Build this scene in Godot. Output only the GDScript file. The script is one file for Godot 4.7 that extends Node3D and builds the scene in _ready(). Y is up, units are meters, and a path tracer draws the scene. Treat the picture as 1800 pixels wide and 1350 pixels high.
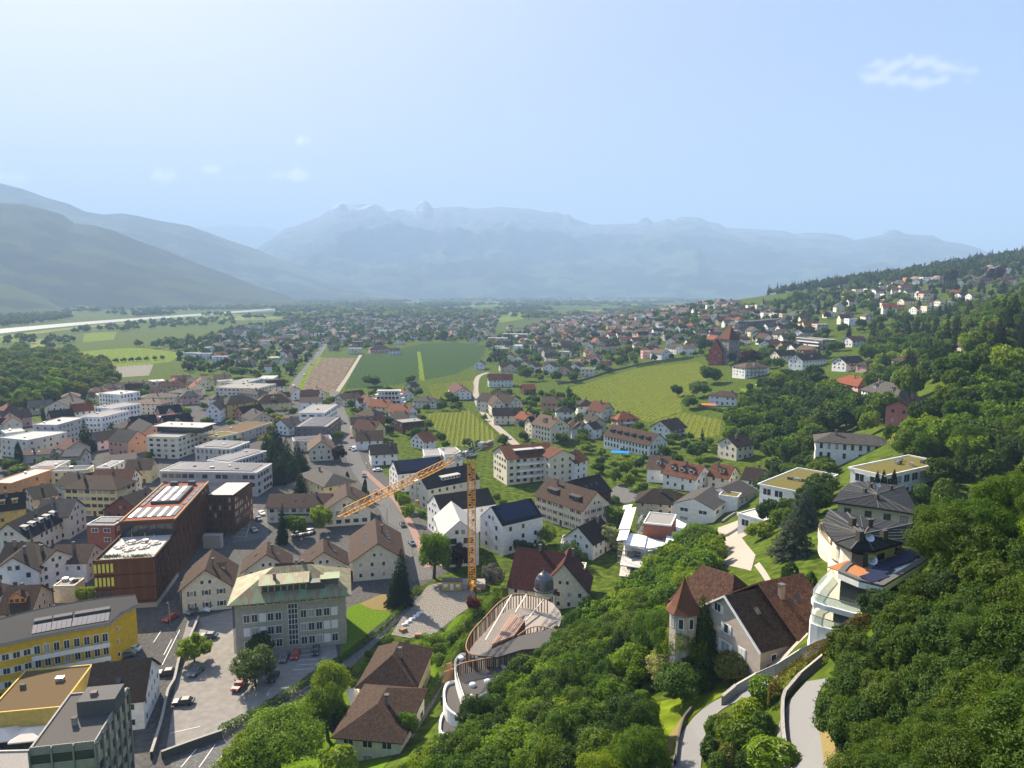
extends Node3D
# A town at the foot of a wooded slope, seen from a terrace high on that slope. -z is the way the camera looks, x is to its right, y is up, metres.
const FOCAL := 1300.0          # the photograph's focal length in pixels of its 1800 x 1350 frame
const EYE := Vector3(0, 92, 0)
const PITCH := 7.28
const CELL := 6.0
var rng := RandomNumberGenerator.new()
var M := {}                    # materials
var T := {}                    # textures
var taken := {}                # names in use at the top level
var gx := PackedFloat32Array() # the terrain grid's lines
var gz := PackedFloat32Array()
var gh := PackedFloat32Array()
var footprints: Array = []     # [centre, half length, half width, axis] of every building
var lanes: Array = []          # polygons kept free of trees

# ---------------------------------------------------------------- pixels, rays and the terrain
func ray(u: float, v: float) -> Vector3:
	return Vector3((u - 900.0) / FOCAL, (675.0 - v) / FOCAL, -1.0).rotated(Vector3.RIGHT, -deg_to_rad(PITCH)).normalized()

func smooth_low(a: float, b: float, k: float) -> float:
	return -k * log(exp(-a / k) + exp(-b / k))

func relief(x: float, z: float) -> float:
	var d := -z
	var toe := 60.0 + maxf(0.0, d - 1500.0) * maxf(0.0, d - 1500.0) * 0.0012 - clampf(d - 700.0, 0, 600) * 0.06
	var t := (x - toe) / 30.0
	var soft := 30.0 * (t if t > 8.0 else log(1.0 + exp(t)))
	var y := 4.0 * (1.0 - smoothstep(500.0, 1600.0, d)) + 0.155 * minf(soft, 2600.0)
	var s := (x + 10.0) * 0.78 - (d - 165.0) * 0.62
	if s > -20.0:
		var f := 0.2 * s + 0.0045 * s * s if s > 0.0 else 0.0
		var cap := 27.0 + 52.0 * exp(-pow(maxf(d, 0.0) / 50.0, 2.0)) if d < 400.0 else 27.0
		f = maxf(0.0, smooth_low(f, cap, 5.0))
		y += f * (1.0 - smoothstep(500.0, 900.0, d)) + 28.0 * smoothstep(20.0, 58.0, x) * (1.0 - smoothstep(75.0, 130.0, d))
	return y

func line_index(a: PackedFloat32Array, x: float) -> int:
	return clampi(a.bsearch(x) - 1, 0, a.size() - 2)

func ground(x: float, z: float) -> float:   # the height of the terrain mesh itself
	var i := line_index(gx, x)
	var j := line_index(gz, z)
	var fx := clampf((x - gx[i]) / (gx[i + 1] - gx[i]), 0, 1)
	var fz := clampf((z - gz[j]) / (gz[j + 1] - gz[j]), 0, 1)
	var w := gx.size()
	var a := gh[j * w + i]
	var b := gh[j * w + i + 1]
	var c := gh[(j + 1) * w + i]
	var e := gh[(j + 1) * w + i + 1]
	if fx + fz <= 1.0:
		return a + (b - a) * fx + (c - a) * fz
	return e + (c - e) * (1.0 - fx) + (b - e) * (1.0 - fz)

func at(u: float, v: float, above := 0.0) -> Vector3:   # where the sight line through a pixel comes down to so many metres above the ground
	var r := ray(u, v)
	var t := 8.0
	var last := 8.0
	var clear := false             # tall things near the terrace: wait until the sight line has left the ledge
	while t < 9000.0:
		var p := EYE + r * t
		var gap := p.y - relief(p.x, p.z)
		clear = clear or gap > above + 0.5 or t > 900.0
		if clear and gap < above:
			break
		last = t
		t *= 1.02
	for k in 12:
		var m := (last + t) / 2.0
		var p := EYE + r * m
		if p.y - relief(p.x, p.z) < above:
			t = m
		else:
			last = m
	return EYE + r * t

func level(u: float, v: float, y: float) -> Vector3:    # where it meets a height
	var r := ray(u, v)
	return EYE + r * ((y - EYE.y) / r.y)

func foot(p: Vector3) -> Vector3:
	return Vector3(p.x, ground(p.x, p.z), p.z)

func zoom(z: String, p: Vector2) -> Vector2:            # a place measured in an enlarged piece of the photograph
	var k: Array = {"p": [0, 0, 1.0], "a1": [0, 950, 3.375], "a2": [350, 950, 3.375], "a3": [700, 950, 3.375], "a4": [1050, 950, 3.375], "a5": [1400, 950, 3.375], "b1": [0, 680, 4.5], "b2": [340, 680, 4.5], "b3": [660, 680, 4.5], "b4": [980, 680, 4.5], "b5": [1300, 680, 4.5], "b6": [1500, 680, 4.5], "c1": [0, 500, 5.0], "c2": [340, 500, 5.0], "c3": [660, 500, 5.0], "c4": [980, 500, 5.0], "c5": [1300, 400, 3.6], "d1": [0, 1140, 6.43], "d2": [150, 840, 5.868], "d3": [760, 920, 3.75], "d4": [1060, 870, 6.75], "d5": [1380, 930, 5.868], "d6": [580, 760, 4.5], "d7": [1180, 540, 6.0]}[z]
	return Vector2(k[0] + p.x / k[2], k[1] + p.y / k[2])

# ---------------------------------------------------------------- mesh building
class Shape:
	var v := PackedVector3Array()
	var n := PackedVector3Array()
	var uv := PackedVector2Array()
	var c := PackedColorArray()
	var tint := Color.WHITE
	var tinted := false
	func tri(a: Vector3, b: Vector3, d: Vector3, out: Vector3, ua := Vector2.ZERO, ub := Vector2.ZERO, ud := Vector2.ZERO) -> void:
		var m := (d - a).cross(b - a)
		if m.dot(out) < 0.0:
			m = -m
			var s := b
			b = d
			d = s
			var us := ub
			ub = ud
			ud = us
		m = m.normalized()
		v.append(a); v.append(b); v.append(d)
		n.append(m); n.append(m); n.append(m)
		uv.append(ua); uv.append(ub); uv.append(ud)
		if tinted:
			c.append(tint); c.append(tint); c.append(tint)
	func quad(a: Vector3, b: Vector3, d: Vector3, e: Vector3, out: Vector3, flat_uv := true) -> void:   # corners in order round; uv in metres along a-b and a-e
		var s := (b - a).normalized()
		var down := e - a
		down = (down - s * down.dot(s)).normalized()
		var at := func(p: Vector3) -> Vector2: return Vector2((p - a).dot(s), (p - a).dot(down)) if flat_uv else Vector2.ZERO
		tri(a, b, d, out, at.call(a), at.call(b), at.call(d))
		tri(a, d, e, out, at.call(a), at.call(d), at.call(e))
	func box(mid: Vector3, size: Vector3, turn := 0.0) -> void:
		slab(Transform3D(Basis(Vector3.UP, turn), mid), size)
	func slab(t: Transform3D, size: Vector3) -> void:
		var h := size / 2.0
		for k in 3:
			for s in [-1.0, 1.0]:
				var o := Vector3.ZERO
				o[k] = s
				var p := Vector3.ZERO
				p[(k + 1) % 3] = 1
				var q := Vector3.ZERO
				q[(k + 2) % 3] = 1
				quad(t * (h * (o - p - q)), t * (h * (o + p - q)), t * (h * (o + p + q)), t * (h * (o - p + q)), t.basis * o)
	func bar(a: Vector3, b: Vector3, thick: float) -> void:
		var d := b - a
		var l := d.length()
		if l < 0.001:
			return
		var y := d / l
		var x := y.cross(Vector3.UP if absf(y.y) < 0.9 else Vector3.RIGHT).normalized()
		slab(Transform3D(Basis(x * thick, y, x.cross(y) * thick), (a + b) / 2.0), Vector3(1, l, 1))
	func tube(path: Array, radii: Array, sides: int) -> void:
		var rings := []
		for i in path.size():
			var d: Vector3 = path[mini(i + 1, path.size() - 1)] - path[maxi(i - 1, 0)]
			d = d.normalized()
			var x := d.cross(Vector3.FORWARD if absf(d.z) < 0.9 else Vector3.RIGHT).normalized()
			var y := d.cross(x)
			var ring := []
			for k in sides:
				var a := TAU * k / sides
				ring.append(path[i] + (x * cos(a) + y * sin(a)) * radii[i])
			rings.append(ring)
		for i in path.size() - 1:
			for k in sides:
				var k2 := (k + 1) % sides
				var mid: Vector3 = (rings[i][k] + rings[i + 1][k2]) / 2.0 - (path[i] + path[i + 1]) / 2.0
				quad(rings[i][k], rings[i][k2], rings[i + 1][k2], rings[i + 1][k], mid)
	func lathe(base: Vector3, profile: Array, sides: int) -> void:   # profile: [radius, height]
		var path := []
		for i in profile.size() - 1:
			for k in sides:
				var a := TAU * k / sides
				var b := TAU * (k + 1) / sides
				var p: Array = profile[i]
				var q: Array = profile[i + 1]
				var c0 := Vector3(cos(a), 0, sin(a))
				var c1 := Vector3(cos(b), 0, sin(b))
				var up := Vector3.UP
				var mid: Vector3 = (c0 + c1) * (q[1] - p[1]) + up * (p[0] - q[0]) * 2.0
				quad(base + c0 * p[0] + up * p[1], base + c1 * p[0] + up * p[1], base + c1 * q[0] + up * q[1], base + c0 * q[0] + up * q[1], mid)
	func column(poly: PackedVector2Array, y0: float, y1: float, cap := true) -> void:   # an upright prism over a plan (x, z)
		var middle := Vector2.ZERO
		for p in poly:
			middle += p / poly.size()
		var turn := 1.0 if Geometry2D.is_polygon_clockwise(poly) else -1.0
		for i in poly.size():
			var p := poly[i]
			var q := poly[(i + 1) % poly.size()]
			var e := (q - p)
			quad(Vector3(p.x, y1, p.y), Vector3(q.x, y1, q.y), Vector3(q.x, y0, q.y), Vector3(p.x, y0, p.y), Vector3(-e.y, 0, e.x) * turn)
		if cap:
			var ids := Geometry2D.triangulate_polygon(poly)
			for i in range(0, ids.size(), 3):
				var a := poly[ids[i]]
				var b := poly[ids[i + 1]]
				var d := poly[ids[i + 2]]
				tri(Vector3(a.x, y1, a.y), Vector3(b.x, y1, b.y), Vector3(d.x, y1, d.y), Vector3.UP, a, b, d)
	func mesh() -> ArrayMesh:
		var m := ArrayMesh.new()
		if v.is_empty():
			return m
		var a := []
		a.resize(Mesh.ARRAY_MAX)
		a[Mesh.ARRAY_VERTEX] = v
		a[Mesh.ARRAY_NORMAL] = n
		a[Mesh.ARRAY_TEX_UV] = uv
		if tinted:
			a[Mesh.ARRAY_COLOR] = c
		m.add_surface_from_arrays(Mesh.PRIMITIVE_TRIANGLES, a)
		return m

func numbered(called: String) -> String:
	taken[called] = taken.get(called, -1) + 1
	return called if taken[called] == 0 else "%s_%03d" % [called, taken[called]]

func thing(called: String, label: String, category: String, place := Vector3.ZERO, turn := 0.0, group := "") -> Node3D:
	var o := Node3D.new()
	o.name = numbered(called)
	add_child(o)
	o.position = place
	o.rotation.y = turn
	tag(o, label, category, group)
	return o

func tag(o: Node3D, label: String, category: String, group := "") -> void:
	o.set_meta("label", label)
	o.set_meta("category", category)
	if group:
		o.set_meta("group", group)

func part(parent: Node3D, called: String, mesh: Mesh, m: Material, place := Transform3D()) -> MeshInstance3D:
	var o := MeshInstance3D.new()
	o.name = called
	o.mesh = mesh
	o.material_override = m
	o.transform = place
	parent.add_child(o, true)
	return o

func setting(called: String, label: String, mesh: Mesh, m: Material) -> MeshInstance3D:
	var o := MeshInstance3D.new()
	o.name = numbered(called)
	o.mesh = mesh
	o.material_override = m
	add_child(o)
	o.set_meta("kind", "structure")
	o.set_meta("label", label)
	return o

# ---------------------------------------------------------------- materials
func noise_texture(key: String, low: float, high: float, freq: float, seed_: int, octaves := 4, size := 512) -> Texture2D:
	var f := FastNoiseLite.new()
	f.noise_type = FastNoiseLite.TYPE_SIMPLEX_SMOOTH
	f.frequency = freq
	f.seed = seed_
	f.fractal_octaves = octaves
	var im := f.get_seamless_image(size, size, false, false, 0.15, true)
	var out := Image.create(size, size, false, Image.FORMAT_RGB8)
	for y in size:
		for x in size:
			var g: float = lerpf(low, high, im.get_pixel(x, y).r)
			out.set_pixel(x, y, Color(g, g, g))
	T[key] = ImageTexture.create_from_image(out)
	return T[key]

func lin(r: float, g: float, b: float) -> Color:   # a real-world base colour
	return Color(r, g, b).linear_to_srgb()

func mat(key: String, color: Color, rough := 0.85, texture := "", scale := 0.2, metal := 0.0) -> StandardMaterial3D:
	if M.has(key):
		return M[key]
	var m := StandardMaterial3D.new()
	m.resource_name = key
	m.albedo_color = color
	m.roughness = rough
	m.metallic = metal
	if rough > 0.55:
		m.metallic_specular = 0.2
	if texture:
		m.albedo_texture = T[texture]
		m.uv1_triplanar = true
		m.uv1_world_triplanar = true
		m.uv1_scale = Vector3.ONE * scale
	M[key] = m
	return m

func make_textures() -> void:
	noise_texture("plaster", 0.86, 1.0, 0.02, 3, 4, 256)
	noise_texture("speckle", 0.68, 1.0, 0.03, 5, 5)
	noise_texture("mottle", 0.45, 1.0, 0.012, 8, 5)
	noise_texture("fine", 0.6, 1.0, 0.12, 11, 3)
	# roof tiles: rows every 0.33 m and columns every 0.25 m, each tile its own tone; 4 m across
	var size := 256
	var im := Image.create(size, size, false, Image.FORMAT_RGB8)
	var bump := Image.create(size, size, false, Image.FORMAT_RGB8)
	var r := RandomNumberGenerator.new()
	r.seed = 21
	var tones := []
	for k in 12 * 16:
		tones.append(r.randf_range(0.72, 1.0))
	for y in size:
		var row := y * 12 / size
		var fy := fposmod(y * 12.0 / size, 1.0)
		for x in size:
			var col := x * 16 / size
			var fx := fposmod(x * 16.0 / size, 1.0)
			var g: float = tones[row * 16 + col] * r.randf_range(0.94, 1.0)
			im.set_pixel(x, y, Color(g, g, g))
			var b := (0.35 + 0.65 * fy) * (0.55 + 0.45 * sin(fx * PI))
			bump.set_pixel(x, y, Color(b, b, b))
	T["tile"] = ImageTexture.create_from_image(im)
	T["tile_relief"] = ImageTexture.create_from_image(bump)
	# drilled rows: fine lines with breaks
	var rows := Image.create(size, size, false, Image.FORMAT_RGB8)
	var f := FastNoiseLite.new()
	f.frequency = 0.03
	for x in size:
		for y in size:
			var g := 0.72 + 0.2 * sin(x * TAU / 16.0) + 0.25 * f.get_noise_2d(x, y * 0.3)
			rows.set_pixel(x, y, Color(g, g, g))
	T["rows"] = ImageTexture.create_from_image(rows)
	# boards: upright, 16 to the texture
	var wood := Image.create(size, size, false, Image.FORMAT_RGB8)
	for x in size:
		var g0: float = tones[x * 16 / size]
		for y in size:
			var g := g0 * r.randf_range(0.9, 1.0)
			wood.set_pixel(x, y, Color(g, g, g))
	T["boards"] = ImageTexture.create_from_image(wood)

func roof_mat(key: String, color: Color, rough := 0.8) -> StandardMaterial3D:
	if M.has(key):
		return M[key]
	var m := StandardMaterial3D.new()
	m.resource_name = key
	m.albedo_color = color
	m.roughness = rough
	m.metallic_specular = 0.2
	m.albedo_texture = T["tile"]
	m.uv1_scale = Vector3(0.25, 0.25, 1)
	m.heightmap_enabled = true
	m.heightmap_texture = T["tile_relief"]
	m.heightmap_scale = 5.0
	m.detail_enabled = true
	m.detail_blend_mode = BaseMaterial3D.BLEND_MODE_MUL
	m.detail_albedo = T["speckle"]
	m.detail_uv_layer = BaseMaterial3D.DETAIL_UV_2
	m.uv2_triplanar = true
	m.uv2_world_triplanar = true
	m.uv2_scale = Vector3.ONE * 0.11
	M[key] = m
	return m

# ---------------------------------------------------------------- camera, air and light
func make_view() -> void:
	var cam := Camera3D.new()
	cam.name = "camera"
	add_child(cam)
	cam.position = EYE
	cam.rotation_degrees = Vector3(-PITCH, 0, 0)
	cam.fov = rad_to_deg(2.0 * atan(675.0 / FOCAL))
	cam.near = 1.0
	cam.far = 60000.0
	cam.current = true
	var sun := DirectionalLight3D.new()
	sun.name = "sun"
	add_child(sun)
	sun.look_at_from_position(Vector3(-0.50, 0.588, -0.636), Vector3.ZERO, Vector3.UP)
	sun.light_energy = 1.6
	sun.light_angular_distance = 0.6
	sun.light_color = Color(1.0, 0.945, 0.85)
	sun.shadow_enabled = true
	var e := Environment.new()
	e.background_mode = Environment.BG_SKY
	var s := PanoramaSkyMaterial.new()
	s.panorama = open_sky(Vector3(-0.50, 0.588, -0.636).normalized())
	var sky := Sky.new()
	sky.sky_material = s
	e.sky = sky
	e.tonemap_mode = Environment.TONE_MAPPER_LINEAR
	e.tonemap_exposure = 3.8
	e.fog_enabled = true
	e.fog_density = 0.000135
	e.fog_light_color = Color(0.69, 0.83, 1.0)
	e.sdfgi_enabled = true
	e.ssao_enabled = true
	e.ssil_enabled = true
	var w := WorldEnvironment.new()
	w.name = "air"
	w.environment = e
	add_child(w)

func open_sky(sun: Vector3) -> Texture2D:     # clear hazy air, paler towards the sun and the horizon all round, and a few small clouds
	var w := 2048
	var h := 1024
	var small := Image.create(256, 128, false, Image.FORMAT_RGBF)
	for j in 128:
		var up := PI * (0.5 - (j + 0.5) / 128.0)
		for i in 256:
			var round_ := TAU * (i + 0.5) / 256.0
			var d := Vector3(sin(round_) * cos(up), sin(up), -cos(round_) * cos(up))
			if d.y < 0.0:
				small.set_pixel(i, j, Color(0.10, 0.11, 0.10))
				continue
			var mie := 0.225 / pow(1.2304 - 0.96 * d.dot(sun), 1.5)
			var low := pow(1.0 - d.y, 6.0)
			small.set_pixel(i, j, Color(0.018 + 0.26 * mie + 0.12 * low, 0.076 + 0.205 * mie + 0.105 * low, 0.212 + 0.11 * mie + 0.08 * low) * 0.9)
	var im: Image = small
	im.resize(w, h, Image.INTERPOLATE_CUBIC)
	var f := FastNoiseLite.new()
	f.frequency = 0.9
	f.fractal_octaves = 5
	f.seed = 4
	for cloud in [[1612, 128, 110, 30, 0.022, true], [519, 306, 26, 9, 1.0, false], [286, 311, 20, 9, 1.0, false], [378, 297, 14, 8, 1.0, false], [8, 313, 22, 8, 1.0, false], [530, 247, 10, 5, 0.4, false]]:
		for dv in range(-int(cloud[3]) * 2, int(cloud[3]) * 2 + 1):
			for du in range(-int(cloud[2]) * 2, int(cloud[2]) * 2 + 1):
				var p := Vector2(du / float(cloud[2]), dv / float(cloud[3]))
				var r := p.length()
				var a := 1.0 - r
				if cloud[5]:
					a = 1.0 - absf(r - 0.6) * 3.0 if p.x < 0.5 or p.y < -0.1 else 0.6 - r
				a += 1.5 * f.get_noise_2d((cloud[0] + du) * 0.022, (cloud[1] + dv) * 0.05 + p.x)
				if a <= 0.0:
					continue
				var d := ray(cloud[0] + du, cloud[1] + dv)
				var x := int(fposmod(atan2(d.x, -d.z) / TAU, 1.0) * w) % w
				var y := int(acos(clampf(d.y, -1, 1)) / PI * h)
				var k: float = cloud[4] * smoothstep(0.0, 0.8, a)
				var air := im.get_pixel(x, y)
				var white := air.lerp(Color(0.40, 0.39, 0.38), k)
				if white.r > air.r:
					im.set_pixel(x, y, white)
	return ImageTexture.create_from_image(im)

# ---------------------------------------------------------------- the ground and the mountains
func make_ground() -> void:
	var lines := func(from: float, to: float, reach: float) -> PackedFloat32Array:
		var a := PackedFloat32Array()
		var out := []
		var x := from
		var step := CELL
		while x > -reach:
			step *= 1.3
			x -= step
			out.append(x)
		out.reverse()
		for q in out:
			a.append(q)
		x = from
		while x < to:
			a.append(x)
			x += CELL
		step = CELL
		while x < reach:
			a.append(x)
			step *= 1.3
			x += step
		return a
	gx = lines.call(-600.0, 900.0, 26000.0)
	gz = lines.call(-1500.0, 60.0, 30000.0)
	var w := gx.size()
	gh.resize(w * gz.size())
	for j in gz.size():
		for i in w:
			gh[j * w + i] = relief(gx[i], gz[j])
	var v := PackedVector3Array()
	var n := PackedVector3Array()
	var idx := PackedInt32Array()
	v.resize(w * gz.size())
	n.resize(w * gz.size())
	for j in gz.size():
		for i in w:
			v[j * w + i] = Vector3(gx[i], gh[j * w + i], gz[j])
			var i0 := maxi(i - 1, 0)
			var i1 := mini(i + 1, w - 1)
			var j0 := maxi(j - 1, 0)
			var j1 := mini(j + 1, gz.size() - 1)
			n[j * w + i] = Vector3(-(gh[j * w + i1] - gh[j * w + i0]) / (gx[i1] - gx[i0]), 1, -(gh[j1 * w + i] - gh[j0 * w + i]) / (gz[j1] - gz[j0])).normalized()
	for j in gz.size() - 1:
		for i in w - 1:
			var a := j * w + i
			idx.append_array([a, a + 1, a + w, a + 1, a + w + 1, a + w])
	var arr := []
	arr.resize(Mesh.ARRAY_MAX)
	arr[Mesh.ARRAY_VERTEX] = v
	arr[Mesh.ARRAY_NORMAL] = n
	arr[Mesh.ARRAY_INDEX] = idx
	var m := ArrayMesh.new()
	m.add_surface_from_arrays(Mesh.PRIMITIVE_TRIANGLES, arr)
	setting("ground", "green meadow ground of the valley and the slope", m, M["meadow"])

func mountain(called: String, label: String, outline: Array, far: float, near: float, seed_: int, rough: float, tones: Array, snow := 9999.0) -> void:
	# outline: the skyline in pixels of the photograph; the slope runs from the valley floor at NEAR metres up to the crest at FAR metres
	var f := FastNoiseLite.new()
	f.seed = seed_
	f.frequency = 1.0
	f.fractal_type = FastNoiseLite.FRACTAL_RIDGED
	f.fractal_octaves = 5
	var g := FastNoiseLite.new()
	g.seed = seed_ + 7
	g.frequency = 1.0
	g.fractal_octaves = 5
	var cols := []
	var u: float = outline[0][0]
	var k := 0
	while u <= outline[-1][0]:
		while k < outline.size() - 2 and u > outline[k + 1][0]:
			k += 1
		var t: float = clampf((u - outline[k][0]) / maxf(outline[k + 1][0] - outline[k][0], 0.01), 0, 1)
		cols.append(Vector2(u, lerpf(outline[k][1], outline[k + 1][1], t)))
		u += 3.0
	var rows := 70
	var back := 8
	var v := PackedVector3Array()
	var c := PackedColorArray()
	for i in cols.size():
		var r := ray(cols[i].x, cols[i].y)
		var flat := Vector3(r.x, 0, r.z)
		var run := flat.length()
		flat /= run
		var crest := EYE.y + r.y / run * far
		var soft := 0.0
		for m in range(-14, 15):
			soft += cols[clampi(i + m, 0, cols.size() - 1)].y / 29.0
		var r2 := ray(cols[i].x, soft)
		var broad := EYE.y + r2.y / Vector2(r2.x, r2.z).length() * far
		for j in rows + back:
			var s := j / float(rows - 1)
			var d := lerpf(near, far, minf(s, 1.0)) if s <= 1.0 else far + (s - 1.0) * (far - near) * 2.0
			var p := flat * d
			var lift := pow(minf(s, 1.0), 1.15) if s <= 1.0 else 1.0 - (s - 1.0) * 3.0
			var q := p * 0.00035
			var wave := f.get_noise_3d(q.x, 0.0, q.z) * 0.5 + g.get_noise_3d(q.x * 3.0, 1.0, q.z * 3.0) * 0.2
			var y := lerpf(broad, crest, smoothstep(0.72, 1.0, s) if s <= 1.0 else maxf(0.0, 1.0 - (s - 1.0) * 8.0)) * lift + broad * 0.42 * rough * wave * sin(clampf(s, 0.0, 1.0) * PI) 
			p.y = maxf(y, -40.0) - (6.0 if j == 0 else 0.0)
			v.append(p)
			var w := g.get_noise_3d(p.x * 0.0028, p.y * 0.003, p.z * 0.0028)
			var w2 := g.get_noise_3d(p.x * 0.0007 + 9.0, 0, p.z * 0.0007)
			var col: Color = tones[0] if w + w2 * 0.8 < 0.10 else tones[1]
			if p.y > 1000.0 + 250.0 * w2 and w > -0.25:
				col = tones[2]
			if p.y > snow + 160.0 * w and cols[i].x > 555.0 and cols[i].x < 745.0 and w > -0.05:
				col = Color(0.38, 0.40, 0.45)
			c.append(col)
	var idx := PackedInt32Array()
	var n := PackedVector3Array()
	n.resize(v.size())
	var h := rows + back
	for i in cols.size() - 1:
		for j in h - 1:
			var a := i * h + j
			for tri in [[a, a + 1, a + h], [a + 1, a + h + 1, a + h]]:
				var m: Vector3 = (v[tri[2]] - v[tri[0]]).cross(v[tri[1]] - v[tri[0]])
				if m.y < 0.0:
					m = -m
					tri = [tri[0], tri[2], tri[1]]
				for q in tri:
					n[q] += m
					idx.append(q)
	for i in n.size():
		n[i] = n[i].normalized()
	var arr := []
	arr.resize(Mesh.ARRAY_MAX)
	arr[Mesh.ARRAY_VERTEX] = v
	arr[Mesh.ARRAY_NORMAL] = n
	arr[Mesh.ARRAY_COLOR] = c
	arr[Mesh.ARRAY_INDEX] = idx
	var m := ArrayMesh.new()
	m.add_surface_from_arrays(Mesh.PRIMITIVE_TRIANGLES, arr)
	setting(called, label, m, M["painted"])

func make_mountains() -> void:
	var wood := Color(0.016, 0.028, 0.022)
	var grass := Color(0.06, 0.085, 0.04)
	var rock := Color(0.10, 0.10, 0.105)
	mountain("mountain_range", "long rocky mountain range with jagged peaks and snow patches", [[380, 512], [430, 450], [480, 418], [500, 402], [520, 397], [545, 387], [560, 382], [575, 372], [590, 360], [602, 354], [615, 357], [625, 361], [640, 358], [655, 355], [668, 363], [680, 368], [700, 368], [715, 370], [728, 372], [735, 358], [743, 352], [752, 354], [760, 366], [785, 364], [812, 363], [828, 367], [850, 366], [880, 363], [900, 365], [935, 367], [960, 373], [978, 372], [992, 378], [1000, 376], [1008, 384], [1025, 390], [1040, 395], [1075, 394], [1120, 393], [1130, 384], [1138, 382], [1148, 391], [1165, 388], [1172, 384], [1185, 388], [1195, 381], [1230, 382], [1245, 390], [1262, 392], [1275, 400], [1310, 402], [1350, 404], [1378, 406], [1398, 412], [1415, 409], [1455, 410], [1480, 413], [1502, 422], [1530, 417], [1550, 413], [1562, 405], [1575, 403], [1590, 411], [1615, 413], [1640, 414], [1660, 424], [1690, 428], [1720, 436], [1800, 470], [1980, 512]], 14500, 8200, 12, 0.9, [wood, grass, rock], 1480.0)
	mountain("mountain_range", "faint far mountain range closing the gap in the valley", [[300, 470], [345, 398], [365, 400], [390, 396], [405, 394], [425, 397], [445, 400], [462, 398], [480, 404], [520, 412], [600, 470]], 24000, 19000, 31, 0.4, [wood, grass, rock], 2300.0)
	mountain("mountain", "long wooded mountain flank sloping down behind the nearer hill", [[-300, 300], [-120, 308], [0, 322], [40, 332], [80, 347], [120, 358], [150, 372], [180, 377], [215, 375], [240, 379], [280, 388], [330, 396], [370, 410], [410, 425], [450, 438], [490, 455], [540, 470], [600, 488], [660, 504], [700, 516], [730, 526]], 9200, 6300, 5, 0.4, [wood, grass, wood])
	mountain("hill", "dark wooded hill across the river rising at the valley side", [[-400, 330], [-150, 340], [0, 356], [40, 358], [80, 368], [110, 377], [130, 392], [165, 396], [200, 405], [240, 422], [280, 436], [320, 452], [360, 468], [400, 482], [440, 498], [480, 511], [505, 520], [530, 534]], 5600, 3900, 17, 0.4, [wood, grass * 0.6, wood])
	mountain("hill", "low meadow knoll at the foot of the dark wooded hill", [[-300, 470], [-100, 488], [0, 497], [25, 503], [45, 511], [80, 524], [110, 545]], 3700, 3000, 19, 0.3, [wood, Color(0.04, 0.06, 0.025), wood])

# ---------------------------------------------------------------- patches of ground, roads
func plan(z: String, pts: Array) -> PackedVector2Array:   # pixel polygon -> x, z on the ground
	var out := PackedVector2Array()
	for p in pts:
		var q := zoom(z, Vector2(p[0], p[1]))
		var w := at(q.x, q.y)
		out.append(Vector2(w.x, w.z))
	return out

func drape(poly: PackedVector2Array, lift: float) -> Shape:   # a sheet that follows the terrain's own faces, so many metres above them
	var s := Shape.new()
	var lo := poly[0]
	var hi := poly[0]
	for p in poly:
		lo = lo.min(p)
		hi = hi.max(p)
	for j in range(line_index(gz, lo.y), line_index(gz, hi.y) + 1):
		for i in range(line_index(gx, lo.x), line_index(gx, hi.x) + 1):
			var a := Vector2(gx[i], gz[j])
			var b := Vector2(gx[i + 1], gz[j])
			var c := Vector2(gx[i], gz[j + 1])
			var e := Vector2(gx[i + 1], gz[j + 1])
			for t in [PackedVector2Array([a, b, c]), PackedVector2Array([b, e, c])]:
				for piece in Geometry2D.intersect_polygons(poly, t):
					var ids := Geometry2D.triangulate_polygon(piece)
					for k in range(0, ids.size(), 3):
						var q := []
						for m in 3:
							var p: Vector2 = piece[ids[k + m]]
							q.append(Vector3(p.x, ground(p.x, p.y) + lift, p.y))
						s.tri(q[0], q[1], q[2], Vector3.UP, Vector2(q[0].x, q[0].z), Vector2(q[1].x, q[1].z), Vector2(q[2].x, q[2].z))
	return s

func patch(called: String, label: String, z: String, pts: Array, m: String, lift := 0.05, keep_clear := false) -> MeshInstance3D:
	var poly := plan(z, pts)
	if keep_clear:
		lanes.append(poly)
	return setting(called, label, drape(poly, lift).mesh(), M[m])

func ribbon(line: PackedVector2Array, width: float, shift := 0.0) -> PackedVector2Array:
	var smooth_ := PackedVector2Array()
	for i in line.size() - 1:
		for k in 6:
			smooth_.append(line[i].cubic_interpolate(line[i + 1], line[maxi(i - 1, 0)], line[mini(i + 2, line.size() - 1)], k / 6.0))
	smooth_.append(line[-1])
	var one := PackedVector2Array()
	var two := PackedVector2Array()
	for i in smooth_.size():
		var d := (smooth_[mini(i + 1, smooth_.size() - 1)] - smooth_[maxi(i - 1, 0)]).normalized()
		var nrm := Vector2(-d.y, d.x)
		one.append(smooth_[i] + nrm * (shift + width / 2.0))
		two.append(smooth_[i] + nrm * (shift - width / 2.0))
	two.reverse()
	one.append_array(two)
	return one

func road(called: String, label: String, z: String, pts: Array, width: float, m: String, lift := 0.07, shift := 0.0) -> void:
	var poly := ribbon(plan(z, pts), width, shift)
	lanes.append(poly)
	setting(called, label, drape(poly, lift).mesh(), M[m])

# ---------------------------------------------------------------- trees
var leafmesh := {}
var sown := []                 # every tree to plant: {kind, place, height, width, tint, label, group}

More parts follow.
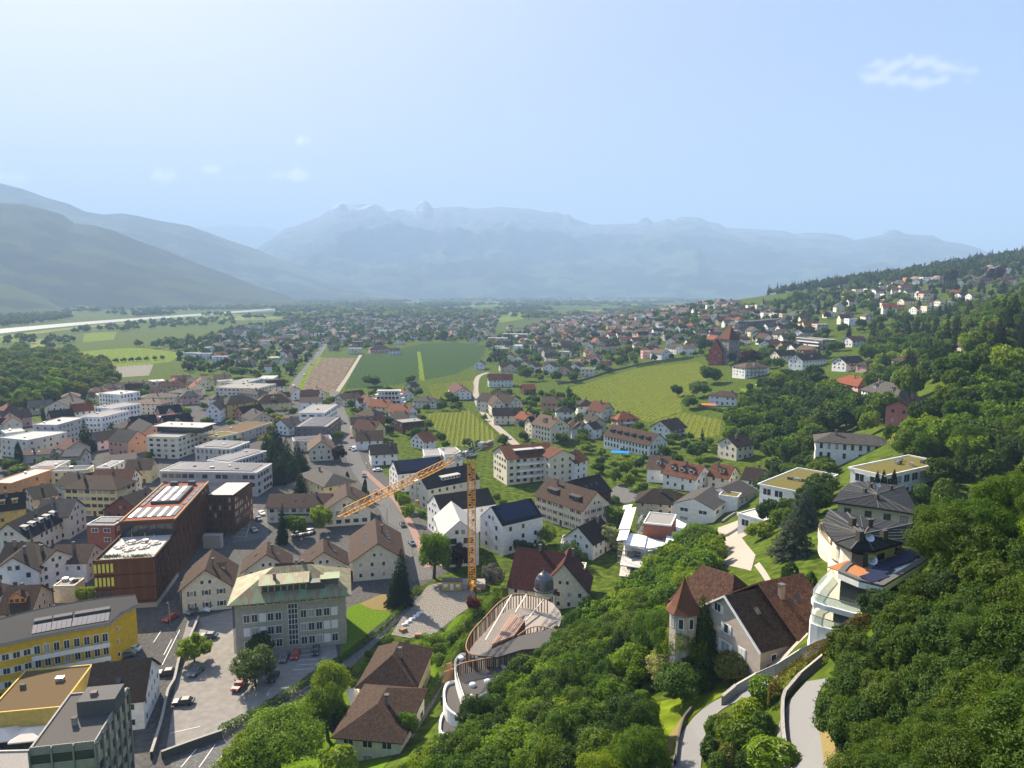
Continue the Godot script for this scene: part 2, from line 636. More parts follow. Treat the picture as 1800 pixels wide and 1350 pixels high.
func leaf(s: Shape, p: Vector3, out: Vector3, size: float, long_: float, r: RandomNumberGenerator) -> void:
	var nrm := (out + Vector3(r.randf_range(-1, 1), r.randf_range(-0.6, 1), r.randf_range(-1, 1)) * 0.75).normalized()
	var x := nrm.cross(Vector3(r.randf_range(-1, 1), r.randf_range(-1, 1), r.randf_range(-1, 1))).normalized() * size * r.randf_range(0.7, 1.2)
	var y := nrm.cross(x).normalized() * size * long_ * r.randf_range(0.7, 1.2)
	var bend := nrm * size * 0.25
	var g := r.randf_range(0.7, 1.25)
	s.tint = Color(g * r.randf_range(0.9, 1.12), g, g * r.randf_range(0.8, 1.1))
	s.tri(p - y, p + x * 0.5 + bend, p + y, nrm)
	s.tri(p - y, p + y, p - x * 0.5 + bend, nrm)

func crown_broad(key: String, seed_: int, leaves: int, size: float, lobes: int, high: float, squash: float) -> void:
	# a crown of unit width (radius 0.5) between heights 0.22 and 1 of a tree of unit height, leaves on the outsides of many lobes
	var r := RandomNumberGenerator.new()
	r.seed = seed_
	var s := Shape.new()
	s.tinted = true
	var balls := []
	for k in lobes:
		var a := k * 2.39996 + r.randf_range(-0.3, 0.3)
		var up := lerpf(-0.75, 1.0, (k + 0.5) / lobes)
		var round_ := sqrt(maxf(0.0, 1.0 - up * up))
		var far := r.randf_range(0.5, 0.92)
		var radius := r.randf_range(0.17, 0.34)
		balls.append([Vector3(cos(a) * round_ * far, up * far * squash, sin(a) * round_ * far), radius])
	balls.append([Vector3.ZERO, 0.46])
	var total := 0.0
	for b in balls:
		total += b[1] * b[1]
	for b in balls:
		for k in int(leaves * b[1] * b[1] / total):
			var d := Vector3(r.randfn(), r.randfn(), r.randfn()).normalized()
			var p: Vector3 = b[0] + d * b[1] * (r.randf_range(0.72, 1.06) if r.randf() > 0.1 else r.randf_range(1.05, 1.4))
			var inside := false
			for o in balls:
				if o != b and (p - o[0]).length() < o[1] * 0.72:
					inside = true
					break
			if inside:
				continue
			var q := Vector3(p.x * 0.5, high + p.y * (1.0 - high) , p.z * 0.5)
			leaf(s, q, (d + p * 0.5).normalized(), size, 1.3, r)
	leafmesh[key] = s.mesh()
	var t := Shape.new()
	t.tube([Vector3(0, -0.06, 0), Vector3(0.01, 0.2, 0), Vector3(0, 0.5, 0.01), Vector3(0.02, 0.8, 0)], [0.036, 0.028, 0.018, 0.006], 7)
	for k in 6:
		var a := k * 1.05 + r.randf() * 0.5
		var y := r.randf_range(0.25, 0.5)
		t.tube([Vector3(0, y, 0), Vector3(cos(a) * 0.16, y + 0.12, sin(a) * 0.16), Vector3(cos(a) * 0.33, y + 0.2, sin(a) * 0.33)], [0.014, 0.009, 0.003], 5)
	leafmesh[key + "_trunk"] = t.mesh()

func crown_conifer(key: String, seed_: int, whorls: int, per: int, sprays: int, size: float, power: float, low: float) -> void:
	# whorls of drooping boughs, each carrying sprays of needles
	var r := RandomNumberGenerator.new()
	r.seed = seed_
	var s := Shape.new()
	s.tinted = true
	for w in whorls:
		var f := (w + r.randf() * 0.5) / whorls
		var y := lerpf(low, 0.97, f)
		var reach := 0.5 * pow(1.0 - f, power) + 0.02
		var boughs := int(lerpf(per, 4, f))
		for b in boughs:
			var a := TAU * (b + r.randf() * 0.8) / boughs + w * 1.3
			var far := reach * r.randf_range(0.72, 1.12)
			var out := Vector3(cos(a), 0, sin(a))
			for k in maxi(2, int(sprays * far / 0.5)):
				var t := sqrt(r.randf_range(0.04, 1.0))
				var p := out * far * t + Vector3(-out.z, 0, out.x) * r.randf_range(-0.30, 0.30) * far * (1.2 - t) + Vector3.UP * (y - 0.07 * t * t * (1.0 - f) + r.randf_range(-0.012, 0.012))
				leaf(s, p, (Vector3.UP * 0.9 + out * 0.7).normalized(), size * (0.6 + 0.5 * (1.0 - f)), 1.9, r)
	leafmesh[key] = s.mesh()
	var t := Shape.new()
	t.tube([Vector3(0, -0.05, 0), Vector3(0, 0.5, 0), Vector3(0, 0.97, 0)], [0.022, 0.012, 0.002], 7)
	leafmesh[key + "_trunk"] = t.mesh()

func crown_ball(key: String, seed_: int, leaves: int, size: float, shape: String) -> void:
	# clipped shrubs: a thick skin of small leaves on an egg, a dome or a spindle, radius 0.5, height 1
	var r := RandomNumberGenerator.new()
	r.seed = seed_
	var s := Shape.new()
	s.tinted = true
	for k in leaves:
		var d := Vector3(r.randfn(), r.randfn(), r.randfn()).normalized()
		var p := d
		if shape == "spindle":
			var f := r.randf()
			var a := r.randf() * TAU
			var rad := pow(sin(PI * pow(f * 0.97 + 0.03, 0.7)), 0.6)
			p = Vector3(cos(a) * rad, f * 2.0 - 1.0, sin(a) * rad)
			d = Vector3(cos(a), 0.3, sin(a)).normalized()
		elif shape == "dome":
			p = Vector3(d.x, d.y * 1.0 if d.y > 0 else d.y * 1.0, d.z)
		p *= r.randf_range(0.86, 1.0) + 0.07 * sin(d.x * 7.0 + seed_) * cos(d.z * 6.0) + 0.05 * sin(d.y * 9.0 + d.x * 5.0)
		leaf(s, Vector3(p.x * 0.5, 0.5 + p.y * 0.5, p.z * 0.5), d, size, 1.3, r)
	leafmesh[key] = s.mesh()
	var t := Shape.new()
	t.tube([Vector3(0, -0.2, 0), Vector3(0, 0.5, 0)], [0.05, 0.03], 6)
	leafmesh[key + "_trunk"] = t.mesh()

func make_leaves() -> void:
	for k in 2:
		crown_broad("broad_close_%d" % k, 46 + k, 17000 - k * 4000, 0.0165, 36 - k * 17, 0.56, 0.8 + k * 0.12)
		crown_conifer("conifer_close_%d" % k, 66 + k, 34, 13, 60, 0.021, 0.85, 0.04)
	for k in 3:
		crown_broad("broad_near_%d" % k, 40 + k, 8200, 0.026, 30, 0.56, 0.8)
		crown_broad("broad_mid_%d" % k, 50 + k, 1900, 0.056, 20, 0.56, 0.8)
	crown_broad("broad_far_0", 60, 420, 0.12, 12, 0.54, 0.85)
	for k in 2:
		crown_conifer("conifer_near_%d" % k, 70 + k, 30, 12, 34, 0.030, 0.85, 0.04)
		crown_conifer("conifer_mid_%d" % k, 75 + k, 18, 9, 12, 0.058, 0.85, 0.05)
	crown_conifer("conifer_far_0", 78, 10, 7, 5, 0.12, 0.8, 0.06)
	crown_ball("ball_near_0", 80, 3600, 0.034, "ball")
	crown_ball("ball_mid_0", 81, 700, 0.08, "ball")
	crown_ball("spindle_near_0", 82, 3200, 0.034, "spindle")
	crown_ball("spindle_mid_0", 83, 600, 0.08, "spindle")
	for t in [["green", 0.086, 0.150, 0.012], ["bright", 0.165, 0.250, 0.014], ["dark", 0.048, 0.090, 0.012], ["olive", 0.130, 0.160, 0.034], ["yellow", 0.26, 0.26, 0.03], ["purple", 0.045, 0.018, 0.022], ["red", 0.13, 0.025, 0.03], ["fir", 0.020, 0.040, 0.016], ["yew", 0.066, 0.118, 0.012], ["silver", 0.075, 0.105, 0.08], ["cream", 0.42, 0.40, 0.18], ["haw", 0.20, 0.17, 0.16], ["vine", 0.140, 0.205, 0.008], ["russet", 0.16, 0.12, 0.02]]:
		for kind in [["", 1.0, 1.0, 1.0], ["_b", 1.28, 1.1, 1.0], ["_c", 0.78, 0.86, 1.0]]:
			var m := mat("leaf_" + t[0] + kind[0], lin(t[1] * kind[1], t[2] * kind[2], t[3] * kind[3]), 0.6)
			m.vertex_color_use_as_albedo = true
			m.metallic_specular = 0.3
			m.backlight_enabled = true
			m.backlight = lin(0.75, 0.85, 0.25)
			m.cull_mode = BaseMaterial3D.CULL_DISABLED
	var any := mat("leaf_any", Color.WHITE, 0.6)
	any.vertex_color_use_as_albedo = true
	any.metallic_specular = 0.3
	any.backlight_enabled = true
	any.backlight = lin(0.75, 0.85, 0.25)
	any.cull_mode = BaseMaterial3D.CULL_DISABLED
	mat("bark", lin(0.10, 0.075, 0.055), 0.95, "speckle", 0.8)

func sow(kind: String, p: Vector3, height: float, width: float, tint: String, label: String, group := "") -> void:
	sown.append({"kind": kind, "p": foot(p), "h": height, "w": width, "tint": tint, "label": label, "group": group, "big": height * width / (EYE.distance_squared_to(p))})

func tree(z: String, u: float, v: float, height: float, width: float, kind: String, tint: String, label: String, group := "") -> void:
	# (u, v): the middle of the crown in the photograph
	var q := zoom(z, Vector2(u, v))
	sow(kind, at(q.x, q.y, height * 0.55), height, width, tint, label, group)

func blocked(p: Vector2, margin: float) -> bool:
	for f in footprints:
		var d: Vector2 = p - f[0]
		if d.length_squared() > 3600.0:
			continue
		var ax: Vector2 = f[3]
		if absf(d.dot(ax)) < f[1] + margin and absf(d.dot(Vector2(-ax.y, ax.x))) < f[2] + margin:
			return true
	for l in lanes:
		if Geometry2D.is_point_in_polygon(p, l):
			return true
	return false

func grove(z: String, pts: Array, spacing: float, kinds: Array, label: String, group: String, margin := 1.5, jitter := 0.42) -> void:
	# kinds: [share, kind, tint, low height, high height, width / height]; trees on a jittered world grid inside the outline
	var poly := plan(z, pts)
	var lo := poly[0]
	var hi := poly[0]
	for p in poly:
		lo = lo.min(p)
		hi = hi.max(p)
	var x := lo.x
	while x < hi.x:
		var y := lo.y
		while y < hi.y:
			var p := Vector2(x, y) + Vector2(rng.randf_range(-1, 1), rng.randf_range(-1, 1)) * spacing * jitter
			var pick := rng.randf()
			var hf := rng.randf()
			var wf := rng.randf_range(0.85, 1.15)
			var belt := spacing < 38.0 or sin(p.x * 0.012) + sin(p.y * 0.007 + p.x * 0.004) > 0.1
			if belt and Geometry2D.is_point_in_polygon(p, poly):
				for k in kinds:
					pick -= k[0]
					if pick <= 0.0:
						var h: float = lerpf(k[3], k[4], hf)
						if not blocked(p, margin + h * k[5] * 0.3):
							sow(k[1], Vector3(p.x, 0, p.y), h, h * k[5] * wf, k[2], label % {"green": "green", "bright": "light green", "dark": "dark green", "olive": "olive green", "yellow": "yellow", "purple": "purple", "fir": "dark", "yew": "deep green", "silver": "silvery", "red": "red", "cream": "cream flowering", "haw": "pale"}[k[2]] if "%s" in label else label, group)
						break
			y += spacing
		x += spacing

func plant_all() -> void:
	var names := {"broad": "broadleaf_tree", "conifer": "conifer_tree", "ball": "shrub", "spindle": "columnar_tree"}
	var rest := {}
	sown.sort_custom(func(a, b): return a.big > b.big)
	var count := {}
	for s in sown:
		count[s.kind] = count.get(s.kind, 0) + 1
		var size: float = s.h * FOCAL / EYE.distance_to(s.p)      # height in pixels of the photograph
		var lod := "close" if size > 95 and s.kind in ["broad", "conifer"] else "near" if size > 60 else ("mid" if size > 16 or s.kind in ["ball", "spindle"] else "far")
		var variants: int = {"broad_close": 2, "conifer_close": 2, "broad_near": 3, "broad_mid": 3, "conifer_near": 2, "conifer_mid": 2}.get(s.kind + "_" + lod, 1)
		var key := "%s_%s_%d" % [s.kind, lod, rng.randi() % variants]
		var turn := Basis(Vector3(rng.randf_range(-1, 1), 0, rng.randf_range(-1, 1.01)).normalized(), rng.randf_range(0, 0.1)) * Basis(Vector3.UP, rng.randf() * TAU).scaled(Vector3(s.w, s.h, s.w)) * Basis().scaled(Vector3(rng.randf_range(0.86, 1.16), 1, rng.randf_range(0.86, 1.16)))
		if count[s.kind] <= 300:
			var o := thing(names[s.kind], s.label, "shrub" if s.kind == "ball" else "tree", s.p, 0.0, s.group)
			part(o, "trunk", leafmesh[key + "_trunk"], M["bark"], Transform3D(Basis(turn.x.normalized() * s.h, turn.y, turn.z.normalized() * s.h), Vector3.ZERO))
			part(o, "crown", leafmesh[key], M["leaf_" + s.tint + ["", "_b", "_c"][rng.randi() % 3]], Transform3D(turn, Vector3.ZERO))
		else:
			var bin_: String = s.kind + ("_far_0" if lod == "far" else "_mid_0")
			if not rest.has(bin_):
				rest[bin_] = []
			rest[bin_].append([Transform3D(turn, s.p), M["leaf_" + s.tint + ["", "_b", "_c"][rng.randi() % 3]].albedo_color.srgb_to_linear()])
	for k in rest:
		var mm := MultiMesh.new()
		mm.transform_format = MultiMesh.TRANSFORM_3D
		mm.use_colors = true
		mm.mesh = leafmesh[k]
		mm.instance_count = rest[k].size()
		for i in rest[k].size():
			mm.set_instance_transform(i, rest[k][i][0])
			mm.set_instance_color(i, rest[k][i][1])
		var o := MultiMeshInstance3D.new()
		o.name = numbered({"broad": "distant_woodland", "conifer": "distant_fir_woodland", "ball": "undergrowth", "spindle": "undergrowth"}[k.split("_")[0]])
		o.multimesh = mm
		o.material_override = M["leaf_any"]
		o.set_meta("kind", "stuff")
		o.set_meta("label", {"broad": "mass of small broadleaf trees spread over valley and slope", "conifer": "mass of small dark conifers on the hillside", "ball": "low shrubs and undergrowth between the trees", "spindle": "small upright shrubs"}[k.split("_")[0]])
		add_child(o)
		print(k, " ", rest[k].size())
	print("trees ", sown.size(), " ", count)

# ---------------------------------------------------------------- houses
var unit_box: Mesh

func pane_at(parent: Node3D, called: String, mid: Vector3, size: Vector3, turn: float, m: Material) -> MeshInstance3D:
	return part(parent, called, unit_box, m, Transform3D(Basis(Vector3.UP, turn).scaled_local(size), mid))

func window(parent: Node3D, mid: Vector3, w: float, h: float, turn: float, near: bool, frame := "frame_white", shutter := "", glass := "glass") -> void:
	# mid lies on the wall; the wall's outward side is +z of the turn
	var b := Basis(Vector3.UP, turn)
	if glass == "glass" and rng.randf() < 0.22:
		glass = "curtain"
	if not near:
		pane_at(parent, "window", mid + b.z * 0.03, Vector3(w, h, 0.1), turn, M[glass])
		return
	var o := Node3D.new()
	o.name = "window"
	parent.add_child(o, true)
	o.transform = Transform3D(b, mid)
	pane_at(o, "frame", Vector3(0, 0, 0.02), Vector3(w + 0.16, h + 0.16, 0.08), 0, M[frame])
	if w > 1.0:
		for s in [-1.0, 1.0]:
			pane_at(o, "pane", Vector3(s * w * 0.25, 0, 0.045), Vector3(w * 0.44, h * 0.92, 0.06), 0, M[glass])
	else:
		pane_at(o, "pane", Vector3(0, 0, 0.045), Vector3(w * 0.9, h * 0.92, 0.06), 0, M[glass])
	if shutter:
		for s in [-1.0, 1.0]:
			pane_at(o, "shutter", Vector3(s * (w * 0.5 + 0.36), 0, 0.03), Vector3(0.5, h + 0.1, 0.08), 0, M[shutter])

func seen(o: Node3D, dir: Vector3) -> bool:     # whether a wall with that outward direction can be seen from the terrace or a few steps beside it
	var w := o.basis * dir
	var to := EYE - o.position
	return Vector2(w.x, w.z).dot(Vector2(to.x, to.z).normalized()) > -0.12

func glaze(o: Node3D, length: float, width: float, eave: float, skip := 0.0, opt := {}) -> void:
	var near: bool = o.position.distance_to(EYE) < 300.0
	var floors := maxi(1, int(round((eave - skip) / 2.95)))
	var fh := (eave - skip) / floors
	var tall: float = opt.get("tall", 1.3)
	var wide: float = opt.get("wide", 1.0)
	var gap: float = opt.get("gap", 3.0 if near else 3.4)
	for side in 4:
		var along := length if side % 2 == 0 else width
		var out := width / 2.0 if side % 2 == 0 else length / 2.0
		var turn := side * PI / 2.0
		var b := Basis(Vector3.UP, turn)
		if not seen(o, b.z):
			continue
		var cols := maxi(1, int((along - 1.0) / gap))
		for f in floors:
			for c in cols:
				if rng.randf() < 0.08:
					continue
				var x := (c + 0.5 - cols / 2.0) * (along - 1.2) / cols
				if f == 0 and c == cols / 2 and side == opt.get("door", 0):
					var door := pane_at(o, "door", b * Vector3(x, 1.05, out + 0.03), Vector3(1.1, 2.1, 0.12), turn, M[opt.get("door_mat", "door_brown")])
					if near:
						part(door, "handle", unit_box, M["steel"], Transform3D(Basis().scaled(Vector3(0.06, 0.06, 1.4)), Vector3(0.38, 0, 0.3)))
					continue
				window(o, b * Vector3(x, skip + f * fh + fh * 0.55, out), wide, minf(tall, fh * 0.6), turn, near, opt.get("frame", "frame_white"), opt.get("shutter", "") if near else "")

func chimney(o: Node3D, p: Vector3, h: float, m := "chimney") -> void:
	var c := pane_at(o, "chimney", p + Vector3(0, h / 2.0, 0), Vector3(0.7, h, 0.7), 0, M[m])
	part(c, "cap", unit_box, M["concrete_dark"], Transform3D(Basis().scaled(Vector3(1.25, 0.12, 1.25)), Vector3(0, 0.56, 0)))

func gable_shell(length: float, width: float, eave: float, ridge: float, deep := 3.0) -> Mesh:
	var s := Shape.new()
	var l := length / 2.0
	var w := width / 2.0
	for k in [-1.0, 1.0]:
		s.quad(Vector3(-l, eave, w * k), Vector3(l, eave, w * k), Vector3(l, -deep, w * k), Vector3(-l, -deep, w * k), Vector3(0, 0, k))
		s.quad(Vector3(l * k, eave, -w), Vector3(l * k, eave, w), Vector3(l * k, -deep, w), Vector3(l * k, -deep, -w), Vector3(k, 0, 0))
		s.tri(Vector3(l * k, eave, -w), Vector3(l * k, eave, w), Vector3(l * k, ridge, 0), Vector3(k, 0, 0))
	return s.mesh()

func roof_plane(s: Shape, a: Vector3, b: Vector3, c: Vector3, d: Vector3, thick: float) -> void:
	# a slab: a-b the upper edge, d-c the lower edge
	var n := (b - a).cross(d - a).normalized()
	if n.y < 0:
		n = -n
	var t := n * thick
	s.quad(a, b, c, d, n)
	s.quad(a - t, b - t, c - t, d - t, -n)
	var mid := (a + b + c + d) / 4.0
	for e in [[a, b], [b, c], [c, d], [d, a]]:
		s.quad(e[0], e[1], e[1] - t, e[0] - t, (e[0] + e[1]) / 2.0 - mid)

func gable_roof(length: float, width: float, eave: float, ridge: float, over := 0.6) -> Mesh:
	var s := Shape.new()
	var l := length / 2.0 + over * 0.7
	var slope := (ridge - eave) / (width / 2.0)
	var w := width / 2.0 + over
	var low := ridge - slope * w
	for k in [-1.0, 1.0]:
		roof_plane(s, Vector3(-l, ridge + 0.24, 0), Vector3(l, ridge + 0.24, 0), Vector3(l, low + 0.24, w * k), Vector3(-l, low + 0.24, w * k), 0.2)
	return s.mesh()

func hip_roof(length: float, width: float, eave: float, ridge: float, top: float, over := 0.6) -> Mesh:
	# top: the ridge's length, 0 for a pyramid
	var s := Shape.new()
	var l := length / 2.0 + over
	var w := width / 2.0 + over
	var low := eave - (ridge - eave) / (width / 2.0) * over + 0.2
	var r := ridge + 0.2
	var p := [Vector3(-l, low, -w), Vector3(l, low, -w), Vector3(l, low, w), Vector3(-l, low, w)]
	var a := Vector3(-top / 2.0, r, 0)
	var b := Vector3(top / 2.0, r, 0)
	s.quad(a, b, p[2], p[3], Vector3(0, 1, 1))
	s.quad(b, a, p[0], p[1], Vector3(0, 1, -1))
	var tri_uv := func(x: Vector3, y: Vector3, z: Vector3, out: Vector3) -> void:
		var d := (y - x).normalized()
		var e := z - (x + y) / 2.0
		s.tri(x, y, z, out, Vector2.ZERO, Vector2((y - x).length(), 0), Vector2((y - x).length() / 2.0, e.length()))
	tri_uv.call(p[1], p[2], b, Vector3(1, 1, 0))
	tri_uv.call(p[3], p[0], a, Vector3(-1, 1, 0))
	s.quad(p[0], p[1], p[2], p[3], Vector3.DOWN)
	for i in 4:
		var u: Vector3 = p[i]
		var v: Vector3 = p[(i + 1) % 4]
		s.quad(u, v, v - Vector3.UP * 0.22, u - Vector3.UP * 0.22, (u + v) / 2.0 - Vector3.UP * low)
	return s.mesh()

func box_shell(length: float, width: float, top: float, deep := 3.0) -> Mesh:
	var s := Shape.new()
	s.box(Vector3(0, (top - deep) / 2.0, 0), Vector3(length, top + deep, width))
	return s.mesh()

func dormer(o: Node3D, p: Vector3, w: float, h: float, deep: float, turn: float, wall: String, roof: String, gabled := true) -> void:
	# p: the middle of the dormer's front sill on the roof
	var d := Node3D.new()
	d.name = "dormer"
	o.add_child(d, true)
	d.transform = Transform3D(Basis(Vector3.UP, turn), p)
	var s := Shape.new()
	s.box(Vector3(0, h / 2.0 - 0.4, -deep / 2.0), Vector3(w, h + 0.8, deep))
	if gabled:
		s.tri(Vector3(-w / 2, h, 0), Vector3(w / 2, h, 0), Vector3(0, h + w * 0.35, 0), Vector3(0, 0, 1))
	part(d, "wall", s.mesh(), M[wall])
	var t := Shape.new()
	if gabled:
		for k in [-1.0, 1.0]:
			roof_plane(t, Vector3(0, h + w * 0.35 + 0.15, 0.3), Vector3(0, h + w * 0.35 + 0.15, -deep), Vector3(k * (w / 2 + 0.3), h - 0.05, -deep), Vector3(k * (w / 2 + 0.3), h - 0.05, 0.3), 0.12)
	else:
		roof_plane(t, Vector3(-w / 2 - 0.25, h + 0.35, -deep), Vector3(w / 2 + 0.25, h + 0.35, -deep), Vector3(w / 2 + 0.25, h + 0.12, 0.35), Vector3(-w / 2 - 0.25, h + 0.12, 0.35), 0.14)
	part(d, "roof", t.mesh(), M[roof])
	var n := maxi(1, int(w / 1.3))
	for k in n:
		pane_at(d, "window", Vector3((k + 0.5 - n / 2.0) * w / n, h * 0.5, 0.02), Vector3(w / n * 0.72, h * 0.66, 0.08), 0, M["glass"])

func named(m: String) -> String:
	return m.replace("wall_", "").replace("roof_", "").replace("_", " ")

func house(z: String, a: Array, b: Array, height: float, width: float, eave: float, style: String, wall: String, roof: String, where: String, opt := {}) -> Node3D:
	# a, b: the ends of the ridge (for a hip: of the ridge as seen) in the photograph
	var pa := zoom(z, Vector2(a[0], a[1]))
	var pb := zoom(z, Vector2(b[0], b[1]))
	var p := at((pa.x + pb.x) / 2.0, (pa.y + pb.y) / 2.0, height)
	var q0 := level(pa.x, pa.y, p.y)
	var q1 := level(pb.x, pb.y, p.y)
	var axis := q1 - q0
	var length := clampf(axis.length(), opt.get("least", 7.0), opt.get("most", 60.0))
	if opt.has("long"):
		length = opt.long
	var turn := atan2(-axis.z, axis.x)
	var mid := (q0 + q1) / 2.0
	if style == "hip":
		length += width * 0.85
	var o := thing(opt.get("called", "house"), "", opt.get("kind", "house"), Vector3(mid.x, p.y - height, mid.z), turn, opt.get("group", ""))
	var ax := Vector2(cos(turn), -sin(turn))
	footprints.append([Vector2(mid.x, mid.z), length / 2.0, width / 2.0, ax])
	var label: String = opt.get("label", "")
	if not label:
		label = "%s %s with %s %s roof %s" % [named(wall), opt.get("kind", "house"), named(roof), {"gable": "gabled", "hip": "hipped"}[style], where]
	o.set_meta("label", label)
	if not o.has_meta("group"):
		o.set_meta("group", "houses " + where)
	if style == "gable":
		part(o, "wall", gable_shell(length, width, eave, height), M[wall])
		part(o, "roof", gable_roof(length, width, eave, height, opt.get("over", 0.7)), M[roof])
	else:
		part(o, "wall", box_shell(length, width, eave), M[wall])
		part(o, "roof", hip_roof(length, width, eave, height, maxf(0.0, length - width * opt.get("hip", 0.9)), opt.get("over", 0.7)), M[roof])
	glaze(o, length, width, eave, opt.get("skip", 0.0), opt)
	if style == "gable" and height - eave > 3.0:
		for s in [-1.0, 1.0]:
			if seen(o, Vector3(s, 0, 0)):
				var near: bool = o.position.distance_to(EYE) < 300.0
				var n := 2 if width > 9.0 else 1
				for k in n:
					window(o, Vector3(s * length / 2.0, eave + (height - eave) * 0.28, (k - (n - 1) / 2.0) * 2.0), 0.9, 1.1, s * PI / 2.0, near, opt.get("frame", "frame_white"), opt.get("shutter", "") if near and n == 1 else "")
	if not opt.has("plain"):
		chimney(o, Vector3(length * rng.randf_range(-0.28, 0.28), height - 0.9, width * 0.12), 2.1)
	var slope := (height - eave) / (width / 2.0)
	for side in [0, 2]:
		var zs := 1.0 if side == 0 else -1.0
		if not seen(o, Vector3(0, 0, zs)):
			continue
		var n: int = opt.get("dormers", 0)
		for k in n:
			var x := (k + 0.5 - n / 2.0) * (length - 2.0) / n
			var zz := width * 0.34
			dormer(o, Vector3(x, height - slope * zz + 0.2, zs * zz), opt.get("dormer_wide", 1.7), 1.3, 2.6, 0.0 if side == 0 else PI, opt.get("dormer_wall", wall), opt.get("dormer_roof", roof), opt.get("dormer_gabled", true))
		for k in opt.get("skylights", 0):
			var zz2 := width * 0.25
			var tilt := Basis(Vector3.UP, 0.0 if side == 0 else PI) * Basis(Vector3.RIGHT, atan(slope))
			part(o, "skylight", unit_box, M["glass"], Transform3D(tilt.scaled_local(Vector3(0.9, 0.12, 1.3)), Vector3((k + 0.5 - opt.skylights / 2.0) * 3.0, height - slope * zz2 + 0.27, zs * zz2)))
		if opt.get("solar", false):
			solar_slope(o, length * 0.9, width, height, slope, zs)
		for k in opt.get("balconies", 0):
			balcony(o, Vector3(0, 2.9 * (k + 1), zs * width / 2.0), length * 0.6, 1.5, 0.0 if side == 0 else PI, opt.get("rail", "wood_brown"))
	return o

func solar_slope(o: Node3D, length: float, width: float, height: float, slope: float, zs: float) -> void:
	var run := sqrt(1.0 + slope * slope)
	var rows := maxi(1, int(width / 2.0 * run * 0.9 / 1.7))
	var cols := maxi(1, int(length / 1.1))
	var tilt := Basis(Vector3.UP, 0.0 if zs > 0 else PI) * Basis(Vector3.RIGHT, atan(slope))
	for r in rows:
		for c in cols:
			var zz := ((r + 0.6) * 1.7) / run
			part(o, "solar_panel", unit_box, M["solar"], Transform3D(tilt.scaled_local(Vector3(1.04, 0.06, 1.64)), Vector3((c + 0.5 - cols / 2.0) * 1.1, height - slope * zz + 0.32, zs * zz)))

func balcony(o: Node3D, p: Vector3, length: float, deep: float, turn: float, rail: String) -> void:
	var d := Node3D.new()
	d.name = "balcony"
	o.add_child(d, true)
	d.transform = Transform3D(Basis(Vector3.UP, turn), p)
	pane_at(d, "slab", Vector3(0, 0, deep / 2.0), Vector3(length, 0.2, deep), 0, M["wall_white"])
	pane_at(d, "railing", Vector3(0, 0.55, deep - 0.05), Vector3(length, 0.95, 0.08), 0, M[rail])
	for s in [-1.0, 1.0]:
		pane_at(d, "railing", Vector3(s * (length / 2.0 - 0.04), 0.55, deep / 2.0 - 0.06), Vector3(0.07, 0.95, deep - 0.12), 0, M[rail])

func block(z: String, a: Array, b: Array, c: Array, height: float, wall: String, roof: String, where: String, opt := {}) -> Node3D:
	# a flat roof: a-b one edge and c the corner next to b, in the photograph
	var pa := zoom(z, Vector2(a[0], a[1]))
	var pb := zoom(z, Vector2(b[0], b[1]))
	var pc := zoom(z, Vector2(c[0], c[1]))
	var mu := (pa + pc) / 2.0
	var y: float = opt.y if opt.has("y") else at(mu.x, mu.y, height).y
	var qa := level(pa.x, pa.y, y)
	var qb := level(pb.x, pb.y, y)
	var qc := level(pc.x, pc.y, y)
	var ex := (qb - qa).normalized()
	var ez := Vector3(-ex.z, 0, ex.x)
	var w := clampf((qc - qb).dot(ez), -opt.get("deep_most", 34.0), opt.get("deep_most", 34.0))
	var length := (qb - qa).length()
	var mid := (qa + qb) / 2.0 + ez * w / 2.0
	var o := thing(opt.get("called", "house"), "", opt.get("kind", "house"), Vector3(mid.x, y - height, mid.z), atan2(-ex.z, ex.x), opt.get("group", "flat-roofed buildings " + where))
	footprints.append([Vector2(mid.x, mid.z), length / 2.0, absf(w) / 2.0, Vector2(ex.x, ex.z)])
	o.set_meta("label", opt.get("label", "%s flat-roofed %s with %s roof %s" % [named(wall), opt.get("kind", "house"), named(roof), where]))
	flat_body(o, length, absf(w), height, wall, roof, opt)
	return o

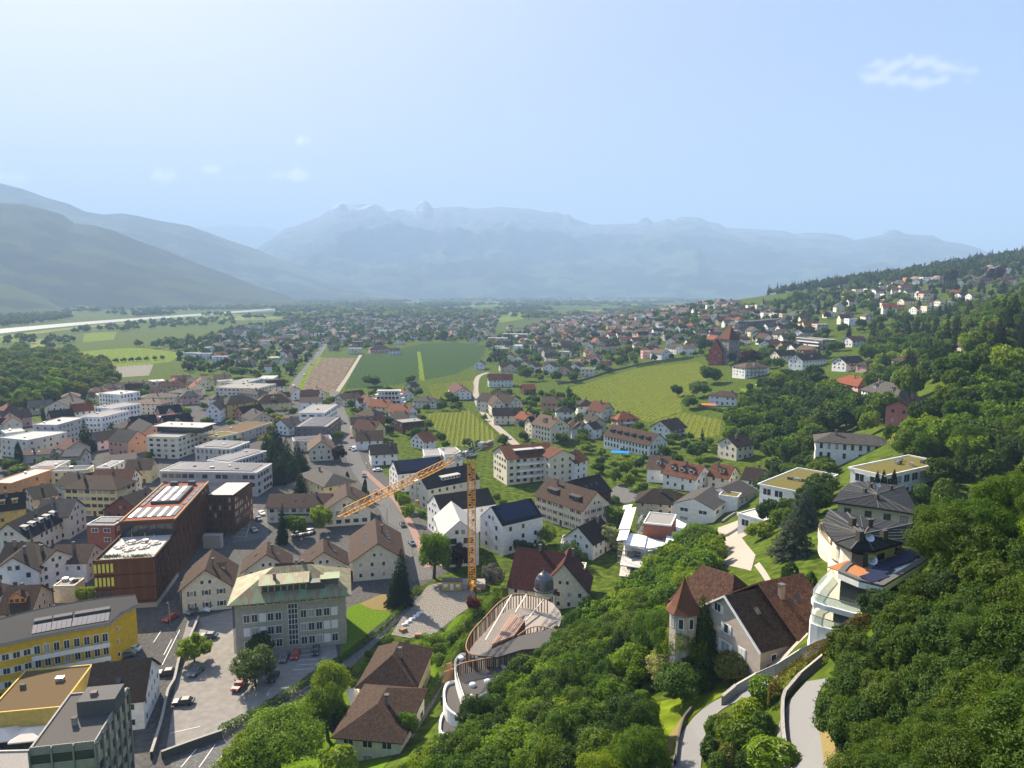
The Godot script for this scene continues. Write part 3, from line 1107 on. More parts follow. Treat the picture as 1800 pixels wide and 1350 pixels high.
func flat_body(o: Node3D, length: float, width: float, height: float, wall: String, roof: String, opt := {}) -> void:
	part(o, "wall", box_shell(length, width, height - 0.3, opt.get("deep", 3.0)), M[wall])
	pane_at(o, "roof", Vector3(0, height - 0.2, 0), Vector3(length - 0.5, 0.24, width - 0.5), 0, M[roof])
	var rim: float = opt.get("rim", 0.0)
	for s in [-1.0, 1.0]:
		pane_at(o, "parapet", Vector3(0, height - 0.07, s * (width / 2.0 - 0.1 + rim)), Vector3(length + 0.08 + rim * 2.0, 0.5, 0.32), 0, M[opt.get("edge", wall)])
		pane_at(o, "parapet", Vector3(s * (length / 2.0 - 0.1 + rim), height - 0.07, 0), Vector3(0.32, 0.496, width - 0.58 + rim * 2.0), 0, M[opt.get("edge", wall)])
	if not opt.has("blind"):
		glaze(o, length, width, height - 0.5, opt.get("skip", 0.0), opt)
	if opt.get("solar", false):
		var rows := maxi(1, int((width - 2.0) / 2.6))
		var cols := maxi(1, int((length - 2.0) / 1.15))
		var many := rows * cols > 60
		for r in rows:
			for c in (cols / 4 if many else cols):
				var wide := 4.5 if many else 1.06
				part(o, "solar_panel", unit_box, M["solar"], Transform3D(Basis(Vector3.RIGHT, 0.18).scaled_local(Vector3(wide, 0.06, 1.7)), Vector3((c + 0.5 - (cols / 4 if many else cols) / 2.0) * (4.6 if many else 1.15), height + 0.3, (r + 0.5 - rows / 2.0) * 2.6)))
	for k in opt.get("vents", 1):
		pane_at(o, "roof_vent", Vector3(rng.randf_range(-0.35, 0.35) * length, height + 0.35, rng.randf_range(-0.3, 0.3) * width), Vector3(rng.randf_range(0.6, 1.6), 0.9, rng.randf_range(0.6, 1.3)), 0, M["concrete_dark" if k % 2 else "metal_grey"])
	for side in 4:
		if side == opt.get("balcony_side", -1):
			var out := width / 2.0 if side % 2 == 0 else length / 2.0
			var along := length if side % 2 == 0 else width
			for f in range(1, int(height / 2.9)):
				balcony(o, Basis(Vector3.UP, side * PI / 2.0) * Vector3(0, f * 2.9, out), along * opt.get("balcony_share", 0.8), 1.6, side * PI / 2.0, opt.get("rail", "wall_white"))

func house_materials() -> void:
	var bm := BoxMesh.new()
	unit_box = bm
	for w in [["white", 0.82, 0.81, 0.79], ["cream", 0.74, 0.67, 0.53], ["beige", 0.56, 0.48, 0.38], ["yellow", 0.62, 0.44, 0.12], ["pale_yellow", 0.70, 0.59, 0.31], ["orange", 0.62, 0.30, 0.12], ["salmon", 0.60, 0.33, 0.23], ["pink", 0.60, 0.38, 0.34], ["red", 0.42, 0.09, 0.07], ["rose", 0.45, 0.17, 0.15], ["grey", 0.48, 0.47, 0.45], ["dark_grey", 0.12, 0.12, 0.125], ["green", 0.48, 0.53, 0.38], ["brick", 0.30, 0.11, 0.07], ["wood", 0.12, 0.06, 0.035], ["taupe", 0.50, 0.42, 0.37], ["stone", 0.28, 0.25, 0.21], ["bright_yellow", 0.72, 0.46, 0.035], ["school_grey", 0.40, 0.385, 0.32]]:
		mat("wall_" + w[0], lin(w[1], w[2], w[3]), 0.9, "plaster", 0.13)
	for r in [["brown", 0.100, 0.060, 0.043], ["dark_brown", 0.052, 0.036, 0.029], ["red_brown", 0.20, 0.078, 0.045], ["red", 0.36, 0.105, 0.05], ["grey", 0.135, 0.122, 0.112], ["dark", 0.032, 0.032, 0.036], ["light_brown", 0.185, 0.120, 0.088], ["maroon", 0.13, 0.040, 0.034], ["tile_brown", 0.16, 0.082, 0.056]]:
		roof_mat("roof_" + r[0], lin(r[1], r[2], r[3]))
	mat("roof_gravel", lin(0.34, 0.32, 0.30), 0.95, "speckle", 0.3)
	mat("roof_pale", lin(0.55, 0.53, 0.50), 0.9, "speckle", 0.2)
	mat("roof_asphalt", lin(0.13, 0.12, 0.115), 0.95, "speckle", 0.3)
	mat("roof_sedum", lin(0.20, 0.17, 0.05), 0.95, "fine", 0.25)
	mat("roof_brown_sedum", lin(0.18, 0.12, 0.06), 0.95, "fine", 0.3)
	mat("glass", lin(0.035, 0.042, 0.05), 0.12)
	mat("curtain", lin(0.30, 0.29, 0.27), 0.5)
	mat("solar", lin(0.018, 0.024, 0.06), 0.65)
	M["solar"].metallic_specular = 0.28
	mat("frame_white", lin(0.7, 0.7, 0.68), 0.5)
	mat("frame_dark", lin(0.05, 0.045, 0.04), 0.5)
	mat("door_brown", lin(0.09, 0.05, 0.03), 0.6)
	mat("shutter_green", lin(0.10, 0.12, 0.07), 0.7)
	mat("shutter_brown", lin(0.12, 0.06, 0.035), 0.7)
	mat("shutter_white", lin(0.66, 0.65, 0.62), 0.7)
	mat("shutter_red", lin(0.33, 0.06, 0.05), 0.7)
	mat("wood_brown", lin(0.16, 0.085, 0.045), 0.8, "fine", 0.6)
	mat("wood_pale", lin(0.50, 0.30, 0.16), 0.8, "fine", 0.6)
	mat("chimney", lin(0.30, 0.22, 0.19), 0.9, "speckle", 0.5)
	mat("concrete", lin(0.42, 0.40, 0.37), 0.9, "speckle", 0.2)
	mat("concrete_dark", lin(0.16, 0.155, 0.15), 0.9, "speckle", 0.3)
	mat("metal_grey", lin(0.45, 0.46, 0.47), 0.35, "", 0.2, 0.8)
	mat("steel", lin(0.5, 0.5, 0.5), 0.3, "", 0.2, 1.0)

# ---------------------------------------------------------------- the town's houses
func hut(z: String, u: float, v: float, turn: float, length: float, width: float, height: float, style: String, wall: String, roof: String, where: String, opt := {}) -> void:
	# a small far house: (u, v) the middle of its ridge, the rest in metres and degrees
	var q := zoom(z, Vector2(u, v))
	var p := at(q.x, q.y, height)
	var o := thing("house", "%s house with %s %s roof %s" % [named(wall), named(roof), {"gable": "gabled", "hip": "hipped", "flat": "flat"}[style], where], "house", Vector3(p.x, p.y - height, p.z), deg_to_rad(turn), "houses " + where)
	footprints.append([Vector2(p.x, p.z), length / 2.0, width / 2.0, Vector2(cos(deg_to_rad(turn)), -sin(deg_to_rad(turn)))])
	var eave := height * rng.randf_range(0.58, 0.66)
	if style == "gable":
		part(o, "wall", gable_shell(length, width, eave, height, 4.0), M[wall])
		part(o, "roof", gable_roof(length, width, eave, height, 0.8), M[roof])
	elif style == "hip":
		eave = height * 0.68
		part(o, "wall", box_shell(length, width, eave, 4.0), M[wall])
		part(o, "roof", hip_roof(length, width, eave, height, maxf(0.0, length - width * 0.9), 0.8), M[roof])
	else:
		flat_body(o, length, width, height, wall, roof, {"vents": 1, "gap": 3.6, "wide": 1.8, "deep": 4.0})
		return
	glaze(o, length, width, eave, 0.0, {"gap": 3.6, "wide": 1.3})
	if opt.get("chimney", true):
		chimney(o, Vector3(length * 0.15, height - 0.8, 0.8), 1.9)

func make_town() -> void:
	var w := "in the white modern quarter by the riverside wood"
	house("b1", [450, 112], [570, 76], 12, 17, 7.5, "gable", "wall_cream", "roof_grey", w, {"gap": 4.0})
	block("b1", [780, 50], [945, 62], [1030, 32], 12.5, "wall_white", "roof_pale", w, {"called": "apartment_building", "kind": "apartment block", "gap": 2.6, "tall": 1.8, "vents": 2, "label": "tall white flat-roofed apartment block by the riverside wood"})
	block("b1", [745, 160], [885, 172], [935, 120], 10, "wall_white", "roof_gravel", w, {"called": "apartment_building", "kind": "apartment block", "gap": 2.6, "tall": 1.8})
	block("b1", [635, 235], [800, 240], [850, 182], 10, "wall_white", "roof_gravel", w, {"called": "apartment_building", "kind": "apartment block", "gap": 2.6, "balcony_side": 0})
	house("b1", [760, 40], [700, 45], 8, 9, 5, "gable", "wall_green", "roof_dark", w)
	house("b1", [1150, 95], [1260, 98], 10, 15, 7.8, "hip", "wall_cream", "roof_light_brown", w, {"label": "cream villa with light brown hipped roof and tall ground floor by the white apartments", "over": 1.0})
	house("b1", [1190, 55], [1320, 50], 10, 15, 7.8, "hip", "wall_cream", "roof_grey", w, {"over": 1.0})
	house("b1", [1430, 18], [1500, 5], 9, 14, 7, "hip", "wall_beige", "roof_grey", w)
	block("b1", [258, 300], [452, 302], [530, 240], 13, "wall_grey", "roof_pale", w, {"called": "apartment_building", "kind": "apartment block", "balcony_side": 0, "balcony_share": 0.5, "vents": 2, "label": "light grey flat-roofed apartment block with stacked balconies beside dark conifers"})
	block("b1", [0, 402], [215, 422], [325, 342], 10, "wall_cream", "roof_pale", w, {"called": "apartment_building", "kind": "apartment block", "vents": 1, "edge": "wall_white", "label": "cream apartment block with pale flat roof and one dark roof hatch"})
	house("b1", [180, 502], [412, 492], 6, 9, 4.4, "gable", "wall_beige", "roof_brown", w, {"skylights": 2, "label": "long low beige shed with brown gabled roof behind the solar-roofed house"})
	house("b1", [505, 500], [676, 497], 8, 11, 4.6, "gable", "wall_grey", "roof_dark", w, {"solar": true, "plain": 1, "label": "grey house with blue solar panels covering its gabled roof"})
	w = "beside the timber-slatted office"
	block("b1", [240, 640], [445, 635], [455, 585], 8, "wall_cream", "roof_gravel", w, {"solar": true, "edge": "wall_white", "label": "cream flat-roofed house carrying a row of solar panels"})
	block("b1", [398, 668], [690, 655], [705, 622], 8.5, "wall_pale_yellow", "roof_asphalt", w, {"edge": "wall_white", "label": "pale yellow flat-roofed building with white parapet next to the pink-roofed house"})
	house("b1", [935, 336], [1088, 352], 12, 13, 7.0, "gable", "wall_salmon", "roof_dark", w, {"skylights": 3, "over": 0.2, "plain": 1, "label": "salmon gabled house with dark roof and three skylights, lower of the twin pair"})
	house("b1", [1100, 250], [1205, 298], 13, 13, 8.0, "gable", "wall_salmon", "roof_dark", w, {"skylights": 3, "over": 0.2, "plain": 1, "label": "salmon gabled house with dark roof standing behind its lower twin"})
	var big := block("b1", [1158, 392], [1400, 400], [1620, 290], 11.5, "wall_cream", "roof_gravel", w, {"called": "office_building", "kind": "office block", "gap": 3.4, "wide": 1.9, "vents": 0, "label": "large cream corner building with a glazed set-back top floor under a pale flat roof"})
	var top := pane_at(big, "penthouse", Vector3(2, 13.0, -1), Vector3(26, 3.0, 11), 0, M["glass"])
	pane_at(big, "penthouse_roof", Vector3(2, 14.7, -1), Vector3(29, 0.35, 14), 0, M["roof_pale"])
	for k in 3:
		pane_at(big, "roof_vent", Vector3(-6.0 + k * 6.0, 15.3, -1), Vector3(0.7, 0.9, 0.7), 0, M["metal_grey"])
	block("p", [281, 828], [451, 831], [474, 815], 10.5, "wall_grey", "roof_gravel", w, {"called": "office_building", "kind": "office block", "solar": true, "vents": 4, "wide": 2.3, "gap": 2.8, "tall": 1.7, "edge": "wall_white", "label": "long grey office block with rows of roof panels and a dark window band"})
	block("b2", [10, 478], [300, 490], [390, 432], 10, "wall_grey", "roof_gravel", w, {"called": "office_building", "kind": "office block", "solar": true, "gap": 2.2, "tall": 1.9, "edge": "wall_white", "label": "grey office wing with closely set tall windows behind the long office block"})
	block("b2", [105, 582], [280, 600], [410, 492], 8, "wall_grey", "roof_gravel", w, {"called": "office_building", "kind": "office block", "solar": true, "gap": 2.0, "tall": 1.9, "edge": "wall_white", "label": "low grey link wing with panelled roof joining two office blocks"})
	house("b1", [1015, 578], [1215, 570], 10, 11, 6.5, "gable", "wall_pale_yellow", "roof_brown", w, {"shutter": "shutter_green"})
	house("b1", [760, 655], [1068, 650], 11.5, 11, 7.5, "gable", "wall_cream", "roof_red_brown", w, {"shutter": "shutter_green", "label": "cream shuttered house with a long pinkish red tiled roof"})
	var cr := house("b1", [690, 702], [890, 706], 14.5, 13, 11.0, "hip", "wall_pale_yellow", "roof_brown", w, {"called": "office_building", "kind": "office", "wide": 1.9, "gap": 2.5, "label": "pale yellow four-storey building with brown hipped roof and large corner windows"})
	house("b1", [965, 872], [1165, 800], 12, 17, 6.5, "gable", "wall_brick", "roof_dark_brown", w, {"label": "red-walled house under a huge dark brown roof behind the timber-slatted office"})
	house("b1", [62, 1080], [432, 905], 12, 12, 7.0, "gable", "wall_cream", "roof_dark", w, {"dormers": 6, "dormer_wall": "wall_white", "dormer_roof": "roof_pale", "dormer_gabled": false, "gap": 2.6, "label": "long cream house with dark roof and a row of six pale dormers"})
	house("b1", [345, 892], [600, 888], 13, 12, 8.5, "gable", "wall_cream", "roof_grey", w, {"label": "cream house with grey roof behind the row of six pale dormers"})
	house("b1", [-60, 862], [190, 832], 12, 12, 7.5, "gable", "wall_yellow", "roof_dark_brown", w, {"dormers": 2, "dormer_gabled": false, "label": "yellow house with dark brown roof and two shed dormers"})
	house("b1", [215, 800], [400, 765], 9, 12, 5.5, "gable", "wall_beige", "roof_dark_brown", w)
	block("b1", [685, 1090], [905, 1092], [990, 1030], 10, "wall_brick", "roof_asphalt", w, {"called": "office_building", "kind": "office", "solar": true, "wide": 2.2, "edge": "wall_white", "vents": 0, "label": "red brick box building with dark roof panels beside the timber-slatted office"})
	block("b1", [-80, 760], [85, 765], [30, 640], 9, "wall_orange", "roof_pale", w, {"label": "orange-walled building with pale metal roof"})
	block("b1", [760, 640], [860, 640], [880, 585], 8, "wall_white", "roof_pale", w, {"solar": true})
	house("b1", [830, 545], [1075, 525], 7, 12, 5, "gable", "wall_grey", "roof_grey", w, {"plain": 1})
	house("a1", [75, 100], [175, 10], 12, 12, 7.5, "gable", "wall_white", "roof_dark_brown", w, {"frame": "frame_dark", "label": "white gabled house with dark brown roof and paired attic windows"})
	house("a1", [190, 20], [330, 60], 11, 11, 7.5, "gable", "wall_white", "roof_dark_brown", w)
	house("a1", [335, 28], [560, 24], 10, 11, 6.0, "gable", "wall_white", "roof_light_brown", w, {"label": "white house with two arched ground-floor windows and a ribbed brown roof", "over": 0.3})
	block("a1", [315, 272], [440, 270], [545, 225], 5, "wall_cream", "roof_gravel", w, {"vents": 3, "label": "low cream flat-roofed annex with roof hatches beside the timber-slatted office", "blind": 1})
	house("a1", [50, 276], [238, 264], 9, 13, 4.5, "gable", "wall_beige", "roof_brown", w, {"dormers": 1, "dormer_wide": 4.0, "dormer_wall": "wall_orange", "label": "brown tiled house with one wide orange dormer"})
	house("a1", [-30, 245], [40, 262], 8, 9, 4.5, "gable", "wall_white", "roof_brown", w)
	house("b1", [60, 1235], [300, 1228], 10, 11, 6, "gable", "wall_white", "roof_dark_brown", w)
	house("a1", [1217, 172], [1257, 58], 12, 12.5, 7.0, "gable", "wall_cream", "roof_brown", w, {"shutter": "shutter_green", "over": 1.0, "label": "cream gabled house with green shutters beside the timber-slatted office", "dormers": 1})
	w = "on the level ground before the green copper-roofed school"
	house("a2", [398, 82], [405, 12], 9.5, 13, 5.0, "gable", "wall_cream", "roof_brown", w, {"over": 1.0, "skylights": 1, "label": "cream gabled house with brown roof and one dark window behind the copper-roofed school"})
	house("a2", [738, 66], [735, -5], 9.5, 13, 5.0, "gable", "wall_cream", "roof_brown", w, {"over": 1.0, "skylights": 1, "label": "cream gabled house with paired attic windows behind the copper-roofed school"})
	house("b2", [1455, 1238], [1437, 1048], 11.5, 15, 6.5, "gable", "wall_cream", "roof_brown", w, {"over": 1.0, "skylights": 4, "label": "wide cream gabled house with grey ground floor behind the dark spruce"})
	house("b2", [612, 850], [1090, 846], 9.5, 12, 6.2, "gable", "wall_cream", "roof_brown", w, {"called": "apartment_building", "skylights": 2, "frame": "frame_dark", "gap": 2.6, "wide": 1.6, "label": "long cream wing with brown roof and wooden balconies behind two round trees", "balconies": 1})
	house("b2", [1213, 862], [1203, 770], 11.5, 17, 6.5, "gable", "wall_cream", "roof_brown", w, {"over": 1.1, "wide": 1.7, "frame": "frame_dark", "label": "cream gabled house with wide brown roof behind the tip of the crane's jib"})
	house("b2", [1000, 640], [1110, 690], 10, 14, 7.0, "hip", "wall_pale_yellow", "roof_grey", w, {"label": "pale yellow house with grey hipped roof by the main street"})
	house("b2", [1010, 428], [1003, 372], 10.5, 12, 6.0, "gable", "wall_cream", "roof_light_brown", w, {"shutter": "shutter_brown", "over": 1.0, "label": "cream gabled house with pale metal roof side and brown shutters behind dark firs"})
	w = "around the main street beyond the dark firs"
	house("b2", [150, 128], [255, 62], 13, 9, 8.5, "gable", "wall_white", "roof_dark", w)
	house("b2", [290, 72], [400, 60], 14, 15, 9.5, "hip", "wall_yellow", "roof_dark", w, {"gap": 2.6, "label": "three-storey yellow building with dark hipped roof and white gabled wing"})
	house("b2", [430, 10], [520, 20], 10, 12, 7, "hip", "wall_beige", "roof_dark", w)
	house("b2", [565, 62], [700, 56], 11, 14, 6.0, "hip", "wall_pale_yellow", "roof_brown", w, {"dormers": 1, "dormer_wide": 3.5, "label": "pale yellow house with broad brown hipped roof and central dormer"})
	house("b2", [470, 172], [550, 205], 9, 15, 4.5, "gable", "wall_beige", "roof_dark", w)
	block("b2", [165, 352], [372, 362], [500, 268], 6, "wall_beige", "roof_brown_sedum", w, {"vents": 1, "label": "low building with rust-coloured planted flat roof and a white rooftop box"})
	block("b2", [800, 318], [1058, 318], [1040, 215], 9, "wall_dark_grey", "roof_gravel", w, {"solar": true, "label": "dark building with panelled grey flat roof beside the main street"})
	block("b2", [835, 205], [1035, 205], [1020, 120], 10, "wall_white", "roof_gravel", w, {"wide": 3.0, "gap": 4.5})
	house("b2", [850, 85], [1010, 82], 11, 9, 8.5, "gable", "wall_white", "roof_light_brown", w, {"plain": 1})
	house("b2", [850, 28], [990, 25], 10, 11, 6, "gable", "wall_white", "roof_maroon", w, {"plain": 1})
	block("b2", [790, 432], [1095, 412], [1092, 380], 6, "wall_grey", "roof_gravel", w, {"solar": true, "label": "low grey hall with a strip of solar panels behind the pale-roofed gabled house"})
	house("b2", [1150, 60], [1300, 45], 8.5, 12, 5.5, "gable", "wall_cream", "roof_brown", w)
	house("b2", [1200, 40], [1330, 25], 9.5, 10, 5.5, "gable", "wall_cream", "roof_maroon", w)
	house("b2", [1245, 240], [1435, 232], 9, 13, 5.5, "gable", "wall_cream", "roof_dark", w)
	house("b2", [1400, 235], [1510, 232], 9.5, 10, 5.5, "gable", "wall_wood", "roof_red_brown", w)
	house("b2", [1290, 352], [1495, 345], 9.5, 13, 5.5, "gable", "wall_white", "roof_brown", w, {"skylights": 1})
	house("b2", [1395, 460], [1600, 448], 9.5, 12, 5.8, "gable", "wall_white", "roof_dark", w, {"label": "white house with plain dark roof and a white car parked before it"})
	house("c3", [290, 862], [352, 856], 8.5, 10, 5, "gable", "wall_cream", "roof_brown", w)
	house("c3", [390, 988], [500, 992], 7.5, 10, 5, "hip", "wall_white", "roof_grey", w)
	block("b3", [212, 285], [385, 268], [382, 238], 7, "wall_wood", "roof_gravel", w, {"label": "brown timber house with flat grey roof beside the small vineyard", "edge": "concrete_dark"})
	house("b3", [425, 352], [330, 368], 8.5, 12, 4.8, "gable", "wall_white", "roof_red_brown", "beside the small vineyard", {"over": 1.0})
	block("b3", [385, 545], [520, 540], [510, 490], 7, "wall_white", "roof_gravel", "beside the small vineyard", {"vents": 0})
	block("b3", [545, 535], [690, 525], [670, 475], 7, "wall_white", "roof_gravel", "beside the small vineyard", {"vents": 1, "label": "white flat-roofed row house with pale roof box beside the small vineyard"})
	w = "around the base of the yellow crane"
	house("b3", [140, 590], [510, 552], 12.5, 13, 8.0, "gable", "wall_white", "roof_dark", w, {"solar": true, "plain": 1, "over": 0.2, "dormers": 0, "label": "white house with blue solar roof and red panels on its facade beside the pink footway"})
	house("b3", [335, 690], [745, 615], 13.5, 14, 8.5, "gable", "wall_cream", "roof_dark", w, {"dormers": 1, "dormer_wide": 9.0, "dormer_wall": "wall_white", "dormer_roof": "roof_pale", "dormer_gabled": false, "plain": 1, "over": 0.2, "gap": 3.4, "label": "cream house with dark slate roof and one very wide pale dormer"})
	house("b3", [462, 862], [888, 802], 14, 13, 9.5, "gable", "wall_white", "roof_dark", w, {"over": 0.15, "plain": 1, "label": "white house with smooth dark slate roof behind the crane tower"})
	house("b3", [668, 1062], [600, 908], 15, 12, 10.0, "gable", "wall_white", "roof_pale", w, {"over": 0.1, "plain": 1, "wide": 3.0, "gap": 4.6, "tall": 1.7, "frame": "frame_dark", "label": "white gabled house with pale roof and broad dark windows behind the leafy tree"})
	house("b3", [915, 952], [1230, 884], 15, 13, 10.0, "gable", "wall_white", "roof_dark", w, {"over": 0.1, "plain": 1, "solar": true, "gap": 4.6, "frame": "frame_dark", "label": "white gabled house with a glossy black solar roof and yellow gable blind"})
	house("b3", [985, 472], [1365, 440], 16, 17, 12.0, "gable", "wall_cream", "roof_red_brown", w, {"called": "hotel", "kind": "hotel", "over": 0.8, "gap": 2.9, "wide": 1.6, "dormers": 1, "dormer_wide": 14.0, "dormer_gabled": false, "dormer_wall": "wall_dark_grey", "dormer_roof": "roof_pale", "balconies": 3, "rail": "wall_white", "shutter": "shutter_red", "label": "four-storey cream hotel with red-brown roof, long roof window band and white balconies"})
	house("b3", [1500, 530], [1600, 500], 12, 11, 8.5, "gable", "wall_white", "roof_red_brown", w, {"shutter": "shutter_green"})
	house("b3", [1400, 470], [1480, 500], 15, 13, 12, "gable", "wall_cream", "roof_red_brown", w, {"plain": 1})
	w = "along the lane above the small vineyard"
	house("b3", [690, 8], [640, -35], 9.5, 14, 5.5, "gable", "wall_white", "roof_maroon", w, {"over": 1.1, "label": "white chalet with maroon roof and dark timber gable above the small vineyard"})
	house("b3", [850, 45], [1110, 75], 12.5, 14, 8, "gable", "wall_cream", "roof_dark_brown", w)
	house("b3", [975, 92], [930, 60], 12, 10, 7.5, "gable", "wall_cream", "roof_brown", w)
	house("b3", [930, 168], [1160, 165], 10, 12, 6.0, "gable", "wall_cream", "roof_dark_brown", w)
	house("b3", [1150, 195], [1235, 210], 8.5, 11, 5, "gable", "wall_beige", "roof_red", w)
	house("c3", [1290, 880], [1392, 876], 8, 11, 4.5, "gable", "wall_wood", "roof_red", w, {"plain": 1, "called": "barn", "kind": "barn", "label": "dark timber barn with bright red roof above the lane"})
	house("b3", [1215, 238], [1290, 232], 12, 10, 8.0, "gable", "wall_cream", "roof_dark_brown", w)
	house("b3", [1310, 215], [1462, 248], 13.5, 14, 8.5, "gable", "wall_cream", "roof_light_brown", w, {"dormers": 1, "dormer_wide": 2.4, "gap": 2.6, "shutter": "shutter_green", "label": "big cream farmhouse with light brown roof, one dormer and green shutters"})
	house("b3", [1560, 260], [1610, 285], 9, 9, 5.5, "gable", "wall_white", "roof_red_brown", w)
	w = "below the large vineyard"
	house("b4", [290, 108], [400, 125], 12, 11, 7.0, "gable", "wall_cream", "roof_red_brown", w, {"over": 0.9, "label": "tall cream house with red-brown cut-off gable roof at the vineyard corner"})
	house("b4", [265, 200], [330, 250], 9, 9, 6, "gable", "wall_beige", "roof_dark_brown", w)
	house("b4", [190, 275], [130, 265], 9.5, 10, 6.0, "gable", "wall_white", "roof_dark_brown", w, {"shutter": "shutter_green"})
	house("b4", [300, 275], [245, 285], 9.0, 9, 6.0, "gable", "wall_white", "roof_dark_brown", w, {"shutter": "shutter_green"})
	house("b4", [440, 298], [800, 372], 11.0, 14, 6.0, "gable", "wall_white", "roof_brown", w, {"dormers": 6, "dormer_wide": 2.0, "dormer_gabled": false, "dormer_wall": "wall_dark_grey", "dormer_roof": "roof_dark", "gap": 2.2, "tall": 2.0, "plain": 1, "label": "white terraced row with six dark box dormers and a blue awning"})
	house("b4", [818, 268], [940, 246], 9.5, 13, 5.5, "gable", "wall_white", "roof_dark_brown", w, {"over": 1.2, "balconies": 1, "label": "white chalet with dark brown roof and timber balcony at the vineyard's foot"})
	house("b4", [1345, 400], [1480, 382], 10, 12, 6.5, "gable", "wall_cream", "roof_dark_brown", w, {"shutter": "shutter_brown", "label": "cream house with dark brown roof among trees beside the terraced row"})
	house("b4", [735, 540], [900, 555], 10.5, 12, 6.0, "gable", "wall_white", "roof_light_brown", w, {"dormers": 1})
	house("b4", [905, 580], [1160, 628], 10.0, 13, 5.5, "gable", "wall_white", "roof_red_brown", w, {"dormers": 3, "dormer_wide": 2.4, "dormer_roof": "roof_brown", "label": "white row house with orange-brown tiled roof and three brown dormers"})
	house("b4", [1240, 606], [1400, 632], 9, 11, 5.0, "gable", "wall_cream", "roof_red_brown", w, {"dormers": 1, "dormer_wide": 3.0, "dormer_gabled": false, "dormer_roof": "roof_brown"})
	house("b4", [1602, 650], [1530, 640], 8.5, 12, 5.0, "gable", "wall_white", "roof_dark_brown", w)
	house("b4", [770, 805], [880, 812], 8.5, 13, 4.8, "hip", "wall_beige", "roof_dark_brown", w, {"label": "low square house with dark brown hipped roof beside the scaffolded building"})
	house("b4", [110, 742], [325, 692], 10, 14, 4.5, "gable", "wall_wood", "roof_dark_brown", w, {"skylights": 3, "plain": 1, "called": "barn", "kind": "barn", "label": "big brown barn roof with three skylights beside the car park"})
	house("b4", [-70, 722], [310, 832], 14, 14, 8.5, "gable", "wall_cream", "roof_brown", w, {"called": "town_house", "dormers": 2, "dormer_wide": 5.0, "dormer_gabled": false, "dormer_wall": "wall_dark_grey", "dormer_roof": "roof_grey", "shutter": "shutter_red", "gap": 2.8, "label": "painted cream and green town house with brown roof, red shutters and two wide dormers"})
	house("b4", [165, 1110], [330, 1030], 10, 11, 5.5, "gable", "wall_white", "roof_dark_brown", w, {"label": "white house with steep dark roof and a tall pale brick chimney"})
	block("b4", [25, 1240], [215, 1250], [330, 1190], 4, "wall_grey", "roof_pale", w, {"vents": 2, "label": "low pale flat-roofed annex beside the tall brick chimney"})
	house("b4", [1078, 886], [1222, 788], 9.5, 15, 6.5, "gable", "wall_white", "roof_grey", w, {"plain": 1, "over": 0.2, "wide": 3.0, "gap": 5.0, "label": "white modern house with grey ribbed roof beside the scaffolded building"})
	house("b4", [1290, 800], [1440, 738], 8, 15, 5.0, "gable", "wall_white", "roof_grey", w, {"plain": 1, "over": 0.2})
	block("b4", [1275, 855], [1425, 875], [1400, 835], 6.5, "wall_white", "roof_sedum", w, {"vents": 0, "blind": 1, "label": "small white cube with a mossy green flat roof on the grey ribbed roofs"})
	w = "around the red mansion"
	house("d7", [1092, 456], [1290, 450], 10, 12, 6.0, "gable", "wall_cream", "roof_dark", w)
	house("d7", [1312, 500], [1562, 482], 10.5, 13, 6.5, "gable", "wall_white", "roof_dark", w, {"dormers": 1})
	house("d7", [790, 586], [890, 582], 10.5, 16, 7.5, "hip", "wall_white", "roof_light_brown", w, {"balconies": 2, "rail": "wood_pale", "dormers": 1, "label": "white villa with light brown hipped roof and tan balconies above the lawn"})
	house("d7", [520, 882], [640, 892], 8.5, 13, 6.0, "hip", "wall_white", "roof_brown", w, {"shutter": "shutter_brown", "label": "white house with brown hipped roof and an orange awning above the vineyard"})
	block("d7", [1318, 318], [1600, 345], [1695, 318], 9, "wall_dark_grey", "roof_brown_sedum", w, {"edge": "wall_white", "balcony_side": 0, "vents": 0, "deep_most": 14.0, "label": "long modern white and black villa with ribbon windows"})
	block("d7", [845, 150], [1175, 120], [1150, 95], 9, "wall_dark_grey", "roof_asphalt", w, {"edge": "metal_grey", "vents": 0, "deep_most": 12.0, "label": "dark glass wedge-shaped modern building above the red house"})
	house("d7", [1340, 232], [1490, 227], 9, 12, 5.5, "gable", "wall_white", "roof_dark", w)
	house("d7", [900, 258], [1050, 252], 9, 12, 5.5, "gable", "wall_cream", "roof_maroon", w)
	house("d7", [1385, 452], [1515, 450], 9, 12, 5, "gable", "wall_beige", "roof_red_brown", w)
	house("d7", [985, 352], [1115, 335], 8.5, 11, 5, "gable", "wall_white", "roof_red_brown", w)
	house("d7", [710, 310], [790, 305], 9, 11, 5.5, "gable", "wall_white", "roof_red_brown", w)
	house("c5", [632, 818], [752, 812], 9.5, 13, 5.5, "gable", "wall_white", "roof_dark", w, {"balconies": 1, "over": 1.0})
	house("c5", [795, 845], [845, 842], 7, 9, 4.5, "hip", "wall_pink", "roof_brown", w)
	house("c5", [1065, 802], [1165, 800], 10, 14, 6, "hip", "wall_beige", "roof_brown", w)
	w = "among the trees of the right-hand slope".replace("right-hand slope", "upper slope")
	house("c5", [690, 935], [785, 955], 10, 13, 6.0, "hip", "wall_pink", "roof_red", w, {"label": "pinkish house with bright red hipped roof among trees on the slope"})
	house("c5", [890, 968], [1040, 1000], 11, 13, 6.0, "hip", "wall_white", "roof_grey", w, {"dormers": 2, "shutter": "shutter_white", "gap": 2.4, "label": "white house with grey roof, dormers and white shutters among trees"})
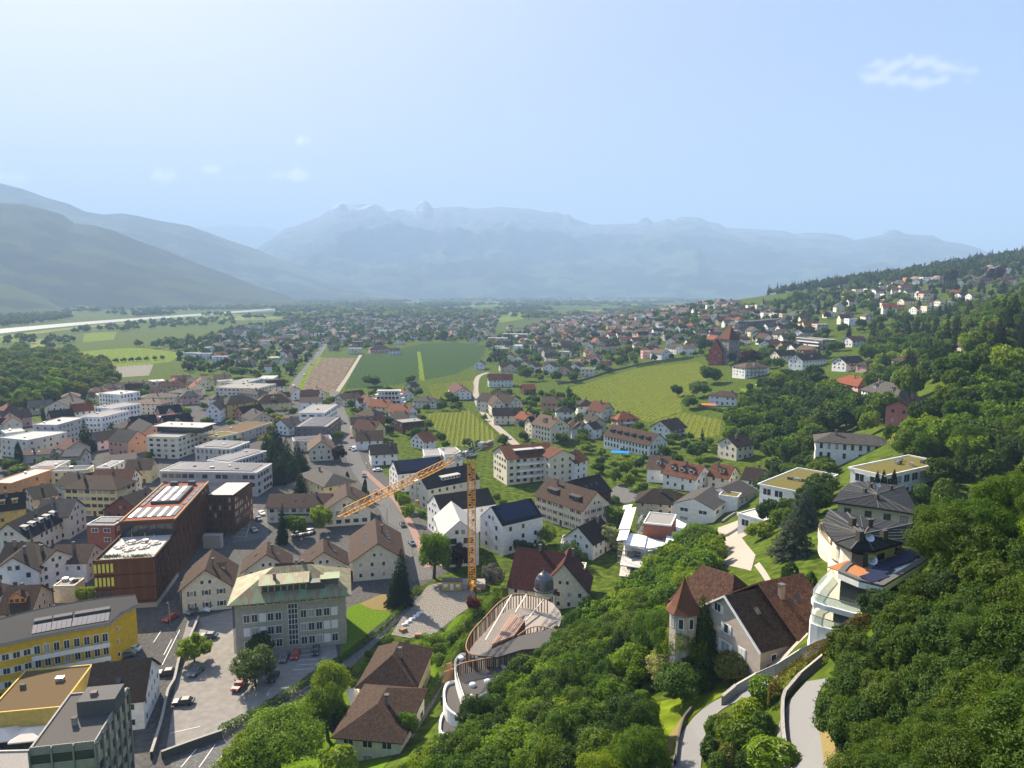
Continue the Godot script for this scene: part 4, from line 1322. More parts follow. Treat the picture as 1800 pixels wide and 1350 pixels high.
	house("b5", [1262, 112], [1395, 68], 9.5, 9, 7.0, "gable", "wall_rose", "roof_dark_brown", w, {"label": "narrow rose red house with dark roof half hidden by trees", "least": 10})
	far_houses()

func far_houses() -> void:
	var w := "by the dark green field"
	for a in [[215, 478, 75, "white", "brown", "gable"], [25, 468, 20, "pink", "red_brown", "gable"], [165, 558, 10, "white", "brown", "gable"], [440, 452, 0, "grey", "dark", "hip"], [340, 440, 30, "white", "grey", "gable"], [655, 386, 0, "grey", "grey", "hip"], [900, 374, 40, "white", "grey", "gable"], [860, 466, 80, "cream", "light_brown", "gable"], [830, 340, 60, "white", "dark", "gable"], [1030, 388, 0, "cream", "brown", "hip"], [1185, 355, 20, "cream", "red_brown", "hip"], [700, 320, 5, "white", "gravel", "flat"], [150, 300, 0, "white", "gravel", "flat"], [60, 405, 0, "white", "gravel", "flat"], [200, 365, 0, "white", "gravel", "flat"], [300, 305, 5, "grey", "gravel", "flat"]]:
		hut("c3", a[0], a[1], a[2], 15, 11, 9, a[5], "wall_" + a[3], "roof_" + a[4], w)
	house("c3", [-10, 532], [75, 530], 11, 17, 6, "hip", "wall_pink", "roof_brown", w, {"label": "large pink-walled hall with brown hipped roof at the edge of the dark green field"})
	hut("c3", 1095, 478, 0, 16, 13, 10, "hip", "wall_pink", "roof_brown", w)
	w = "in the village beyond the vineyards"
	block("c3", [1100, 432], [1330, 438], [1345, 412], 9, "wall_cream", "roof_pale", w, {"wide": 2.0, "deep_most": 16.0, "label": "wide cream flat-roofed school building in the village beyond the vineyards"})
	block("c3", [985, 470], [1150, 472], [1150, 448], 8, "wall_white", "roof_pale", w, {"deep_most": 14.0})
	for a in [[1432, 345, 10, "beige", "red_brown", "gable"], [1425, 395, 0, "pale_yellow", "brown", "hip"], [1570, 312, 0, "white", "grey", "gable"], [1690, 384, 5, "white", "light_brown", "gable"], [1590, 440, 10, "pink", "maroon", "gable"], [1410, 522, 0, "beige", "grey", "hip"], [1520, 568, 20, "grey", "grey", "gable"], [1190, 606, 80, "cream", "brown", "gable"], [1150, 685, 10, "beige", "brown", "gable"], [1220, 690, 60, "beige", "dark_brown", "gable"], [920, 668, 85, "white", "brown", "gable"], [1330, 672, 70, "cream", "brown", "gable"], [1400, 690, 60, "cream", "dark_brown", "gable"], [1545, 605, 0, "white", "dark", "gable"], [1545, 688, 70, "white", "dark_brown", "gable"], [1675, 712, 75, "pink", "dark_brown", "gable"], [1770, 690, 70, "white", "dark", "gable"], [1740, 520, 0, "grey", "dark", "gable"], [1650, 350, 0, "white", "grey", "flat"], [1760, 440, 20, "beige", "brown", "gable"]]:
		hut("c3", a[0], a[1], a[2], 15, 11.5, 9.5, a[5], "wall_" + a[3], "roof_" + a[4] if a[5] != "flat" else "roof_gravel", w)
	house("c3", [990, 788], [1200, 786], 11, 15, 6.5, "gable", "wall_white", "roof_maroon", w, {"label": "large white house with long maroon roof where the lane bends"})
	for a in [[200, 235, 80, "white", "grey", "gable"], [270, 250, 10, "white", "brown", "gable"], [320, 208, 0, "beige", "red", "gable"], [300, 325, 0, "grey", "grey", "gable"], [340, 352, 0, "orange", "brown", "flat"], [470, 370, 0, "pale_yellow", "grey", "flat"], [520, 385, 10, "salmon", "brown", "hip"], [740, 385, 80, "orange", "red_brown", "gable"], [880, 385, 5, "white", "dark", "gable"], [985, 370, 75, "cream", "brown", "gable"], [1030, 318, 10, "white", "light_brown", "hip"], [1040, 275, 0, "pink", "red", "hip"], [1110, 295, 5, "red", "brown", "gable"], [850, 195, 75, "white", "grey", "gable"], [980, 185, 20, "white", "dark", "gable"], [790, 190, 0, "grey", "dark", "gable"], [1280, 222, 0, "white", "brown", "hip"], [1500, 212, 30, "white", "light_brown", "gable"], [1500, 312, 5, "white", "grey", "gable"], [1190, 360, 70, "beige", "brown", "gable"], [590, 460, 0, "beige", "red", "gable"], [400, 462, 10, "beige", "red_brown", "gable"], [480, 430, 15, "white", "red_brown", "gable"], [690, 465, 15, "beige", "brown", "gable"], [830, 428, 60, "cream", "brown", "gable"], [970, 425, 20, "beige", "brown", "gable"], [1010, 468, 60, "white", "light_brown", "gable"], [1180, 480, 10, "cream", "light_brown", "gable"], [60, 395, 0, "white", "light_brown", "gable"], [230, 385, 70, "white", "dark", "gable"], [110, 465, 60, "white", "dark_brown", "gable"], [20, 290, 0, "white", "gravel", "flat"], [640, 300, 10, "beige", "dark", "gable"], [1340, 180, 0, "white", "gravel", "flat"], [1700, 185, 0, "white", "grey", "flat"], [1780, 180, 0, "cream", "brown", "flat"], [560, 420, 10, "white", "brown", "gable"], [840, 505, 0, "white", "grey", "hip"], [300, 515, 60, "white", "maroon", "gable"], [90, 530, 0, "grey", "dark", "gable"]]:
		hut("c4", a[0], a[1], a[2], 14, 11, 9, a[5], "wall_" + a[3], "roof_" + a[4] if a[5] != "flat" else "roof_gravel", w)
	block("c4", [690, 290], [895, 290], [905, 268], 6, "wall_grey", "roof_pale", w, {"deep_most": 14.0, "label": "long low grey flat-roofed hall in the village beyond the vineyards"})
	w = "at the top of the large vineyard"
	house("c4", [410, 505], [475, 500], 15, 16, 10.5, "hip", "wall_pale_yellow", "roof_dark", w, {"dormers": 3, "dormer_gabled": false, "shutter": "shutter_red", "label": "tall pale yellow mansion with dark mansard roof at the top of the vineyard"})
	house("c4", [770, 545], [850, 532], 10, 12, 6, "gable", "wall_orange", "roof_brown", w)
	house("c4", [860, 560], [960, 572], 10.5, 13, 6.5, "gable", "wall_white", "roof_light_brown", w)
	house("c4", [990, 515], [1080, 525], 10.5, 12, 6.5, "gable", "wall_white", "roof_brown", w)
	house("c4", [1120, 525], [1210, 528], 10, 12, 6.5, "gable", "wall_white", "roof_light_brown", w)
	w = "on the wooded hillside"
	for a in [[1075, 318, 0, "grey", "flat"], [1180, 315, 0, "white", "flat"], [1500, 322, 15, "grey", "hip"], [830, 388, 0, "beige", "flat"], [665, 360, 10, "grey", "hip"], [690, 402, 0, "red_brown", "gable"], [755, 392, 0, "brown", "flat"], [865, 420, 0, "pale", "flat"], [940, 420, 0, "pale", "flat"], [1045, 362, 0, "red", "gable"], [1075, 395, 10, "grey", "gable"], [1165, 398, 0, "red_brown", "gable"], [1190, 420, 0, "grey", "flat"], [1060, 447, 10, "dark", "gable"], [990, 488, 0, "pale", "flat"], [1140, 495, 10, "brown", "gable"], [1215, 498, 0, "grey", "flat"], [1420, 412, 5, "dark", "gable"], [1495, 415, 0, "light_brown", "gable"], [1680, 455, 5, "light_brown", "gable"], [110, 490, 0, "pale", "flat"], [220, 508, 0, "light_brown", "hip"], [180, 540, 0, "beige", "flat"], [425, 515, 10, "grey", "hip"], [300, 545, 0, "dark", "flat"], [470, 475, 50, "brown", "gable"], [1300, 470, 0, "pale", "flat"], [1480, 535, 0, "brown", "gable"], [545, 360, 0, "brown", "gable"], [920, 345, 0, "grey", "gable"], [180, 462, 0, "grey", "gable"], [1500, 712, 10, "grey", "hip"], [730, 690, 20, "brown", "gable"]]:
		var wall: String = ["wall_white", "wall_cream", "wall_white", "wall_beige", "wall_orange"][rng.randi() % 5]
		hut("c5", a[0], a[1], a[2], 17, 12, 8 if a[4] != "flat" else 7, a[4], wall, "roof_" + a[3] if a[4] != "flat" else ("roof_pale" if a[3] in ["pale", "white"] else "roof_gravel"), w)
	w = "at the far end of the main street"
	for a in [[95, 605, 5, "white", "flat"], [235, 630, 10, "white", "flat"], [330, 555, 5, "grey", "dark"], [560, 495, 0, "white", "grey"], [640, 490, 0, "white", "flat"], [760, 470, 10, "beige", "brown"], [930, 525, 20, "white", "dark"], [1030, 490, 80, "white", "grey"], [850, 440, 0, "grey", "flat"], [1110, 430, 0, "white", "flat"], [1160, 360, 0, "white", "flat"], [1240, 460, 5, "pink", "maroon"], [1290, 330, 0, "white", "flat"], [1410, 340, 0, "white", "flat"], [1480, 310, 0, "grey", "flat"], [1590, 300, 0, "white", "flat"], [1440, 500, 0, "dark_grey", "flat"], [1420, 560, 0, "cream", "flat"], [1230, 530, 10, "grey", "grey"], [1320, 410, 5, "white", "flat"], [1620, 375, 0, "white", "flat"], [1700, 400, 0, "white", "flat"], [1650, 475, 60, "pink", "red_brown"], [820, 645, 70, "white", "grey"], [250, 790, 10, "beige", "light_brown"], [65, 820, 0, "beige", "grey"], [480, 360, 0, "grey", "flat"], [540, 362, 0, "grey", "flat"], [900, 395, 0, "white", "flat"], [980, 440, 0, "beige", "brown"], [1180, 380, 0, "grey", "flat"], [1540, 430, 10, "white", "grey"], [1700, 330, 0, "grey", "flat"]]:
		if a[4] == "flat":
			hut("c2", a[0], a[1], a[2], 18, 12, 8, "flat", "wall_" + a[3], "roof_gravel", w)
		else:
			hut("c2", a[0], a[1], a[2], 14, 11, 8.5, "gable", "wall_" + a[3], "roof_" + a[4], w)
	w = "beside the riverside meadows"
	for a in [[1690, 600, 0, "white", "flat"], [1590, 800, 20, "pale_yellow", "maroon"], [1110, 860, 10, "beige", "brown"], [1240, 850, 0, "beige", "light_brown"], [1740, 820, 10, "beige", "grey"]]:
		if a[4] == "flat":
			hut("c1", a[0], a[1], a[2], 18, 12, 8, "flat", "wall_" + a[3], "roof_gravel", w)
		else:
			hut("c1", a[0], a[1], a[2], 16, 11, 8, "gable", "wall_" + a[3], "roof_" + a[4], w)
	block("c2", [565, 830], [700, 828], [728, 800], 8, "wall_white", "roof_pale", "by the brown ploughed field", {"label": "white service station building with pale flat roof by the ploughed field"})
	block("c2", [285, 865], [455, 868], [520, 815], 8, "wall_grey", "roof_gravel", "by the brown ploughed field", {"vents": 2})
	block("c2", [185, 905], [560, 915], [605, 870], 9, "wall_cream", "roof_gravel", "by the brown ploughed field", {"vents": 3, "wide": 2.0, "label": "wide cream flat-roofed building behind the dark-roofed yellow house"})
	infill()
	terraced_flats()

func terraced_flats() -> void:   # the stepped white apartment house
	var q := zoom("b3", Vector2(100, 40))
	var p := at(q.x, q.y, 14.0)
	var o := thing("apartment_building", "white stepped apartment house with planted terraces on every floor", "apartment building", Vector3(p.x, p.y - 14.0, p.z), 0.05)
	footprints.append([Vector2(p.x, p.z), 13.0, 10.0, Vector2.RIGHT])
	for f in 5:
		var w := 24.0 - f * 2.2
		var d := 17.0 - f * 2.4
		var zc := -f * 1.0
		pane_at(o, "wall", Vector3(0, f * 2.9 + 1.2 - (1.5 if f == 0 else 0.0), zc), Vector3(w, 2.4 + (3.0 if f == 0 else 0.0), d), 0, M["wall_white"])
		pane_at(o, "terrace", Vector3(0, f * 2.9 + 2.65, zc + 0.6), Vector3(w + 2.2, 0.42, d + 2.0), 0, M["wall_white"])
		pane_at(o, "railing", Vector3(0, f * 2.9 + 3.25, zc + 1.5 + d / 2.0), Vector3(w + 2.0, 0.85, 0.1), 0, M["metal_grey"])
		for k in 6:
			window(o, Vector3((k - 2.5) * w / 6.4, f * 2.9 + 1.25, zc + d / 2.0), w / 8.5, 1.7, 0, false)
		for k in 4:
			window(o, Vector3(w / 2.0, f * 2.9 + 1.25, zc + (k - 1.5) * d / 4.5), 1.6, 1.6, PI / 2.0, false)

var far_lots := []             # where the houses stand that are too many to tell apart

func infill() -> void:          # the ordinary houses that fill the gaps
	var lots := []
	for zone in [["p", [[860, 602], [980, 562], [1120, 548], [1300, 538], [1420, 560], [1470, 612], [1400, 640], [1300, 632], [1120, 636], [1000, 672], [900, 650]], 27.0, "in the village beyond the vineyards", 0.5],
			["p", [[330, 612], [430, 580], [560, 562], [720, 557], [880, 553], [858, 600], [740, 600], [640, 612], [565, 618], [520, 660], [440, 650]], 33.0, "at the far end of the main street", 0.36],
			["p", [[604, 705], [700, 690], [745, 705], [745, 760], [680, 780], [640, 770]], 22.0, "around the main street beyond the dark firs", 0.8],
			["p", [[870, 700], [960, 690], [1000, 700], [1060, 730], [1130, 750], [1090, 770], [960, 770]], 22.0, "along the lane above the small vineyard", 0.6],
			["p", [[0, 715], [220, 690], [330, 672], [480, 690], [580, 702], [596, 780], [470, 790], [280, 800], [100, 830], [0, 860]], 23.0, "beside the timber-slatted office", 0.8],
			["p", [[0, 860], [160, 850], [150, 960], [60, 1000], [0, 1000]], 19.0, "in the lanes behind the yellow apartment house", 0.9],
			["p", [[1440, 560], [1560, 505], [1700, 475], [1790, 470], [1790, 515], [1640, 545], [1500, 575]], 34.0, "on the wooded hillside", 0.55]]:
		var poly := plan(zone[0], zone[1])
		var lo := poly[0]
		var hi := poly[0]
		for p in poly:
			lo = lo.min(p)
			hi = hi.max(p)
		var gap: float = zone[2]
		var x := lo.x
		while x < hi.x:
			var y := lo.y
			while y < hi.y:
				var p := Vector2(x, y) + Vector2(rng.randf_range(-1, 1), rng.randf_range(-1, 1)) * gap * 0.3
				y += gap
				if rng.randf() > zone[4] or not Geometry2D.is_point_in_polygon(p, poly) or blocked(p, 8.0):
					continue
				lots.append([p, zone[3]])
				footprints.append([p, 6.5, 6.5, Vector2.RIGHT])
			x += gap
	lots.sort_custom(func(a, b): return a[0].length() < b[0].length())
	for n in lots.size():
		var p: Vector2 = lots[n][0]
		var where: String = lots[n][1]
		if n >= 270:
			far_lots.append(p)
			continue
		var length := rng.randf_range(11, 17)
		var width := rng.randf_range(9, 12.5)
		var height := rng.randf_range(8, 11)
		var style: String = ["gable", "gable", "gable", "hip", "flat"][rng.randi() % 5]
		var wall: String = ["white", "cream", "white", "beige", "cream", "pale_yellow", "pink", "salmon"][rng.randi() % 8]
		var roof: String = ["brown", "dark_brown", "red_brown", "red", "grey", "dark", "light_brown", "maroon"][rng.randi() % 8] if style != "flat" else ["gravel", "pale", "sedum"][rng.randi() % 3]
		var turn := snappedf(sin(p.x * 0.006) * 40.0 + cos(p.y * 0.004) * 30.0, 15.0) + (90.0 if rng.randf() < 0.45 else 0.0) + rng.randf_range(-6, 6)
		var o := thing("cottage", "%s cottage with %s %s roof %s" % [wall.replace("_", " "), roof.replace("_", " "), {"gable": "gabled", "hip": "hipped", "flat": "flat"}[style], where], "cottage", foot(Vector3(p.x, 0, p.y)), deg_to_rad(turn), "cottages " + where)
		if style == "flat":
			flat_body(o, length, width, height * 0.75, "wall_" + wall, "roof_" + roof, {"vents": 1, "gap": 3.6, "wide": 1.8, "deep": 4.0})
			continue
		var eave := height * (0.6 if style == "gable" else 0.68)
		if style == "gable":
			part(o, "wall", gable_shell(length, width, eave, height, 4.0), M["wall_" + wall])
			part(o, "roof", gable_roof(length, width, eave, height, 0.8), M["roof_" + roof])
			if rng.randf() < 0.4:      # a lower cross wing
				var wing := Node3D.new()
				wing.name = "wing"
				o.add_child(wing)
				wing.transform = Transform3D(Basis(Vector3.UP, PI / 2.0), Vector3(length * rng.randf_range(-0.25, 0.25), 0, width * 0.45 * (1.0 if rng.randf() < 0.5 else -1.0)))
				part(wing, "wing_wall", gable_shell(width * 0.7, 6.0, eave * 0.9, height * 0.82, 4.0), M["wall_" + wall])
				part(wing, "wing_roof", gable_roof(width * 0.7, 6.0, eave * 0.9, height * 0.82, 0.6), M["roof_" + roof])
		else:
			part(o, "wall", box_shell(length, width, eave, 4.0), M["wall_" + wall])
			part(o, "roof", hip_roof(length, width, eave, height, maxf(0.0, length - width * 0.9), 0.8), M["roof_" + roof])
		glaze(o, length, width, eave, 0.0, {"gap": 3.4, "wide": 1.2})
		chimney(o, Vector3(length * 0.15, height - 0.8, 0.8), 1.9)
		if rng.randf() < 0.35 and seen(o, Vector3(0, 0, 1)):
			balcony(o, Vector3(0, 2.9, width / 2.0), length * 0.5, 1.4, 0.0, ["wood_brown", "wall_white"][rng.randi() % 2])

# ---------------------------------------------------------------- ground cover, roads, walls, hedges, vines
func ground_materials() -> void:
	mat("asphalt", lin(0.12, 0.115, 0.11), 0.95, "speckle", 0.05)
	mat("asphalt_pale", lin(0.25, 0.232, 0.21), 0.95, "plaster", 0.07)
	mat("road_grey", lin(0.17, 0.168, 0.165), 0.95, "speckle", 0.08)
	mat("cobble", lin(0.27, 0.27, 0.275), 0.9, "fine", 0.5)
	mat("pink_paving", lin(0.36, 0.235, 0.19), 0.95, "speckle", 0.15)
	mat("paving", lin(0.42, 0.37, 0.32), 0.95, "speckle", 0.15)
	mat("gravel", lin(0.36, 0.33, 0.29), 0.95, "mottle", 0.3)
	mat("soil", lin(0.24, 0.18, 0.13), 0.95, "rows", 0.03)
	mat("dry_grass", lin(0.30, 0.23, 0.10), 0.95, "fine", 0.15)
	mat("lawn", lin(0.12, 0.205, 0.012), 0.95, "speckle", 0.1)
	mat("bright_grass", lin(0.20, 0.28, 0.018), 0.95, "mottle", 0.03)
	mat("crop", lin(0.048, 0.10, 0.020), 0.95, "rows", 0.04)
	mat("crop_pale", lin(0.20, 0.23, 0.06), 0.95, "speckle", 0.02)
	mat("vine_floor", lin(0.25, 0.275, 0.04), 0.95, "mottle", 0.1)
	mat("line_white", lin(0.62, 0.62, 0.60), 0.8)
	mat("line_yellow", lin(0.60, 0.45, 0.10), 0.8)
	mat("river", lin(0.22, 0.24, 0.24), 0.6)
	mat("wall_concrete", lin(0.46, 0.44, 0.41), 0.9, "speckle", 0.3)
	mat("wall_rubble", lin(0.20, 0.18, 0.155), 0.95, "fine", 0.4)

func make_ground_cover() -> void:
	patch("pavement", "grey asphalt of the town's streets and yards", "p", [[-140, 730], [120, 745], [250, 715], [420, 690], [520, 700], [600, 705], [640, 790], [690, 850], [760, 930], [800, 1000], [740, 1030], [690, 1090], [620, 1130], [600, 1180], [430, 1290], [350, 1352], [100, 1420], [-200, 1420]], "asphalt", 0.04)
	patch("car_park", "pale asphalt car park in front of the copper-roofed school", "p", [[330, 1092], [408, 1072], [412, 1150], [590, 1134], [596, 1176], [540, 1210], [392, 1290], [290, 1332], [305, 1240], [312, 1150]], "asphalt_pale", 0.08, true)
	patch("car_park", "asphalt car park with white bays behind the cream wing", "p", [[408, 955], [432, 893], [472, 897], [472, 945]], "road_grey", 0.08, true)
	patch("car_park", "asphalt yard with marked bays at the foot of the car park wall", "p", [[300, 1340], [392, 1300], [420, 1315], [420, 1380], [300, 1380]], "road_grey", 0.09, true)
	road("road", "asphalt street passing between the timber-slatted office and the school", "p", [[232, 1105], [290, 1082], [350, 1070], [412, 1056]], 7.0, "asphalt", 0.10)
	road("road", "main street of grey asphalt leading away through the town", "p", [[745, 1020], [722, 972], [703, 930], [680, 890], [650, 850], [626, 815], [611, 770], [600, 730], [590, 700], [586, 688]], 7.5, "road_grey", 0.09)
	road("footway", "pinkish paved footway beside the main street", "p", [[752, 998], [738, 960], [718, 915], [694, 878], [662, 848], [640, 828]], 2.6, "pink_paving", 0.14)
	road("road", "straight country road beside the brown ploughed field", "p", [[508, 700], [522, 672], [540, 648], [560, 622], [572, 604]], 9.0, "road_grey", 0.09)
	road("road", "pale lane climbing past the small vineyard", "p", [[915, 790], [890, 766], [864, 742], [845, 718], [838, 700], [836, 680], [841, 662], [858, 655]], 5.0, "paving", 0.09)
	road("track", "pale farm track between the ploughed field and the dark green field", "p", [[592, 690], [612, 660], [634, 624]], 4.0, "paving", 0.08)
	road("path", "light gravel path along the hedge of the school garden", "p", [[605, 1172], [650, 1130], [690, 1090], [735, 1048]], 3.6, "road_grey", 0.10)
	road("path", "sunlit gravel path between the garden hedges below the curved building", "p", [[800, 1150], [778, 1190], [752, 1240], [715, 1300]], 2.4, "gravel", 0.10)
	patch("building_site", "pale gravel yard of the building site under the crane", "p", [[752, 1030], [800, 1018], [832, 1030], [838, 1060], [800, 1085], [780, 1112], [720, 1122], [688, 1116], [712, 1075], [740, 1045]], "gravel", 0.08, true)
	patch("lawn", "shaded lawn beside the copper-roofed school", "p", [[612, 1068], [660, 1050], [725, 1038], [716, 1062], [650, 1110], [598, 1160], [600, 1120]], "lawn", 0.09)
	patch("dry_lawn", "dry brownish lawn under the dark spruce", "p", [[632, 1062], [668, 1046], [722, 1040], [712, 1060], [690, 1075], [655, 1072]], "dry_grass", 0.12)
	patch("lawn", "garden lawn beside the hip-roofed house", "p", [[415, 1352], [480, 1290], [560, 1220], [620, 1215], [625, 1290], [690, 1330], [650, 1380], [420, 1380]], "lawn", 0.08)
	patch("lawn", "garden plots between hedges below the building site", "p", [[745, 1130], [800, 1085], [830, 1075], [812, 1130], [770, 1200], [740, 1240], [735, 1180]], "lawn", 0.08)
	patch("lawn", "lawn below the white villa with tan balconies", "d7", [[720, 860], [1000, 850], [1030, 930], [840, 980], [760, 920]], "bright_grass", 0.1)
	patch("lawn", "sunny grass slope below the turreted house", "a4", [[230, 1000], [420, 950], [640, 890], [850, 870], [700, 950], [560, 1050], [480, 1150], [440, 1350], [300, 1350], [240, 1200]], "bright_grass", 0.1)
	patch("bank", "dry yellow grass bank beside the cobbled drive", "a4", [[420, 1180], [500, 1060], [560, 1010], [500, 1120], [455, 1220], [430, 1350], [380, 1350]], "dry_grass", 0.14)
	patch("bank", "dry sandy bank beside the lower bend", "a5", [[130, 1080], [170, 1060], [230, 1130], [260, 1300], [330, 1350], [165, 1350]], "dry_grass", 0.14)
	road("drive", "pale cobbled drive curving past the turreted house", "a4", [[520, 1420], [535, 1300], [565, 1170], [650, 1040], [780, 950], [930, 880], [1080, 800]], 3.4, "cobble", 0.12)
	road("drive", "grey cobbled road bending under the dark conifers", "a4", [[1260, 1450], [1230, 1330], [1190, 1200], [1180, 1060], [1230, 930], [1310, 830]], 3.8, "cobble", 0.12)
	patch("drive", "paved drive between the turreted house and the modern villa", "a4", [[960, 130], [1080, 330], [1180, 420], [1250, 560], [1080, 740], [1010, 780], [1110, 560], [1120, 470], [1000, 250], [930, 150]], "paving", 0.1, true)
	patch("forecourt", "pale concrete forecourt above the round green trees", "p", [[1262, 928], [1320, 906], [1350, 920], [1304, 946], [1328, 976], [1320, 1004], [1262, 990]], "paving", 0.1, true)
	patch("yard", "asphalt yard beside the brown barn roof", "b4", [[380, 860], [480, 770], [600, 830], [700, 870], [560, 920], [400, 910]], "road_grey", 0.08, true)
	patch("vineyard_floor", "green ground of the large vineyard", "p", [[1000, 683], [1060, 665], [1125, 646], [1228, 636], [1252, 655], [1228, 685], [1195, 708], [1200, 722], [1140, 742], [1085, 724], [1040, 708], [1008, 697]], "vine_floor", 0.06, true)
	patch("vineyard_floor", "green ground of the lower vineyard strip", "p", [[1150, 740], [1203, 725], [1268, 738], [1264, 765], [1225, 770], [1170, 755]], "vine_floor", 0.06, true)
	patch("vineyard_floor", "green ground of the small vineyard by the lane", "b3", [[400, 215], [740, 188], [960, 380], [940, 430], [800, 470], [570, 468], [470, 330]], "vine_floor", 0.06, true)
	patch("vineyard_floor", "green ground of the plot below the dark green field", "p", [[752, 676], [832, 668], [833, 690], [795, 704], [762, 700]], "vine_floor", 0.06, true)
	patch("field", "dark green crop field beside the ploughed field", "p", [[606, 684], [632, 626], [690, 616], [742, 604], [800, 602], [856, 607], [850, 625], [832, 642], [800, 658], [745, 668], [700, 676], [650, 681]], "crop", 0.06, true)
	road("field_strip", "bright grass strip dividing the dark green field", "p", [[736, 618], [739, 640], [742, 669]], 5.0, "bright_grass", 0.12)
	patch("field", "bare brown ploughed field beside the country road", "p", [[527, 690], [548, 646], [568, 629], [625, 629], [606, 660], [592, 690]], "soil", 0.06, true)
	patch("verge", "bright grass verge along the ploughed field", "p", [[516, 693], [538, 652], [560, 628], [572, 628], [550, 648], [528, 692]], "bright_grass", 0.1)
	for m in [[[102, 622], [185, 614], [242, 611], [322, 620], [300, 636], [190, 648], [150, 640]], [[148, 586], [205, 583], [200, 597], [146, 602]], [[0, 592], [52, 590], [50, 600], [0, 603]], [[396, 549], [462, 547], [468, 555], [426, 560], [398, 564]], [[458, 568], [520, 566], [510, 578], [468, 577]], [[340, 594], [376, 591], [374, 603], [345, 604]], [[300, 600], [330, 598], [340, 610], [310, 612]], [[120, 537], [156, 535], [156, 547], [124, 550]], [[668, 554], [690, 552], [688, 559], [670, 560]], [[530, 555], [575, 552], [580, 558], [530, 564]]]:
		patch("field", "bright green meadow between the riverside trees", "p", m, "bright_grass", 0.08)
	patch("field", "bare pale field by the riverside wood", "p", [[195, 646], [270, 640], [262, 660], [205, 664]], "gravel", 0.09)
	patch("field", "straw-coloured field by the riverside wood", "p", [[52, 597], [86, 596], [82, 608], [55, 612]], "crop_pale", 0.09)
	var line := plan("p", [[-300, 612], [-100, 593], [0, 582], [60, 576], [150, 568], [240, 561], [325, 555], [420, 548], [520, 541], [640, 534]])
	setting("river", "pale river with gravel banks crossing the valley", drape(ribbon(line, 95.0), 0.3).mesh(), M["river"])
	setting("levee", "grassy levee along the river", drape(ribbon(line, 40.0, 110.0), 0.5).mesh(), M["crop_pale"])
	# far fields, out to where the valley fades
	var r := RandomNumberGenerator.new()
	r.seed = 31
	for k in 34:
		var d := r.randf_range(2300, 6500)
		var x := r.randf_range(-0.72, 0.18) * d
		var wx := r.randf_range(60, 220)
		var wz := r.randf_range(150, 480)
		var turn := r.randf_range(-0.4, 0.4) + 0.5
		var poly := PackedVector2Array()
		for c in [[-1, -1], [1, -1], [1, 1], [-1, 1]]:
			poly.append(Vector2(x, -d) + Vector2(c[0] * wx, c[1] * wz).rotated(turn))
		setting("field", "far pale field on the valley floor", drape(poly, 0.5 + 0.02 * k).mesh(), M[["bright_grass", "crop_pale", "crop", "gravel"][r.randi() % 4]])
	bay_lines()
	vines("large vineyard of many green rows on the slope below the red house", [[1000, 683], [1060, 665], [1125, 646], [1228, 636], [1252, 655], [1228, 685], [1195, 708], [1200, 722], [1140, 742], [1085, 724], [1040, 708], [1008, 697]], Vector2(1040, 706), Vector2(1170, 644), 3.6)
	vines("strip of green vine rows below the large vineyard", [[1150, 740], [1203, 725], [1268, 738], [1264, 765], [1225, 770], [1170, 755]], Vector2(1200, 762), Vector2(1215, 730), 3.4)
	vines("small vineyard of green rows beside the pale lane", [[749, 728], [824, 722], [873, 764], [869, 775], [838, 784], [787, 784], [764, 753]], Vector2(790, 780), Vector2(800, 725), 3.0)
	vines("vine rows below the dark green field", [[752, 676], [832, 668], [833, 690], [795, 704], [762, 700]], Vector2(790, 700), Vector2(800, 670), 2.2)

func bay_lines() -> void:      # painted parking bays, each line a part of the marking set it belongs to
	for lot in [["b2", [300, 1190], 0, [410, 940], 9, "white parking bay lines behind the cream wing"], ["a2", [560, 770], 0, [640, 600], 7, "faint parking bay lines in the school's shadow"]]:
		var set_ := Node3D.new()
		set_.name = numbered("bay_marking")
		add_child(set_)
		set_.set_meta("kind", "structure")
		set_.set_meta("label", lot[5])
		for k in lot[4]:
			var t: float = k / float(lot[4] - 1)
			var a := zoom(lot[0], Vector2(lerpf(lot[1][0], lot[3][0], t), lerpf(lot[1][1], lot[3][1], t)))
			var pa := at(a.x, a.y)
			var e := Vector2(4.6, -0.6)
			var q := PackedVector2Array([Vector2(pa.x, pa.z), Vector2(pa.x, pa.z) + e, Vector2(pa.x, pa.z) + e + Vector2(0, 0.14), Vector2(pa.x, pa.z) + Vector2(0, 0.14)])
			part(set_, "line", drape(q, 0.13).mesh(), M["line_white"])
	var set2 := Node3D.new()
	set2.name = numbered("bay_marking")
	add_child(set2)
	set2.set_meta("kind", "structure")
	set2.set_meta("label", "pale parking lines on the school car park and the lower yard")
	for s in [[[295, 1325], [330, 1305]], [[300, 1290], [352, 1278]], [[318, 1350], [345, 1318]], [[350, 1350], [378, 1310]], [[375, 1345], [400, 1320]], [[270, 1130], [283, 1110]], [[288, 1152], [302, 1125]], [[285, 1170], [316, 1108]]]:
		var l := plan("p", s)
		part(set2, "line", drape(ribbon(l, 0.18), 0.14).mesh(), M["line_white"])
	var y := plan("b2", [[415, 1195], [475, 985]])
	part(set2, "line", drape(ribbon(y, 0.18), 0.14).mesh(), M["line_yellow"])

